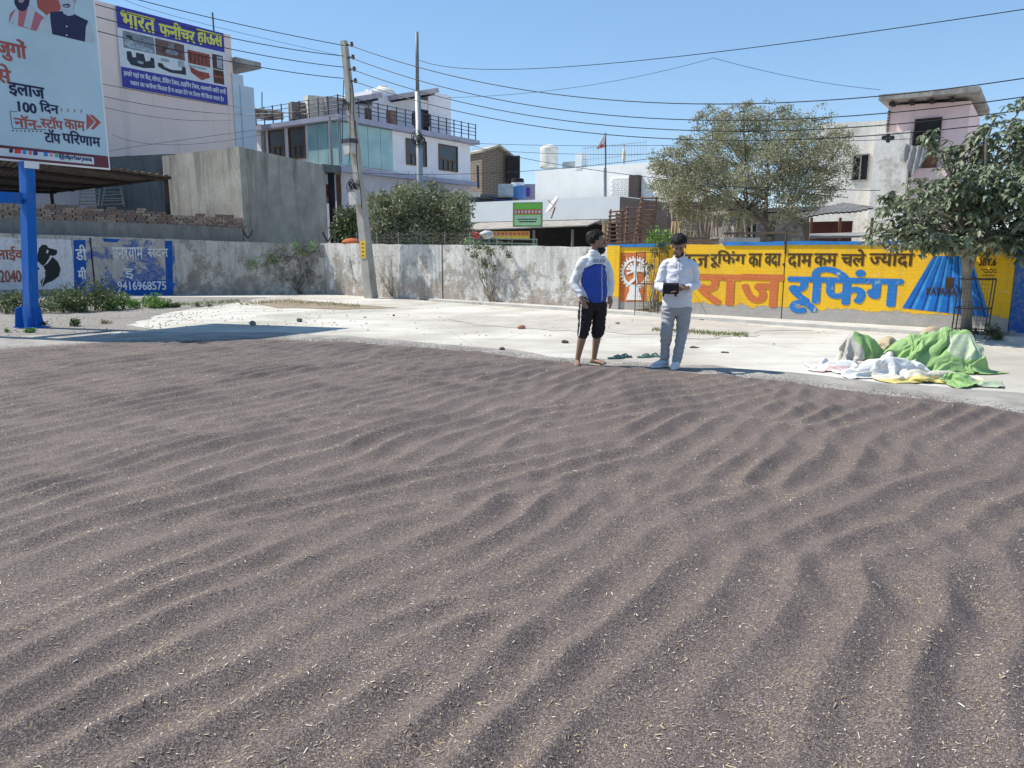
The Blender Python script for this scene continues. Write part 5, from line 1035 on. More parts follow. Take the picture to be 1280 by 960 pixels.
def coil(c, R_, n, par, seed):
    rr = random.Random(seed)
    mb = MB()
    for k in range(n):
        cc = Vector(c) + Vector((rr.uniform(-.06, .06), rr.uniform(-.06, .06), rr.uniform(-.08, .08))); tl = rr.uniform(-2.2, 2.2); rad = R_ * rr.uniform(.35, 1.05)
        mb.tube([cc + Vector((rad * math.cos(a * .5236), tl * .2 * math.sin(a * .5236), rad * (1.1 + .5 * math.sin(a * 1.7 + k)) * math.sin(a * .5236))) for a in range(13)], .013, 4, False)
    return mb.build('cable_coil', M('black_cable', (.02, .02, .022), .5) if 'black_cable' not in bpy.data.materials else bpy.data.materials['black_cable'], par)
coil(along(fy(228)) - ay * .25, .18, 9, up_, 4); coil(along(fy(128)) - ay * .2, .08, 4, up_, 5)
mb = MB(); bc = bpy.data.materials['black_cable']
for k in range(4):
    rr = random.Random(k); x0, x1 = [(429, 428), (440, 444), (443, 452), (438, 437)][k]; y0, y1 = [(100, 180), (100, 170), (150, 262), (110, 205)][k]
    pts = [P(x0 + (x1 - x0) * t_ + rr.uniform(-1, 1), y0 + (y1 - y0) * t_, 23.3) for t_ in [0, .2, .4, .6, .8, 1]]; mb = MB().tube(pts, .012, 4); mb.build('drop_cable', bc, up_)
sp0, sp1 = P(526, 262, 28), P(521, 40, 28)
sp_ = thing('lamp_pole', (sp0.x, sp0.y, 0), 'slim grey steel pole rising behind the bush', 'pole')
ps_ = P(522, 115, 28); MB().tube([(sp0.x + .05, sp0.y, 0), sp0, ps_], [.13, .12, .10], 12).build('lower_tube', M('galvanised', (.34, .37, .38), .5, .15, 2, .1, 20, .3), sp_, True); MB().tube([ps_, sp1], [.065, .06], 12).build('upper_tube', M('galvanised_dark', (.17, .18, .20), .5), sp_, True)
coil(P(524.5, 173, 27.8), .20, 8, sp_, 9); coil(P(520, 176, 27.8), .13, 4, sp_, 10)
wid = 0
def wire(pts, lab, r_=.011, n=28, ext=0.0):
    p = [P(*q) for q in pts]; out = []
    for i in range(n + 1):
        t_ = i / n * (len(p) - 1 + ext)
        if len(p) == 3: a, b, c = p; l0, l1, l2 = (t_ - 1) * (t_ - 2) / 2, -t_ * (t_ - 2), t_ * (t_ - 1) / 2; out.append(a * l0 + b * l1 + c * l2)
        else: out.append(p[0].lerp(p[1], i / n))
    return tag(MB().tube(out, r_, 5).build('overhead_wire', bc), lab, 'wire', 'overhead wires')
rw = [('top', 57, 107, 127.5, 124.5, 88), ('second', 72, 130, 147, 146, 112), ('third', 86, 141, 160, 160, 130), ('lowest', 100, 152, 171.5, 170, 144)]
for nme, ya, ym1, ym2, _, ye in rw:
    wire([(438, ya, 23.5), (800, ym2, 18.5), (1420, ye - 14, 13.5)], f'{nme} of the four cables from the concrete pole to the right', .011, 48, .9)
for nme, ya, xm, ym, x0, y0 in [('top', 57, 250, 19, 60, -32), ('second', 70, 277, 45, 60, -12), ('third', 84, 277, 59, 60, 4), ('lowest', 98, 277, 75, 60, 22)]:
    wire([(430, ya, 23.5), (xm, ym, 21), (x0, y0, 19)], f'{nme} of the four cables from the concrete pole to the left')
wire([(523, 75, 27.8), (700, 84, 22), (1330, 4, 14)], 'high cable from the steel pole rising to the top right corner', .009, 48, .8)
wire([(560, 122, 26), (720, 109, 24), (890, 73, 22)], 'thin slack cable crossing above the brick house', .006); wire([(890, 72, 22), (1000, 98, 22), (1100, 112, 22)], 'thin cable sloping down to the weathered house roof', .006)
wire([(590, 179, 30), (800, 182, 27), (1180, 172, 20)], 'thin level cable passing the flags and the feathery tree', .008); wire([(590, 186, 30), (760, 193, 26), (1010, 183, 20)], 'thin cable sagging over the water tank', .008)
wire([(560, 170, 27), (700, 206, 24), (1060, 247, 19)], 'cable sloping down across the bright white building', .009); wire([(440, 216, 23.5), (620, 216, 24), (830, 196, 20)], 'cable from the pole across the brick house to the tree', .008)
wire([(870, 232, 20), (1000, 236, 18), (1100, 238, 16)], 'low cable in front of the feathery tree crown', .008)
wire([(118, 103, 24), (280, 131, 27), (432, 147, 23.6)], 'low cable along the pink building below the banner', .009); wire([(118, 118, 24), (280, 142, 27), (430, 132, 23.6)], 'second low cable along the pink building', .009)
wire([(125, 133, 24), (270, 151, 27), (425, 127, 23.6)], 'third low cable along the pink building', .007); wire([(130, 190, 24), (220, 176, 26), (432, 148, 23.6)], 'slack thin cable above the cement block roof', .006); wire([(140, 168, 24), (220, 181, 26), (330, 168, 30)], 'short thin cable by the cement block corner', .006)
wire([(150, -6, 20), (225, 22, 21), (428, 70, 23.5)], 'faint thin cable beside the banner top', .005)
# barbed wire on the grey wall
mb = MB(); rr = random.Random(8)
for ln_i in range(3):
    pts = []
    for i in range(90): s_ = 1.5 + i * .075; pts.append(SW.at(s_ , zt(s_) + .10 + ln_i * .10 + .035 * math.sin(i * 1.9 + ln_i) + rr.uniform(-.02, .02), -.1 + .05 * math.sin(i * 1.3)))
    mb.tube(pts, .005, 3, False)
for i in range(7): s_ = 1.6 + i; mb.tube([SW.at(s_, zt(s_) - .05, -.1), SW.at(s_, zt(s_) + .38, -.1)], .015, 4)
tag(mb.build('barbed_wire', M('old_wire', (.22, .21, .20))), 'tangled barbed wire along the top of the grey wall', 'wire', kind='stuff')

# ================================================================== VEGETATION
m_ol = leafmat('olive_leaves', [(.16, .17, .085), (.25, .255, .14), (.33, .325, .20), (.41, .395, .27)])
m_gr = leafmat('green_leaves', [(.04, .06, .025), (.07, .10, .04), (.11, .15, .06), (.18, .21, .10)])
m_br = leafmat('bright_leaves', [(.08, .17, .03), (.14, .27, .05), (.20, .34, .08)])
m_bd = leafmat('dusty_big_leaves', [(.09, .125, .065), (.15, .19, .11), (.22, .26, .165), (.31, .33, .24)], .15)
m_dry = leafmat('dry_grass', [(.24, .19, .10), (.34, .28, .15), (.16, .20, .07)])
m_bark = M('bark', (.17, .14, .11), .95, .35, 5, .8, 25); m_bark2 = M('pale_bark', (.30, .26, .21), .95, .35, 5, .8, 25)
# feathery tree behind the yellow wall
tb = P(962, 305, 21.5); tr = thing('feathery_tree', (tb.x, tb.y, 0), 'large feathery olive green tree behind the yellow wall', 'tree')
fk = Vector((tb.x, tb.y, P(960, 290, 21.5).z))
mb = MB().tube([(tb.x + .05, tb.y, 0), (tb.x, tb.y, .9), fk], [.20, .17, .15], 10); mb.build('trunk', m_bark, tr, True)
forks = [P(935, 262, 21.2), P(985, 258, 21.8), P(958, 250, 22)]
mb = MB()
for f_ in forks: mb.tube([fk, (fk + f_) / 2 + Vector((random.uniform(-.1, .1), 0, 0)), f_], [.10, .075, .05], 8)
bl = []
spec = [(840, 228, .62), (862, 205, .7), (850, 250, .5), (885, 235, .8), (890, 180, .65), (905, 155, .55), (925, 205, .85), (930, 165, .65), (905, 262, .5), (945, 240, .8), (960, 180, .75), (975, 212, .8), (960, 145, .45), (990, 165, .55), (1000, 195, .7), (1010, 235, .65), (985, 255, .55), (1025, 175, .5), (1040, 200, .5), (1035, 225, .45), (1050, 185, .35), (1015, 150, .38), (880, 145, .32), (835, 195, .4), (825, 215, .35), (930, 268, .5), (868, 258, .5), (850, 225, .6), (905, 230, .7), (880, 215, .7), (960, 215, .7), (900, 185, .6), (990, 215, .6), (1010, 200, .5), (1048, 168, .28), (860, 180, .35), (930, 140, .35)]
for x, y, r_ in spec:
    D_ = 21.5 + random.uniform(-1.4, 1.4); c0 = P(x, y, D_); bl.append((c0.x, c0.y, c0.z, r_ * 1.12, (1.1, 1.1, .8)))
for i, b in enumerate(bl):
    f_ = min(forks, key=lambda q: (q - Vector(b[:3])).length); limbs(mb, f_, [b[:3]], .032, .008, .1, 5)
    for j in range(7): a = random.uniform(0, 6.28); limbs(mb, b[:3], [(b[0] + math.cos(a) * b[3] * random.uniform(.7, 1.25), b[1] + random.uniform(-.6, .6), b[2] + abs(math.sin(a)) * b[3] * random.uniform(.4, 1.25) - .15)], .014, .005, .05, 3)
mb.build('branches', m_bark, tr, True)
rc = random.Random(77); sub = []
for b in bl:
    for k in range(17):
        v_ = Vector((rc.gauss(0, 1), rc.gauss(0, 1), rc.gauss(0, 1))).normalized() * b[3] * rc.uniform(.45, 1.12); sub.append((b[0] + v_.x * 1.15, b[1] + v_.y, b[2] + v_.z * .8, b[3] * rc.uniform(.24, .48), (1.2, 1.2, .75)))
fo = MB(); r9 = np.random.default_rng(9); leaves(fo, sub, 98000, .062, .42, rs=r9, hollow=.1)
tag(fo.build('crown', m_ol, tr), kind='stuff')
# bush behind the corner
def bush(name, base, spec, D0, dD, n, size, mat, lab, mstem=m_bark, cat='bush', sh='quad', asp=.45, seed=1, hollow=.2):
    r9 = np.random.default_rng(seed); rp = random.Random(seed)
    th = thing(name, base, lab, cat); bl = []
    for x, y, r_ in spec: c0 = P(x, y, D0 + rp.uniform(-dD, dD)); bl.append((c0.x, c0.y, c0.z, r_, (1, 1, .85)))
    mb = MB()
    for b in bl: limbs(mb, base, [b[:3]], .03 * max(.4, min(1, bl[0][3])), .006, .06, 4); 
    for b in bl:
        for j in range(4): a = rp.uniform(0, 6.28); limbs(mb, b[:3], [(b[0] + math.cos(a) * b[3] * 1.1, b[1], b[2] + abs(math.sin(a)) * b[3] * 1.15)], .008, .003, .02, 2)
    mb.build('stems', mstem, th, True); fo = MB(); leaves(fo, bl, n, size, asp, rs=r9, shape=sh, hollow=hollow); fo.build('foliage', mat, th)
    th.children[1]['kind'] = 'stuff'; return th
p = P(520, 320, 26.5); bush('bush', (p.x, p.y, .2), [(478, 275, .85), (468, 255, .5), (500, 262, .9), (530, 262, .9), (555, 270, .9), (572, 262, .6), (515, 245, .55), (545, 245, .5), (485, 290, .8), (520, 288, .9), (552, 292, .9), (574, 287, .55), (500, 240, .35), (575, 248, .4), (540, 232, .25), (480, 246, .3)], 26.5, .7, 22000, .12, leafmat('bush_leaves', [(.11, .13, .065), (.18, .205, .105), (.25, .27, .16), (.34, .35, .23)]), 'broad dense bush behind the grey wall beside the utility pole', seed=3)
p = P(437, 320, 27.5); bush('bush', (p.x, p.y, .2), [(433, 270, .45), (445, 280, .5), (428, 288, .45), (440, 296, .5), (424, 300, .3)], 27.3, .3, 4200, .12, m_gr, 'smaller greener bush between the cement building and the utility pole', seed=4)
# twigs over the bush
p = P(545, 235, 26.5); mb = MB()
for k in range(9): x = 497 + k * 7; limbs(mb, P(x, 248, 26.5), [P(x + random.uniform(-8, 8), random.uniform(205, 228), 26.5)], .012, .004, .08, 4)
tag(mb.build('dry_twigs', m_bark), 'thin bare twigs sticking up out of the broad bush', 'twigs', kind='stuff')
sack('bundle', P(440, 303, 25.3), (.35, .2, .12), M('orange_rag', (.50, .13, .04)), 'orange red rag lying on the wall top by the utility pole', 'rag', 7)
# vines on walls, sapling in its guard, weeds
def on_wall(x, y, off=.12): s_, z_ = SW.px(x, y); return SW.at(s_, z_, off)
def vine(lab, spec, n, size, mat, seed, base, cat='vine', m_=m_bark2):
    r9 = np.random.default_rng(seed); th = thing('vine', base, lab, cat); bl = []
    for x, y, r_ in spec: c0 = on_wall(x, y, .10 + r_ * .5); bl.append((c0.x, c0.y, c0.z, r_, (1, 1, 1)))
    mb = MB(); 
    for b in bl: limbs(mb, base, [b[:3]], .018, .004, .05, 5)
    mb.build('stems', m_, th, True); fo = MB(); leaves(fo, bl, n, size, .5, rs=r9); tag(fo.build('foliage', mat, th), kind='stuff')
vine('climber with dusty leaves hanging over the grey wall near its middle', [(603, 307, .16), (618, 312, .20), (598, 318, .14), (630, 308, .16), (612, 328, .16), (640, 318, .12), (609, 345, .12), (590, 308, .12), (622, 335, .10)], 900, .065, m_gr, 21, on_wall(616, 378, .1))
vine('dry leafless creeper on the bare bricks right of the utility pole', [(478, 318, .2), (488, 330, .2), (482, 345, .2), (495, 320, .2), (490, 360, .15), (475, 335, .15)], 60, .05, m_dry, 22, on_wall(492, 371, .05))
s0 = LW.at(.9, 1.62, .1); r9 = np.random.default_rng(5); th = thing('vine', (s0.x, s0.y, 0), 'small pale green creeper tuft over the wall corner', 'vine')
MB().tube([(s0.x + .3, s0.y, 0), (s0.x + .25, s0.y, .6), s0], [.02, .015, .01], 5).build('stems', m_bark2, th); fo = MB(); leaves(fo, [(s0.x, s0.y, s0.z + .05, .22), (s0.x + .5, s0.y, s0.z, .25), (s0.x + .2, s0.y, 1.4, .18), (s0.x - .8, s0.y - .05, 1.2, .3), (s0.x - 1.4, s0.y - .1, 1.0, .35)], 700, .06, .5, rs=r9); tag(fo.build('foliage', m_br, th), kind='stuff')
# dark climbing growth on shaded wall
th = thing('vine', tuple(LW.at(1.0, 0, .1)), 'dark climber spreading over the shaded wall next to the corner', 'vine'); mb = MB(); tips = [LW.at(s_, z_, .05) for s_, z_ in [(.3, 1.3), (.7, 1.5), (1.1, 1.2), (1.4, 1.5), (1.8, 1.2), (.6, .8), (1.3, .7), (.9, .4), (.5, .5)]]
limbs(mb, LW.at(.9, 0, .06), tips, .012, .003, .04, 5).build('stems', m_bark, th); fo = MB(); leaves(fo, [(q.x, q.y, q.z, .34, (1.2, .15, 1)) for q in tips], 1700, .055, .5, rs=r9); tag(fo.build('foliage', leafmat('shade_climber', [(.10, .095, .075), (.15, .14, .115), (.21, .20, .17)]), th), kind='stuff')
# sapling with bright top growing inside a wire guard against the yellow wall
vine('sapling with bright green top leaves inside the wire guard by the emblem', [(822, 293, .17), (833, 289, .16), (828, 302, .17), (840, 297, .12), (817, 300, .10)], 520, .075, m_br, 23, on_wall(826, 391, .3), 'sapling')
vine('straggly dark sapling leaves low in the wire guard by the emblem', [(816, 332, .14), (822, 315, .12), (811, 342, .10), (828, 378, .14), (815, 385, .13), (834, 310, .14)], 420, .06, m_gr, 24, on_wall(822, 391, .35), 'sapling')
def guard(x0, x1, y0, y1, off, lab, mat, mesh=True, tilt=0.0):
    g = thing('tree_guard', on_wall((x0 + x1) / 2, y1, off), lab, 'tree guard'); a0, a1 = SW.px(x0, y1)[0], SW.px(x1, y1)[0]; z1 = SW.px(x0, y0)[1]
    cs = [SW.at(a, 0, o) for a, o in ((a0, off), (a1, off), (a1, off - min(.4, off - .06)), (a0, off - min(.4, off - .06)))]
    tl = SW.u * tilt
    for c in cs: MB().tube([c, c + Vector((0, 0, z1)) + tl], .012, 5).build('upright', mat, g)
    for k, z in enumerate((.12, z1 * .5, z1)):
        mb = MB()
        for i in range(4): mb.tube([cs[i] + Vector((0, 0, z)) + tl * z / z1, cs[(i + 1) % 4] + Vector((0, 0, z)) + tl * z / z1], .010, 4)
        mb.build('hoop', mat, g)
    mb = MB()
    for i in range(9):
        f_ = (i + 1) / 10; mb.tube([cs[0].lerp(cs[1], f_), cs[0].lerp(cs[1], f_) + Vector((0, 0, z1)) + tl], .0028, 3)
    for i in range(12): z = z1 * (i + 1) / 13; mb.tube([cs[0] + Vector((0, 0, z)) + tl * z / z1, cs[1] + Vector((0, 0, z)) + tl * z / z1], .0025, 3)
    tag(mb.build('wire_mesh', mat, g), kind='stuff'); return g
m_gd = M('guard_rust', (.13, .075, .05), .8, .3)
guard(808, 836, 315, 390, .55, 'thin rusty wire tree guard around the sapling next to the emblem', m_gd)
g2 = guard(1198, 1238, 347, 417, .75, 'dark iron tree guard around the trunk of the leafy tree', M('guard_dark', (.10, .08, .065)), tilt=.04)
pq = on_wall(1197, 352, .76); MB().box(pq, (.13, .02, .2), math.atan2(SW.u.y, SW.u.x)).build('tin_plate', m_gd, g2)
def weed(name, c, spread, h, n, size, mat, lab, seed, cat='weeds', kind=None):
    r9 = np.random.default_rng(seed); rp = random.Random(seed); th = thing(name, c, lab, cat, None, kind); mb = MB(); bl = []
    n = int(n * 1.9)
    for i in range(max(4, int(n / 110))):
        a = rp.uniform(0, 6.28); rr_ = rp.random() ** .5; x, y = c[0] + math.cos(a) * rr_ * spread[0], c[1] + math.sin(a) * rr_ * spread[1]; hh = h * rp.uniform(.45, 1) * (1 - .4 * rr_)
        bl.append((x, y, hh * .52, hh * .5, (1.1, 1, 1))); limbs(mb, (c[0] + (x - c[0]) * .6, c[1] + (y - c[1]) * .6, 0), [(x, y, hh * .9)], .008, .003, .02, 3)
    mb.build('stems', m_gr, th); fo = MB(); leaves(fo, bl, n, size, .45, rs=r9); fo.v = [(v_[0], v_[1], max(v_[2], .012)) for v_ in fo.v]; tag(fo.build('foliage', mat, th), kind='stuff'); return th
for i, (x, y, sx, sy, h_, n_, sz, mt_, lab) in enumerate([
    (10, 391, .9, .5, .75, 1600, .07, m_gr, 'dark weeds at the left edge left of the blue post'), (75, 390, .9, .5, .8, 1700, .07, m_gr, 'dark weeds just right of the blue post below the buffalo painting'),
    (112, 388, .9, .5, 1.05, 2600, .07, m_gr, 'tallest leafy weeds in front of the blue lettered wall panel'), (150, 387, .45, .35, .5, 1000, .06, m_br, 'low light green weeds right of the tallest weeds'),
    (183, 385, .55, .4, .5, 1300, .06, m_br, 'bright green clump of weeds below the painted phone number'), (225, 384, 1.0, .3, .2, 700, .05, m_gr, 'low thin weeds at the foot of the bare shaded wall'),
    (26, 416, .28, .12, .12, 500, .04, m_br, 'small bright green weed clump at the foot of the blue post'), (77, 408, .35, .15, .28, 260, .045, m_gr, 'sparse sprigs of weed right of the blue post base'),
    (132, 405, .15, .1, .12, 80, .04, m_dry, 'tiny dry sprig on the dirt strip'), (903, 393, .12, .1, .30, 260, .05, m_gr, 'small weed growing from the foot of the yellow wall below the orange letters'),
    (1165, 412, .35, .15, .30, 420, .06, m_gr, 'weeds left of the tree guard at the wall foot'), (1215, 424, .55, .25, .35, 900, .06, leafmat('dry_weeds', [(.08, .09, .05), (.13, .13, .07), (.20, .18, .11)]), 'dull weeds around the foot of the leafy tree')]):
    g_ = G(x, y); weed('weed_clump', (g_.x, g_.y, 0), (sx, sy), h_, n_, sz, mt_, lab, 50 + i)
def grass(lab, pts, n, h, seed):
    rp = random.Random(seed); mb = MB()
    for i in range(n):
        f_ = rp.random(); k = f_ * (len(pts) - 1); a, b = pts[int(k)], pts[min(int(k) + 1, len(pts) - 1)]; x = a[0] + (b[0] - a[0]) * (k % 1); y = a[1] + (b[1] - a[1]) * (k % 1) + rp.gauss(0, 1.2); g_ = G(x, y); hh = h * rp.uniform(.4, 1.2); a_ = rp.uniform(0, 6.28); dx, dy = math.cos(a_) * .012, math.sin(a_) * .012; l = Vector((rp.gauss(0, .35), rp.gauss(0, .35), 0)) * hh
        mb.add([(g_.x - dx, g_.y - dy, .002), (g_.x + dx, g_.y + dy, .002), (g_.x + l.x, g_.y + l.y, hh)], [(0, 1, 2)])
    tag(mb.build('grass_strip', leafmat('grass_%d' % seed, [(.10, .15, .04), (.20, .25, .09), (.36, .32, .18)])), lab, 'grass', kind='stuff')
grass('thin strip of grass across the pale yard behind the men', [(815, 412), (860, 415), (900, 418), (935, 419)], 900, .05, 1); grass('dry grass tufts on the brown soil patch', [(300, 380), (345, 377), (400, 380), (450, 383)], 900, .05, 2); grass('sparse grass along the foot of the shaded wall', [(185, 384), (230, 381), (300, 377)], 900, .07, 3)

# leafy tree with big leaves in front of the yellow wall
tb = on_wall(1213, 418, .55); tb.z = 0; D0 = tb.y
lt = thing('leafy_tree', tb, 'leafy tree with large drooping dusty leaves in front of the yellow wall', 'tree')
t1, t2 = P(1208, 345, D0), P(1206, 312, D0 - .05); fk = P(1210, 296, D0)
MB().tube([tb, (tb + t1) / 2 + Vector((.03, 0, 0)), t1, t2, fk], [.095, .08, .07, .062, .055], 10).build('trunk', m_bark2, lt, True)
MB().tube([t1 + Vector((0, 0, -.1)), P(1218, 318, D0), P(1236, 290, D0 - .1)], [.06, .05, .04], 8).build('side_trunk', m_bark2, lt, True)
sp2 = [(1102, 292, .28), (1120, 262, .30), (1128, 292, .34), (1108, 248, .2), (1150, 240, .36), (1155, 275, .42), (1150, 303, .26), (1185, 255, .45), (1185, 290, .42), (1195, 222, .42), (1215, 190, .38), (1180, 190, .22), (1165, 172, .16), (1230, 170, .28), (1225, 225, .45), (1222, 262, .5), (1225, 296, .42), (1255, 200, .42), (1260, 240, .5), (1262, 280, .5), (1262, 305, .28), (1290, 170, .45), (1300, 210, .6), (1300, 255, .6), (1298, 295, .5), (1268, 160, .24), (1280, 130, .26), (1242, 150, .12), (1185, 308, .2), (1230, 306, .25), (1170, 300, .25), (1200, 300, .25), (1255, 300, .25), (1205, 240, .45), (1150, 290, .3), (1240, 250, .4), (1330, 200, .6), (1330, 280, .6)]
bl = []; mb = MB(); rp = random.Random(12)
for x, y, r_ in sp2: c0 = P(x, y, D0 + rp.uniform(-.8, .8)); bl.append((c0.x, c0.y, c0.z, r_))
for b in bl: limbs(mb, fk, [b[:3]], .035, .010, .09, 5)
mb.build('branches', m_bark2, lt, True)
r9 = np.random.default_rng(31); LV = []
wts = np.array([b[3] ** 2 for b in bl]); wts /= wts.sum()
for q in range(2000):                                # rosettes of drooping leaves
    b = bl[r9.choice(len(bl), p=wts)]; d = r9.normal(size=3); d /= np.linalg.norm(d); rr_ = b[3] * (.35 + .75 * r9.random()); c0 = Vector((b[0] + d[0] * rr_, b[1] + d[1] * rr_, b[2] + d[2] * rr_ * .85))
    for k in range(7):
        a = r9.random() * 6.283; LV.append((c0, a, r9.uniform(-.9, .15), r9.uniform(.09, .18), r9.uniform(-.4, .4)))
def leaf_geo(mb, c, a, el, l, ro):
    u_ = Vector((math.cos(a) * math.cos(el), math.sin(a) * math.cos(el), math.sin(el))); sd_ = Vector((-math.sin(a), math.cos(a), ro)).normalized(); nn = u_.cross(sd_).normalized(); dn = Vector((0, 0, -1))
    w_ = l * .19; pts = [c, c + u_ * l * .35 + sd_ * w_ + nn * l * .05, c + u_ * l * .7 + sd_ * w_ * .8 + dn * l * .08 + nn * l * .04, c + u_ * l + dn * l * .22, c + u_ * l * .7 - sd_ * w_ * .8 + dn * l * .08 + nn * l * .04, c + u_ * l * .35 - sd_ * w_ + nn * l * .05, c + u_ * l * .5 + dn * l * .03]
    mb.add(pts, [(0, 1, 6), (1, 2, 6), (2, 3, 6), (3, 4, 6), (4, 5, 6), (5, 0, 6)])
camp = Vector((0, 0, CH)); LV.sort(key=lambda q: (q[0] - camp).length)
inview = [q for q in LV if 1090 < 640 + F * q[0].x / (q[0].y * math.cos(TH)) < 1275]; near = inview[:290]; ids = set(id(q) for q in near)
for q in near: mb = MB(); leaf_geo(mb, *q); mb.build('leaf', m_bd, lt, True)
mb = MB()
for q in LV:
    if id(q) not in ids: leaf_geo(mb, *q)
tag(mb.build('foliage', m_bd, lt, True), kind='stuff')

# ================================================================== SMALL THINGS ON THE GROUND
def stone(x, y, r, c_, lab, seed, cat='stone', flat=.7, z0=0.0, name='stone'):
    g_ = G(x, y); r = tuple(q_ * .8 for q_ in r); mb = MB().ball((g_.x, g_.y, z0 + r[2] * flat * .8), (r[0], r[1], r[2] * flat), 10, 7)
    mb.v = [(lambda p, q: (p.x + q.x, p.y + q.y, max(z0, p.z + q.z)))(Vector(v_), (Vector(v_) - g_).normalized() * noise.noise(Vector(v_) * 9 + Vector((seed, 0, 0))) * r[0] * .7) for v_ in mb.v]
    tag(mb.build(name, M('stone_%d' % seed, c_, .95, .3, 12, .6, 30)), lab, cat)
stone(317, 407, (.10, .07, .09), (.20, .18, .16), 'dark grey stone on the pale yard left of centre', 1); stone(375, 402.5, (.08, .06, .10), (.17, .16, .15), 'smaller upright stone right of the dark grey stone', 2)
stone(492, 395, (.04, .03, .05), (.10, .09, .08), 'tiny dark pebble in the middle of the yard', 3); stone(455, 397, (.06, .05, .03), (.15, .14, .13), 'tiny flat grey pebble below the utility pole', 4)
stone(707, 429, (.085, .06, .07), (.13, .09, .08), 'dark chunk of brick left of the man in the blue jacket', 5, 'brick chunk', name='brick_chunk'); stone(652, 411, (.085, .06, .06), (.40, .20, .14), 'reddish broken brick beyond the seeds near the middle', 6, 'brick chunk', name='brick_chunk')
stone(772, 405, (.05, .05, .04), (.25, .23, .21), 'small stone between the two men near the wall', 7); stone(628, 438, (.05, .04, .04), (.14, .12, .11), 'small dark stone right at the back edge of the seeds', 8)
stone(1258, 424, (.16, .12, .14), (.30, .28, .26), 'large grey rock near the blue end section of the wall', 9, z0=0); stone(1274, 418, (.14, .12, .2), (.36, .34, .32), 'upright pale rock at the right edge near the blue wall', 10); stone(1244, 421, (.1, .08, .08), (.24, .22, .2), 'small rock left of the large grey rock', 11)
stone(868, 435, (.10, .05, .02), (.10, .085, .07), 'dark flat scrap right of the man in white', 12, 'scrap', name='scrap'); stone(906, 441, (.07, .04, .02), (.13, .11, .09), 'small brown scrap farther right of the man in white', 13, 'scrap', name='scrap')
stone(143, 419, (.07, .05, .03), (.62, .60, .58), 'tiny white lump at the edge of the billboard shadow', 14, 'lump', name='lump'); stone(833, 444, (.04, .03, .03), (.13, .10, .09), 'small dark stone behind the legs of the man in white', 15)
for i in range(7):
    x = [868, 792, 905, 940, 858, 760, 1000][i]; stone([845, 878, 802, 1010, 1062, 985, 940][i], [396, 400, 393.5, 408, 410, 404.5, 402.5][i], (.07 + .02 * (i % 3), .06, .05), [(.36, .24, .18), (.40, .38, .35), (.33, .22, .17)][i % 3], ['reddish', 'pale', 'brown', 'flat', 'tiny', 'rounded', 'angular'][i] + ' rubble by the yellow wall ' + ['behind the man in white', 'below the letter beside the man in white', 'beside the small tree guard', 'below the large blue letters', 'below the right end of the large blue letters', 'just right of the wall joint', 'just left of the wall joint'][i], 20 + i, 'rubble', .6, .07 if i < 0 else 0, 'rubble_piece')
# slippers
def slipper(x, y, rz, c_, lab, grp=None):
    g_ = G(x, y); sl = thing('slipper', g_, lab, 'slipper', grp); mb = MB(); n_ = 16
    ol = [(.13 * math.cos(k / n_ * 6.283), (.045 + .012 * math.cos(k / n_ * 6.283)) * math.sin(k / n_ * 6.283)) for k in range(n_)]; cr_, sr = math.cos(rz), math.sin(rz)
    mb.prism([(g_.x + a * cr_ - b * sr, g_.y + a * sr + b * cr_) for a, b in ol], .004, .026).build('sole', M(lab[:20], c_, .7), sl)
    mb = MB(); f3 = lambda a, b, z: Vector((g_.x + a * cr_ - b * sr, g_.y + a * sr + b * cr_, z))
    for sg_ in (-1, 1): mb.tube([f3(.075, 0, .026), f3(.04, sg_ * .02, .055), f3(-.02, sg_ * .045, .028)], .009, 6)
    mb.build('strap', M(lab[:18] + '_strap', dk(c_, .5)), sl)
slipper(770, 448.5, .3, (.06, .14, .14), 'left teal slipper of the pair beside the barefoot man'); slipper(779, 447, .1, (.05, .13, .13), 'right teal slipper of the pair beside the barefoot man')
slipper(806, 447, .4, (.13, .25, .21), 'pale green slipper behind the shoes of the man in white'); slipper(816, 446, -.2, (.20, .31, .31), 'light turquoise slipper closest to the man in white')

# ---- sacks and sheets
def cm_(nm, c_, sp=.35):
    t = NT(nm); b = t.n('ShaderNodeTexBrick') if False else None
    n1 = t.noise(3, 5, .6); cc = t.mix(n1, dk(c_, .82), tuple(min(1, v_ * 1.12) for v_ in c_))
    wv = t.n('ShaderNodeTexWave'); wv.inputs['Scale'].default_value = 60; t.set(wv.inputs['Vector'], t.co)
    return t.done(cc, .6, t.bump(t.noise(14, 5, .65), .5, .03, t.bump(wv.outputs[0], .08, .003)), 0, sp)
mg, mpg, mw, mcr, myl, mtn, mpk, mgy = cm_('tarp_green', (.27, .43, .16)), cm_('tarp_pale_green', (.42, .50, .34)), cm_('sack_white', (.68, .67, .65)), cm_('sack_cream', (.60, .57, .47)), cm_('sack_yellow', (.62, .52, .18)), cm_('sack_tan', (.45, .36, .23)), cm_('sack_pinkish', (.62, .46, .44)), cm_('sack_greyish', (.45, .43, .38))
gc = lambda x, y: G(x, y)

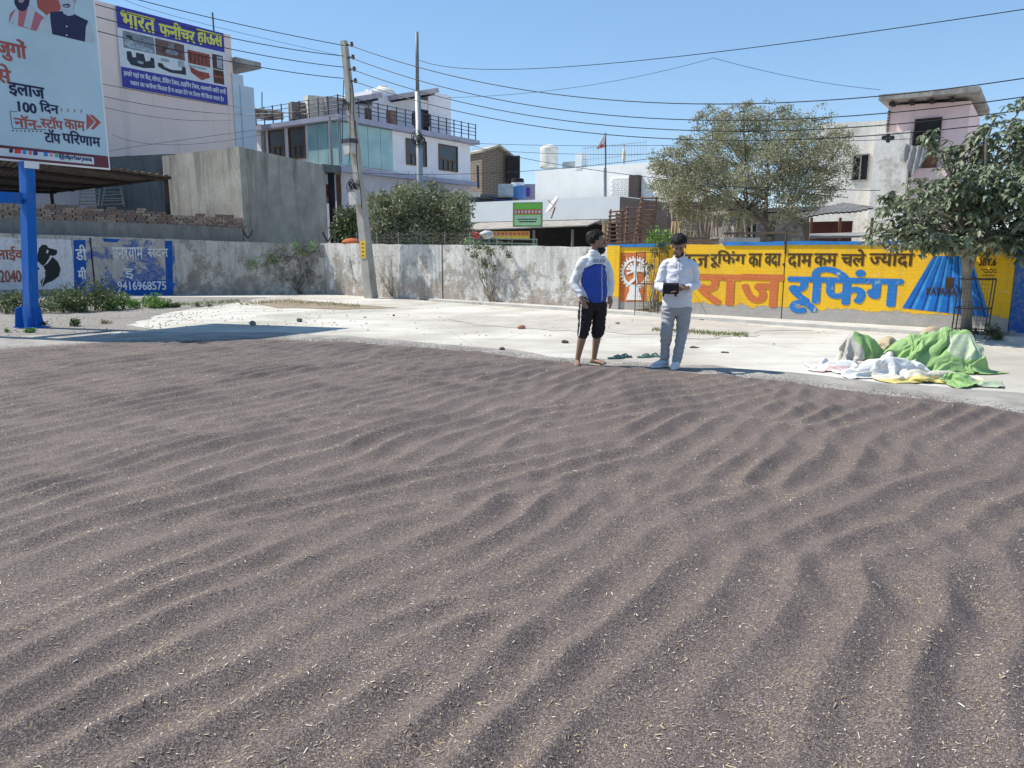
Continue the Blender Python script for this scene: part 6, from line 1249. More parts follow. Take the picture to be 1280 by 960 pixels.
def obst(c, r):
    mb = MB().ball(c, r, 16, 10); o = mb.build('obstacle', [], base=(0, 0, 0)); o.modifiers.new('k', 'COLLISION').settings if False else None; return o
_tmp = []
def collider(o): o.modifiers.new('k', 'COLLISION'); o.collision.thickness_outer = .008; _tmp.append(o); return o
_g = MB(); gq = gc(1150, 465); _g.add([(gq.x - 3, gq.y - 3, 0), (gq.x + 3, gq.y - 3, 0), (gq.x + 3, gq.y + 3, 0), (gq.x - 3, gq.y + 3, 0)], [(0, 1, 2, 3)]); collider(_g.build('tmp_floor', [], base=(0, 0, 0)))
def drape(name, x, y, dy, wd, dp, n, seed, lumps, mats, lab, cat, shrink=-.5, h=.45, rz=0, split=None, frames=36, crumple=.30):
    c = gc(x, y); c = Vector((c.x, c.y + dy, 0)); obs = [collider(obst((c.x + a, c.y + b, z * .35), (rx, ry, z))) for a, b, z, rx, ry in lumps]
    me = bpy.data.meshes.new(name); nx = n; ny = max(8, int(n * dp / wd)); vs = []
    for j in range(ny + 1):
        for i in range(nx + 1):
            u_, v_ = (i / nx - .5) * wd, (j / ny - .5) * dp; q = Vector((u_ * 3.2, v_ * 3.2, seed * 5.1))
            vs.append((c.x + u_ * math.cos(rz) - v_ * math.sin(rz) + .06 * noise.noise(q * 1.3), c.y + u_ * math.sin(rz) + v_ * math.cos(rz) + .06 * noise.noise(q * 1.3 + Vector((9, 0, 0))), h + crumple * noise.noise(q) + crumple * .35 * noise.noise(q * 2.7)))
    me.from_pydata(vs, [], [(j * (nx + 1) + i, j * (nx + 1) + i + 1, (j + 1) * (nx + 1) + i + 1, (j + 1) * (nx + 1) + i) for j in range(ny) for i in range(nx)])
    o = bpy.data.objects.new(name, me); col.objects.link(o); m = o.modifiers.new('c', 'CLOTH'); st = m.settings
    st.quality = 5; st.mass = .3; st.tension_stiffness = 10; st.compression_stiffness = 10; st.shear_stiffness = 3; st.bending_stiffness = .03; st.air_damping = 1.0; st.shrink_min = shrink; st.shrink_max = shrink
    cs_ = m.collision_settings; cs_.use_self_collision = True; cs_.self_distance_min = .010; cs_.distance_min = .008; cs_.collision_quality = 2; m.point_cache.frame_end = frames + 5
    for f in range(1, frames + 1): sc.frame_set(f)
    m2 = o.modifiers.new('s', 'SUBSURF'); m2.levels = 1; me2 = evaluated(o); bpy.data.objects.remove(o)
    mb = MB(); mb.v = [tuple(v_.co) for v_ in me2.vertices]; mb.f = [tuple(p.vertices) for p in me2.polygons]
    lo = min(v_[2] for v_ in mb.v); 
    k = int(math.sqrt(len(mb.f) / (nx * ny)) + .5); mb.mi = [0] * len(mb.f)
    if split:
        orig = {}
        for fi, p in enumerate(me2.polygons): src = fi // 4; i_, j_ = src % nx, src // nx; mb.mi[fi] = split((i_ + .5) / nx, (j_ + .5) / ny)
    o = mb.build(name, mats, None, True); so_ = o.modifiers.new('t', 'SOLIDIFY'); so_.thickness = .004
    st_ = MB(); st_.v = mb.v; st_.f = mb.f; cb_ = st_.build('tmp_cloth', [], base=(0, 0, 0)); collider(cb_)
    return tag(o, lab, cat)
drape('sack', 1158, 441, -.12, .55, .36, 26, 8, [(0, 0, .30, .18, .10), (.12, .03, .2, .1, .1)], [mtn], 'tan sack slumped behind the green tarpaulin', 'sack', -.5, .5)
drape('sack', 1077, 458, .08, .66, .46, 40, 2, [(-.10, 0, .34, .10, .10), (.06, .03, .30, .14, .10), (.22, .05, .20, .10, .1)], [mgy, mg, mcr], 'upright greyish sack with a bright green right half at the left of the pile', 'sack', -.55, .60, .1, lambda u, v: 1 if u > .42 else (2 if u < .15 else 0))
drape('sack', 1114, 451, .12, .52, .30, 28, 9, [(0, 0, .24, .14, .1)], [mtn, mpg], 'tan and pale green sack between the greyish sack and the cream sack', 'sack', -.55, .5, -.2, lambda u, v: 1 if u > .6 else 0)
drape('sheet', 1056, 464, .08, .50, .28, 32, 4, [(.05, 0, .09, .14, .08)], [mpk, mw], 'white sheet with a pinkish edge trailing off the left end of the pile', 'sheet', -.6, .32, -.2, lambda u, v: 0 if v < .18 else 1)
drape('sack', 1136, 462, .06, .60, .50, 40, 5, [(-.08, .02, .26, .13, .12), (.08, 0, .32, .12, .12)], [mcr, mw], 'cream sack slumped beside the green tarpaulin', 'sack', -.6, .55, .3, lambda u, v: 1 if u < .45 else 0)
drape('tarpaulin', 1194, 466, .18, .74, .62, 62, 1, [(-.20, .08, .34, .13, .12), (.0, .10, .40, .15, .13), (.20, .04, .38, .15, .13), (.0, -.14, .20, .12, .1), (.26, -.16, .18, .1, .1), (-.24, -.14, .14, .1, .08)], [mg, mpg], 'large crumpled green tarpaulin heap at the right', 'tarpaulin', -.7, .66, .0, lambda u, v: 1 if (v > .62 and u > .35) or (u > .5 and .18 < v < .45) else 0, 44, .36)
drape('sheet', 1108, 470, .02, .66, .32, 44, 3, [(-.18, .04, .14, .12, .1), (.02, .0, .17, .10, .1), (.22, .03, .15, .1, .08)], [mw, mw], 'crumpled white plastic sheet in the middle of the pile', 'sheet', -.75, .40, -.12)
drape('sack', 1168, 477, .05, .84, .30, 44, 6, [(-.2, .02, .09, .14, .07), (.15, .02, .08, .2, .06)], [myl, mcr], 'flat yellow and cream sack in front of the green tarpaulin', 'sack', -.45, .30, -.06, lambda u, v: 1 if v > .4 else 0, 36, .2)
drape('sheet', 1208, 481, .08, .36, .26, 26, 7, [(0, .03, .08, .1, .08)], [mg, mpg], 'bright green sheet end lying at the front right of the pile', 'sheet', -.5, .28, -.3, lambda u, v: 1 if u > .6 else 0)
for o in _tmp: bpy.data.objects.remove(o)
for _m in list(bpy.data.meshes):
    if _m.users == 0: bpy.data.meshes.remove(_m)
sc.frame_set(1)

# ================================================================== PEOPLE
PX = 95.4
class Body:
    def __init__(s, px0, py0, D): g = P(px0, py0, D); s.o = Vector((g.x, D, 0)); s.px0 = px0; s.D = D; s.py0 = py0
    def __call__(s, px, py, y=0.0):
        return Vector(P(px, py, s.D)) + Vector((0, y, 0))
m_skin = M('brown_skin', (.29, .165, .11), .55, .12, 6, .15, 60, 0, .4); m_hair = M('black_hair', (.012, .010, .010), .6, .3, 30, .9, 90, 0, .3)
def hand(mb, w, d, s_, curl=.25, side=1, n=None, spread=.018):
    # wrist w, direction d (down the hand), across vector s_, n palm normal (fingers curl towards it)
    w = Vector(w); d = Vector(d).normalized(); s_ = (Vector(s_) - d * d.dot(Vector(s_))).normalized(); n = n or d.cross(s_)
    mb.tube([w, w + d * .03, w + d * .06, w + d * .09], [.027, .034, .038, .034], 8, sq=.62)
    for i, (l, o) in enumerate([(.070, 1.5), (.080, .5), (.074, -.5), (.058, -1.5)]):
        b = w + d * .085 + s_ * o * spread; p1 = b + d * l * .5 + n * l * curl * .25; p2 = p1 + (d * (1 - curl * .6) + n * curl).normalized() * l * .5
        mb.tube([b - d * .02, b, p1, p2], [.0095, .0100, .0092, .0075], 6)
    b = w + d * .03 + s_ * .03 * side; mb.tube([w + d * .02, b, b + d * .035 + s_ * .022 * side + n * .01, b + d * .062 + s_ * .024 * side + n * .022], [.012, .013, .0115, .009], 6)
def head(mb, c, f, s=1.0, tilt=0.0):
    # c centre, f facing horizontally, tilt nodding down
    f = Vector(f).normalized(); r = Vector((-f.y, f.x, 0)); u = Vector((0, 0, 1))
    Mx = Matrix.Rotation(tilt, 3, r); F_, U_ = Mx @ f, Mx @ u
    q = lambda a, b, c_: Vector(c) + r * a * s + F_ * b * s + U_ * c_ * s
    def ell(ctr, rx, ry, rz, nn=14, kk=10):
        b0 = len(mb.v); vs = []
        for i in range(kk + 1):
            th = math.pi * i / kk
            for j in range(nn): ph = 6.28318 * j / nn; vs.append(q(ctr[0] + rx * max(math.sin(th), .01) * math.cos(ph), ctr[1] + ry * max(math.sin(th), .01) * math.sin(ph), ctr[2] - rz * math.cos(th)))
        mb.add(vs, [(i * nn + j, i * nn + (j + 1) % nn, (i + 1) * nn + (j + 1) % nn, (i + 1) * nn + j) for i in range(kk) for j in range(nn)] + [tuple(range(nn))[::-1], tuple(range(kk * nn, kk * nn + nn))])
    ell((0, -.012, .035), .074, .094, .082); ell((0, .022, -.035), .060, .068, .078); ell((0, .055, -.085), .030, .032, .028)
    ell((0, .094, -.015), .011, .020, .028); ell((0, .104, -.030), .015, .013, .012); ell((0, .084, -.060), .024, .014, .008); ell((0, .083, -.070), .020, .013, .007)
    ell((0, .082, .022), .048, .014, .012)
    for sg in (-1, 1): ell((sg * .077, -.012, -.010), .010, .020, .032); ell((sg * .042, .058, -.03), .020, .022, .022)
    return q, r, F_, U_
def blob_cap(q, fn, ctr, rx, ry, rz, nn=40, kk=24, keep=lambda a, b, c: True):
    mb = MB(); vs = []; kp = []
    for i in range(kk + 1):
        th = math.pi * i / kk
        for j in range(nn):
            ph = 6.28318 * j / nn; a, b, c = max(math.sin(th), .002) * math.cos(ph), max(math.sin(th), .002) * math.sin(ph), -math.cos(th)
            d = 1 + fn(a, b, c); vs.append(q(ctr[0] + rx * a * d, ctr[1] + ry * b * d, ctr[2] + rz * c * d)); kp.append(keep(a, b, c))
    fs = [(i * nn + j, i * nn + (j + 1) % nn, (i + 1) * nn + (j + 1) % nn, (i + 1) * nn + j) for i in range(kk) for j in range(nn)]
    fs = [f for f in fs if all(kp[k] for k in f)]; mb.add(vs, fs); return mb
def folds(r, nr, amp, sc_=(9, 9, 16), seed=0):
    out = []
    for v_, n_ in zip(r.v, nr):
        p = Vector(v_); q_ = Vector((p.x * sc_[0], p.y * sc_[1], p.z * sc_[2])) + Vector((seed, 0, 0)); f_ = (1 - abs(noise.noise(q_)) * 2.2) * .7 + noise.noise(q_ * .45) * .8
        out.append(tuple(p + n_ * (amp * f_)))
    r.v = out; return r
def finish(r, name, mats, par, cls=None):
    if cls:
        r.mi = [cls(sum((Vector(r.v[k]) for k in f), Vector()) / len(f)) for f in r.f]
    return r.build(name, mats, par, True)
def face_bits(q, par, beard=None):
    for sg in (-1, 1): MB().ball(q(sg * .030, .088, .004), (.013, .010, .007), 8, 5).build('eye', M('eye_dark', (.03, .02, .018), .3) if 'eye_dark' not in bpy.data.materials else bpy.data.materials['eye_dark'], par)
    for sg in (-1, 1): MB().tube([q(sg * .014, .096, .022), q(sg * .032, .096, .028), q(sg * .052, .082, .022)], [.004, .005, .003], 6).build('eyebrow', m_hair, par)

# ---- man in white and blue jacket, barefoot
B = Body(735, 458, 9.86); zg = .035
def F1(px, py, y=0.0):
    p = B(px, py, y); return p
man = thing('person', (B(735, 458).x, 9.86, zg), 'barefoot man in a white and blue jacket and black three quarter trousers looking away', 'person')
fd = Vector((.42, -.91, 0)).normalized(); lf = Vector((-fd.y, fd.x, 0))   # facing, and his left
hip = F1(741.5, 376); nk = F1(742.5, 316.5, -.02); sh0 = F1(742, 326.5, 0)
shR, shL = sh0 - lf * .168, sh0 + lf * .168                              # screen left is his right
kR, kL = F1(729, 411, -.08), F1(748, 410, .02); aR, aL = F1(721.5, 450, -.06), F1(743, 449, .05)
hR, hL = hip - lf * .09, hip + lf * .09
aR.z = max(aR.z, zg + .075); aL.z = max(aL.z, zg + .075)
elR, elL = F1(717, 353, -.02), F1(764, 352, .08); wrR, wrL = F1(726, 371, -.14), F1(762.5, 371, .02)
mb = MB()
mb.loft([(hip.x, hip.y, hip.z - .12, .12, .09), (hip.x, hip.y, hip.z, .155, .105), (hip.x, hip.y, hip.z + .14, .135, .10), (sh0.x, sh0.y, sh0.z - .18, .155, .105), (sh0.x, sh0.y, sh0.z - .05, .165, .095), (sh0.x, sh0.y, sh0.z + .04, .10, .07), (nk.x, nk.y, nk.z, .055, .055)], 18, math.atan2(lf.y, lf.x))
hc = F1(746.5, 304, -.02); hf = Vector((.93, -.05, 0))
mb.tube([nk - Vector((0, 0, .05)), nk + Vector((.01, 0, .03)), hc - Vector((0, 0, .04))], [.060, .055, .058], 12)
for s_, e_, w_, sg in ((shR, elR, wrR, -1), (shL, elL, wrL, 1)): mb.tube([s_, s_.lerp(e_, .5), e_, e_.lerp(w_, .3), w_], [.052, .047, .038, .040, .027], 12)
hand(mb, wrR, Vector((.35, -.25, -1)), Vector((0, -1, 0)) * .5 + lf * .8, .35, 1, n=fd * .6 + lf * .5)
hand(mb, wrL, Vector((.12, -.1, -1)), Vector((-.5, -.8, 0)), .3, 1, n=-lf)
for h_, k_, a_ in ((hR, kR, aR), (hL, kL, aL)): mb.tube([h_ + Vector((0, 0, .02)), h_.lerp(k_, .5), k_, k_.lerp(a_, .35), k_.lerp(a_, .7), a_, Vector((a_.x, a_.y, zg + .03))], [.092, .078, .052, .056, .042, .034, .038], 14)
for a_, d_ in ((aR, Vector((-.10, -1, 0))), (aL, Vector((.80, -.6, 0)))):
    d_ = d_.normalized(); s_ = Vector((-d_.y, d_.x, 0)); b0 = Vector((a_.x, a_.y, zg + .032))
    mb.tube([b0 - d_ * .05, b0 - d_ * .02, b0 + d_ * .06 + Vector((0, 0, .0)), b0 + d_ * .12 - Vector((0, 0, .010)), b0 + d_ * .165 - Vector((0, 0, .014))], [.030, .036, .038, .040, .028], 12, sq=.8)
    for i in range(5): t0 = b0 + d_ * (.165 - abs(i - .6) * .006) + s_ * (i - 2) * .016 - Vector((0, 0, .017)); mb.tube([t0 - d_ * .02, t0, t0 + d_ * .028], [.010, .0095, .007] if i else [.013, .013, .010], 6)
q1, r1, f1, u1 = head(mb, hc, hf, 1.10)
body, nr = remesh(mb, .0085, 2); finish(body, 'body', m_skin, man)
face_bits(q1, man)
nz_ = lambda a, b, c: .045 * noise.noise(Vector((a * 5, b * 5, c * 5))) + .03 * noise.noise(Vector((a * 14, b * 14, c * 14)))
blob_cap(q1, nz_, (0, -.022, .050), .090, .108, .098, keep=lambda a, b, c: c > -.15 + (b > .45) * .55 - (b < -.2) * .35 or (b < -.1 and c > -.62)).build('hair', m_hair, man, True)
blob_cap(q1, nz_, (0, -.075, .085), .062, .062, .055).build('hair_tuft', m_hair, man, True)
def tufts(q, ctr, rx, ry, rz, n, l, par, seed, keep):
    rp = random.Random(seed); mb = MB()
    while n > 0:
        v_ = Vector((rp.gauss(0, 1), rp.gauss(0, 1), rp.gauss(.5, 1))).normalized()
        if not keep(v_.x, v_.y, v_.z): continue
        n -= 1; d_ = Vector((v_.x + rp.gauss(0, .45), v_.y + rp.gauss(.25, .45), v_.z + rp.gauss(-.1, .45))).normalized(); p0 = Vector((ctr[0] + rx * v_.x, ctr[1] + ry * v_.y, ctr[2] + rz * v_.z)); p1 = p0 + (v_ * .35 + d_ * .65) * l * rp.uniform(.6, 1.3); p2 = p1 + d_ * l * .5 - Vector((0, 0, l * .45))
        mb.tube([q(*(p0 * .96)), q(*p1), q(*p2)], [.010, .007, .002], 4)
    return mb.build('hair_tufts', m_hair, par, True)
tufts(q1, (0, -.022, .050), .086, .104, .094, 150, .014, man, 3, lambda a, b, c: c > .1 + (b > .45) * .4)
bd = MB(); bb_ = blob_cap(q1, nz_, (0, .028, -.050), .070, .078, .083, keep=lambda a, b, c: c < (.12 if abs(a) > .6 else -.18) and b > -.35); bb_.build('beard', m_hair, man, True)
# jacket
mb = MB(); a_r = math.atan2(lf.y, lf.x); hm = F1(743, 377)
mb.loft([(hm.x, hm.y, hm.z, .165, .118), (hm.x, hm.y, hm.z + .05, .180, .130), (hm.x - .003, hm.y, hm.z + .2, .176, .130), (sh0.x, sh0.y, sh0.z - .16, .178, .130), (sh0.x, sh0.y, sh0.z - .05, .178, .118), (sh0.x, sh0.y, sh0.z + .01, .150, .098), (sh0.x, sh0.y, sh0.z + .055, .105, .080), (nk.x, nk.y, nk.z - .005, .075, .070)], 24, a_r)
mb.loft([(nk.x, nk.y, nk.z - .03, .076, .072), (nk.x, nk.y, nk.z + .035, .074, .070)], 18, a_r)
for s_, e_, w_ in ((shR, elR, wrR), (shL, elL, wrL)): mb.tube([s_.lerp(sh0, .62) + Vector((0, 0, .022)), s_.lerp(sh0, .25) + Vector((0, 0, .012)), s_.lerp(e_, .10), s_.lerp(e_, .35), s_.lerp(e_, .75), e_, e_.lerp(w_, .35), e_.lerp(w_, .8), w_.lerp(e_, .03)], [.040, .058, .063, .060, .055, .053, .051, .043, .038], 14)
jk, nr = remesh(mb, .009, 2); jk = folds(jk, nr, .014, (7, 7, 13), 3)
def near_arm(p):
    for s_, e_, w_ in ((shR, elR, wrR), (shL, elL, wrL)):
        for a, b in ((s_, e_), (e_, w_)):
            t_ = max(0, min(1, (p - a).dot(b - a) / (b - a).length_squared)); 
            if (p - (a + (b - a) * t_)).length < (.083 if t_ < .4 and b is e_ else .075): return True
    return False
def cls(p):
    dd = (p - sh0); x = dd.dot(lf); front = dd.dot(fd)
    if p.z < sh0.z - .035 - .45 * max(0, abs(x) - .06) and (not near_arm(p) or abs(x) < .13): return 1
    return 0
m_jw = M('jacket_white', (.70, .71, .72), .6, .1, 4, .3, 30); m_jb = M('jacket_blue', (.022, .065, .36), .55, .2, 4, .3, 30)
jo = finish(jk, 'jacket', [m_jw, m_jb], man, cls)
bvh = BVHTree.FromPolygons([Vector(v_) for v_ in jk.v], jk.f)
def on_jacket(a, z, off=.004):
    o_ = Vector((sh0.x, sh0.y, z)) + lf * a + fd * .5; h_ = bvh.ray_cast(o_, -fd)
    return (h_[0] + fd * off) if h_[0] else Vector((sh0.x, sh0.y, z)) + lf * a + fd * .14
mb = MB(); zs_ = [hm.z + .02 + i * (sh0.z + .01 - hm.z) / 16 for i in range(17)]
vs = []
for z in zs_: vs += [on_jacket(.045, z), on_jacket(.053, z)]
mb.add(vs, [(2 * i, 2 * i + 1, 2 * i + 3, 2 * i + 2) for i in range(16)]).build('zip', m_jw, jo if False else man)
V_, F_s = compose('SDUQA'); xs_ = [v_[0] for v_ in V_]; ys_ = [v_[1] for v_ in V_]
mb = MB(); mb.add([on_jacket(-.075 + (v_[0] - min(xs_)) / (max(xs_) - min(xs_)) * .215, sh0.z - .022 + (v_[1] - min(ys_)) / (max(ys_) - min(ys_)) * .05, .006) for v_ in V_], F_s); mb.build('chest_lettering', M('jacket_navy', (.02, .03, .10)), man)
mb = MB(); vs = []
for i in range(25): a = -.15 + .30 * i / 24; z = sh0.z - .033 - .45 * max(0, abs(a) - .06); vs += [on_jacket(a, z, .004), on_jacket(a, z - .014, .004)]
mb.add(vs, [(2 * i, 2 * i + 1, 2 * i + 3, 2 * i + 2) for i in range(24)]).build('chest_stripe', bpy.data.materials['jacket_navy'], man)
# trousers to below the knee
mb = MB(); kcR, kcL = kR.lerp(aR, .28), kL.lerp(aL, .30)
mb.loft([(hip.x, hip.y, hip.z - .13, .13, .105), (hip.x, hip.y, hip.z - .04, .168, .122), (hip.x, hip.y, hip.z + .05, .160, .112)], 20, a_r)
for h_, k_, c_ in ((hR, kR, kcR), (hL, kL, kcL)): mb.tube([h_ - Vector((0, 0, .02)), h_.lerp(k_, .45), h_.lerp(k_, .85), k_, k_.lerp(c_, .6), c_], [.108, .096, .082, .078, .076, .060], 16)
tr_, nr = remesh(mb, .009, 2); tr_ = folds(tr_, nr, .014, (8, 8, 16), 7)
m_trb = M('black_trousers', (.022, .018, .018), .85, .2, 5, .3, 40)
finish(tr_, 'trousers', m_trb, man)
mb = MB(); bt2 = BVHTree.FromPolygons([Vector(v_) for v_ in tr_.v], tr_.f); vs = []
for i in range(14):
    c = hR.lerp(kR, .1 + .9 * i / 13) if i < 11 else kR.lerp(kcR, (i - 10) / 4); od = (-lf * .93 + fd * .35).normalized(); h_ = bt2.ray_cast(c + od * .4, -od); p = (h_[0] if h_[0] else c + od * .1) + od * .004; vs += [p - fd * .009, p + fd * .009]
mb.add(vs, [(2 * i, 2 * i + 1, 2 * i + 3, 2 * i + 2) for i in range(13)]).build('side_stripe', m_jw, man)

# ---- man in white shirt looking down at a black pouch
B2 = Body(838, 459, 9.74); zg = .02
F2 = lambda px, py, y=0.0: B2(px, py, y)
man2 = thing('person', (B2(838, 459).x, 9.74, zg), 'man in a white shirt and grey jeans looking down at a black pouch', 'person')
fd = Vector((-.30, -.95, 0)).normalized(); lf = Vector((-fd.y, fd.x, 0))
hip = F2(846, 381); nk = F2(849.5, 320, .0); sh0 = F2(849, 330, .01)
shR, shL = sh0 - lf * .168, sh0 + lf * .168
hR, hL = hip - lf * .09, hip + lf * .09
kR, kL = F2(832.5, 413, -.05), F2(852, 414, -.03); aR, aL = F2(831, 448, .03), F2(844.5, 451, -.06)
elR, elL = F2(823, 357, .03), F2(871, 357, .02); wrR, wrL = F2(832, 361, -.23), F2(853.5, 358.5, -.23)
mb = MB(); a_r = math.atan2(lf.y, lf.x)
mb.loft([(hip.x, hip.y, hip.z - .12, .12, .09), (hip.x, hip.y, hip.z, .155, .105), (hip.x, hip.y, hip.z + .14, .14, .10), (sh0.x, sh0.y, sh0.z - .18, .155, .105), (sh0.x, sh0.y, sh0.z - .05, .165, .095), (sh0.x, sh0.y, sh0.z + .04, .10, .07), (nk.x, nk.y, nk.z, .055, .055)], 18, a_r)
hc = F2(847.5, 308, -.05); hf = Vector((-.25, -1, 0))
mb.tube([nk - Vector((0, 0, .05)), nk + Vector((0, -.01, .03)), hc + Vector((0, .02, -.03))], [.060, .055, .058], 12)
for s_, e_, w_ in ((shR, elR, wrR), (shL, elL, wrL)): mb.tube([s_, s_.lerp(e_, .5), e_, e_.lerp(w_, .35), w_], [.052, .047, .040, .040, .027], 12)
pc0 = F2(832.5, 359.5, -.30)
hand(mb, wrL, (pc0 + Vector((.05, 0, -.01)) - wrL), Vector((0, .2, -1)), .55, -1, n=Vector((-.3, .9, 0)))
hand(mb, wrR, Vector((.25, -.9, -.25)), Vector((-1, -.1, 0)), .5, 1, n=Vector((.2, 0, 1)))
for h_, k_, a_ in ((hR, kR, aR), (hL, kL, aL)): mb.tube([h_, h_.lerp(k_, .5), k_, k_.lerp(a_, .35), a_, Vector((a_.x, a_.y, zg + .05))], [.088, .075, .052, .054, .036, .036], 14)
q2, r2, f2, u2 = head(mb, hc, hf, 1.08, math.radians(26))
mb2 = MB()
body, nr = remesh(mb, .0085, 2)
finish(body, 'body', m_skin, man2); face_bits(q2, man2)
nz2 = lambda a, b, c: .05 * noise.noise(Vector((a * 4 + 3, b * 4, c * 4))) + .03 * noise.noise(Vector((a * 12, b * 12, c * 12)))
blob_cap(q2, nz2, (0, -.012, .055), .092, .108, .098, keep=lambda a, b, c: c > (.02 if b > .35 else -.35 if b > -.2 else -.7)).build('hair', m_hair, man2, True)
tufts(q2, (0, -.012, .055), .088, .105, .094, 110, .010, man2, 4, lambda a, b, c: c > (.15 if b > .35 else -.1))
blob_cap(q2, nz_, (0, .030, -.048), .065, .074, .080, keep=lambda a, b, c: c < (.0 if abs(a) > .65 else -.45) and b > -.2).build('beard', M('short_beard', (.05, .03, .025), .8), man2, True)
mb = MB(); hm = F2(846.5, 383.5)
mb.loft([(hm.x, hm.y, hm.z, .180, .128), (hm.x, hm.y, hm.z + .06, .182, .130), (hm.x, hm.y, hm.z + .2, .172, .128), (sh0.x, sh0.y, sh0.z - .16, .180, .132), (sh0.x, sh0.y, sh0.z - .05, .180, .120), (sh0.x, sh0.y, sh0.z + .01, .150, .098), (sh0.x, sh0.y, sh0.z + .055, .105, .080), (nk.x, nk.y, nk.z - .005, .070, .066)], 24, a_r)
for s_, e_, w_ in ((shR, elR, wrR), (shL, elL, wrL)): mb.tube([s_.lerp(sh0, .62) + Vector((0, 0, .022)), s_.lerp(sh0, .25) + Vector((0, 0, .012)), s_.lerp(e_, .10), s_.lerp(e_, .35), s_.lerp(e_, .75), e_, e_.lerp(w_, .35), e_.lerp(w_, .75), w_.lerp(e_, .12)], [.040, .058, .064, .062, .057, .056, .054, .046, .041], 14)
sr, nr = remesh(mb, .009, 2); sr = folds(sr, nr, .017, (6, 6, 12), 11); m_shirt = M('white_shirt', (.66, .66, .70), .7, .06, 4, .35, 25); finish(sr, 'shirt', m_shirt, man2)
bs_ = BVHTree.FromPolygons([Vector(v_) for v_ in sr.v], sr.f)
def on_shirt(a, z, off=.004):
    o_ = Vector((sh0.x, sh0.y, z)) + lf * a + fd * .6; h_ = bs_.ray_cast(o_, -fd); return (h_[0] + fd * off) if h_[0] else Vector((sh0.x, sh0.y, z)) + lf * a + fd * .12
mb = MB(); vs = []
for i in range(12): z = hm.z + .03 + (sh0.z - hm.z - .02) * i / 11; vs += [on_shirt(-.014, z), on_shirt(.014, z, .006)]
mb.add(vs, [(2 * i, 2 * i + 1, 2 * i + 3, 2 * i + 2) for i in range(11)]).build('placket', m_shirt, man2)
mb = MB()   # open neck showing skin, collar wings
mb.add([on_shirt(-.035, sh0.z + .045, .006), on_shirt(.035, sh0.z + .045, .006), on_shirt(.0, sh0.z - .09, .006)], [(0, 1, 2)]).build('open_neck', m_skin, man2)
for sg in (-1, 1):
    a = [on_shirt(sg * .020, sh0.z + .055, .012), on_shirt(sg * .075, sh0.z + .045, .012), on_shirt(sg * .070, sh0.z - .015, .010), on_shirt(sg * .030, sh0.z - .04, .010)]; MB().add(a + [p - fd * .006 for p in a], [(0, 1, 2, 3), (7, 6, 5, 4), (0, 4, 5, 1), (1, 5, 6, 2), (2, 6, 7, 3), (3, 7, 4, 0)]).build('collar', m_shirt, man2)
mb = MB(); mb.tube([nk + Vector((.0, .02, -.03)), nk + Vector((0, .015, .028))], [.078, .070], 16, False); mb.build('collar', m_shirt, man2, True)
mb = MB()
mb.loft([(hip.x, hip.y, hip.z - .14, .12, .10), (hip.x, hip.y, hip.z - .04, .165, .120), (hip.x, hip.y, hip.z + .06, .158, .112)], 20, a_r)
for h_, k_, a_ in ((hR, kR, aR), (hL, kL, aL)): mb.tube([h_ - Vector((0, 0, .03)), h_.lerp(k_, .5), k_, k_.lerp(a_, .35), k_.lerp(a_, .75), a_ - Vector((0, 0, .015))], [.100, .088, .070, .068, .058, .054], 16)
tr_, nr = remesh(mb, .009, 2); tr_ = folds(tr_, nr, .014, (9, 9, 18), 17); finish(tr_, 'jeans', M('grey_jeans', (.34, .335, .345), .85, .12, 5, .4, 60), man2)
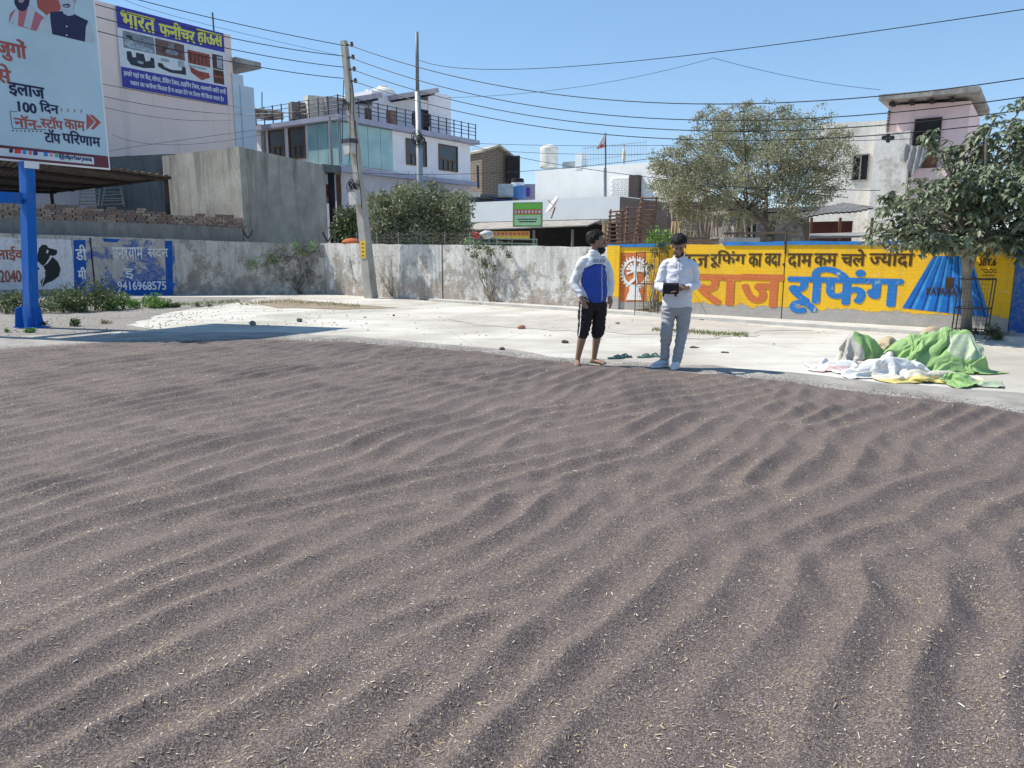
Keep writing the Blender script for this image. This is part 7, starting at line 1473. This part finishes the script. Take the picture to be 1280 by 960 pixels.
for a_, d_ in ((aR, Vector((-.85, -.55, 0))), (aL, Vector((-.45, -.9, 0)))):
    d_ = d_.normalized(); b0 = Vector((a_.x, a_.y, zg)); sh_ = MB()
    sh_.tube([b0 - d_ * .06 + Vector((0, 0, .05)), b0 - d_ * .03 + Vector((0, 0, .055)), b0 + d_ * .05 + Vector((0, 0, .05)), b0 + d_ * .13 + Vector((0, 0, .038)), b0 + d_ * .20 + Vector((0, 0, .030))], [.036, .046, .044, .042, .026], 14, sq=.95).tube([b0 + Vector((0, 0, .05)), b0 + Vector((0, 0, .105))], [.045, .047], 12)
    r_, nr = remesh(sh_, .008, 2); r_.v = [(v_[0], v_[1], max(v_[2], zg + .012)) for v_ in r_.v]; so_ = finish(r_, 'shoe', M('white_shoe', (.66, .67, .70), .6) if 'white_shoe' not in bpy.data.materials else bpy.data.materials['white_shoe'], man2)
    s_ = Vector((-d_.y, d_.x, 0)); ol = []
    for k in range(20): t_ = k / 20 * 6.283; ol.append(b0 + d_ * (.07 + .155 * math.cos(t_)) + s_ * ((.048 + .004 * math.cos(t_)) * math.sin(t_)))
    MB().prism([xy(p) for p in ol], zg, zg + .022).build('sole', m_wf, so_)
    lc = MB()
    for k in range(4): c = b0 + d_ * (.055 + .022 * k) + Vector((0, 0, .098 - .010 * k)); lc.tube([c - s_ * .022, c + Vector((0, 0, .004)), c + s_ * .022], .004, 4)
    tag(lc.build('laces', M('lace_green', (.25, .35, .33)) if 'lace_green' not in bpy.data.materials else bpy.data.materials['lace_green'], so_))
# the black pouch, a thing of its own held in the hands
mb = MB(); an = math.radians(-8); ax = Vector((math.cos(an), math.sin(an), 0)); ay_ = Vector((-ax.y, ax.x, 0))
pch = thing('pouch', pc0, 'black handheld pouch held open by the man in white', 'pouch')
def pbx(cx, cz, w_, h_, d_, nm, mat, oy=0): return MB().box(pc0 + ax * cx + Vector((0, 0, cz)) + ay_ * oy, (w_, d_, h_), an, .1).build(nm, mat, pch)
m_blk = M('black_leather', (.012, .012, .014), .45, .2, 8, .3, 50)
o = pbx(0, 0, .20, .125, .07, 'body', m_blk); bv = o.modifiers.new('b', 'BEVEL'); bv.width = .018; bv.segments = 3
pbx(0, .067, .19, .012, .06, 'flap', M('pouch_edge', (.05, .05, .055), .5)); pbx(-.09, -.078, .025, .03, .03, 'foot', m_blk); pbx(.06, -.078, .025, .03, .03, 'foot', m_blk)
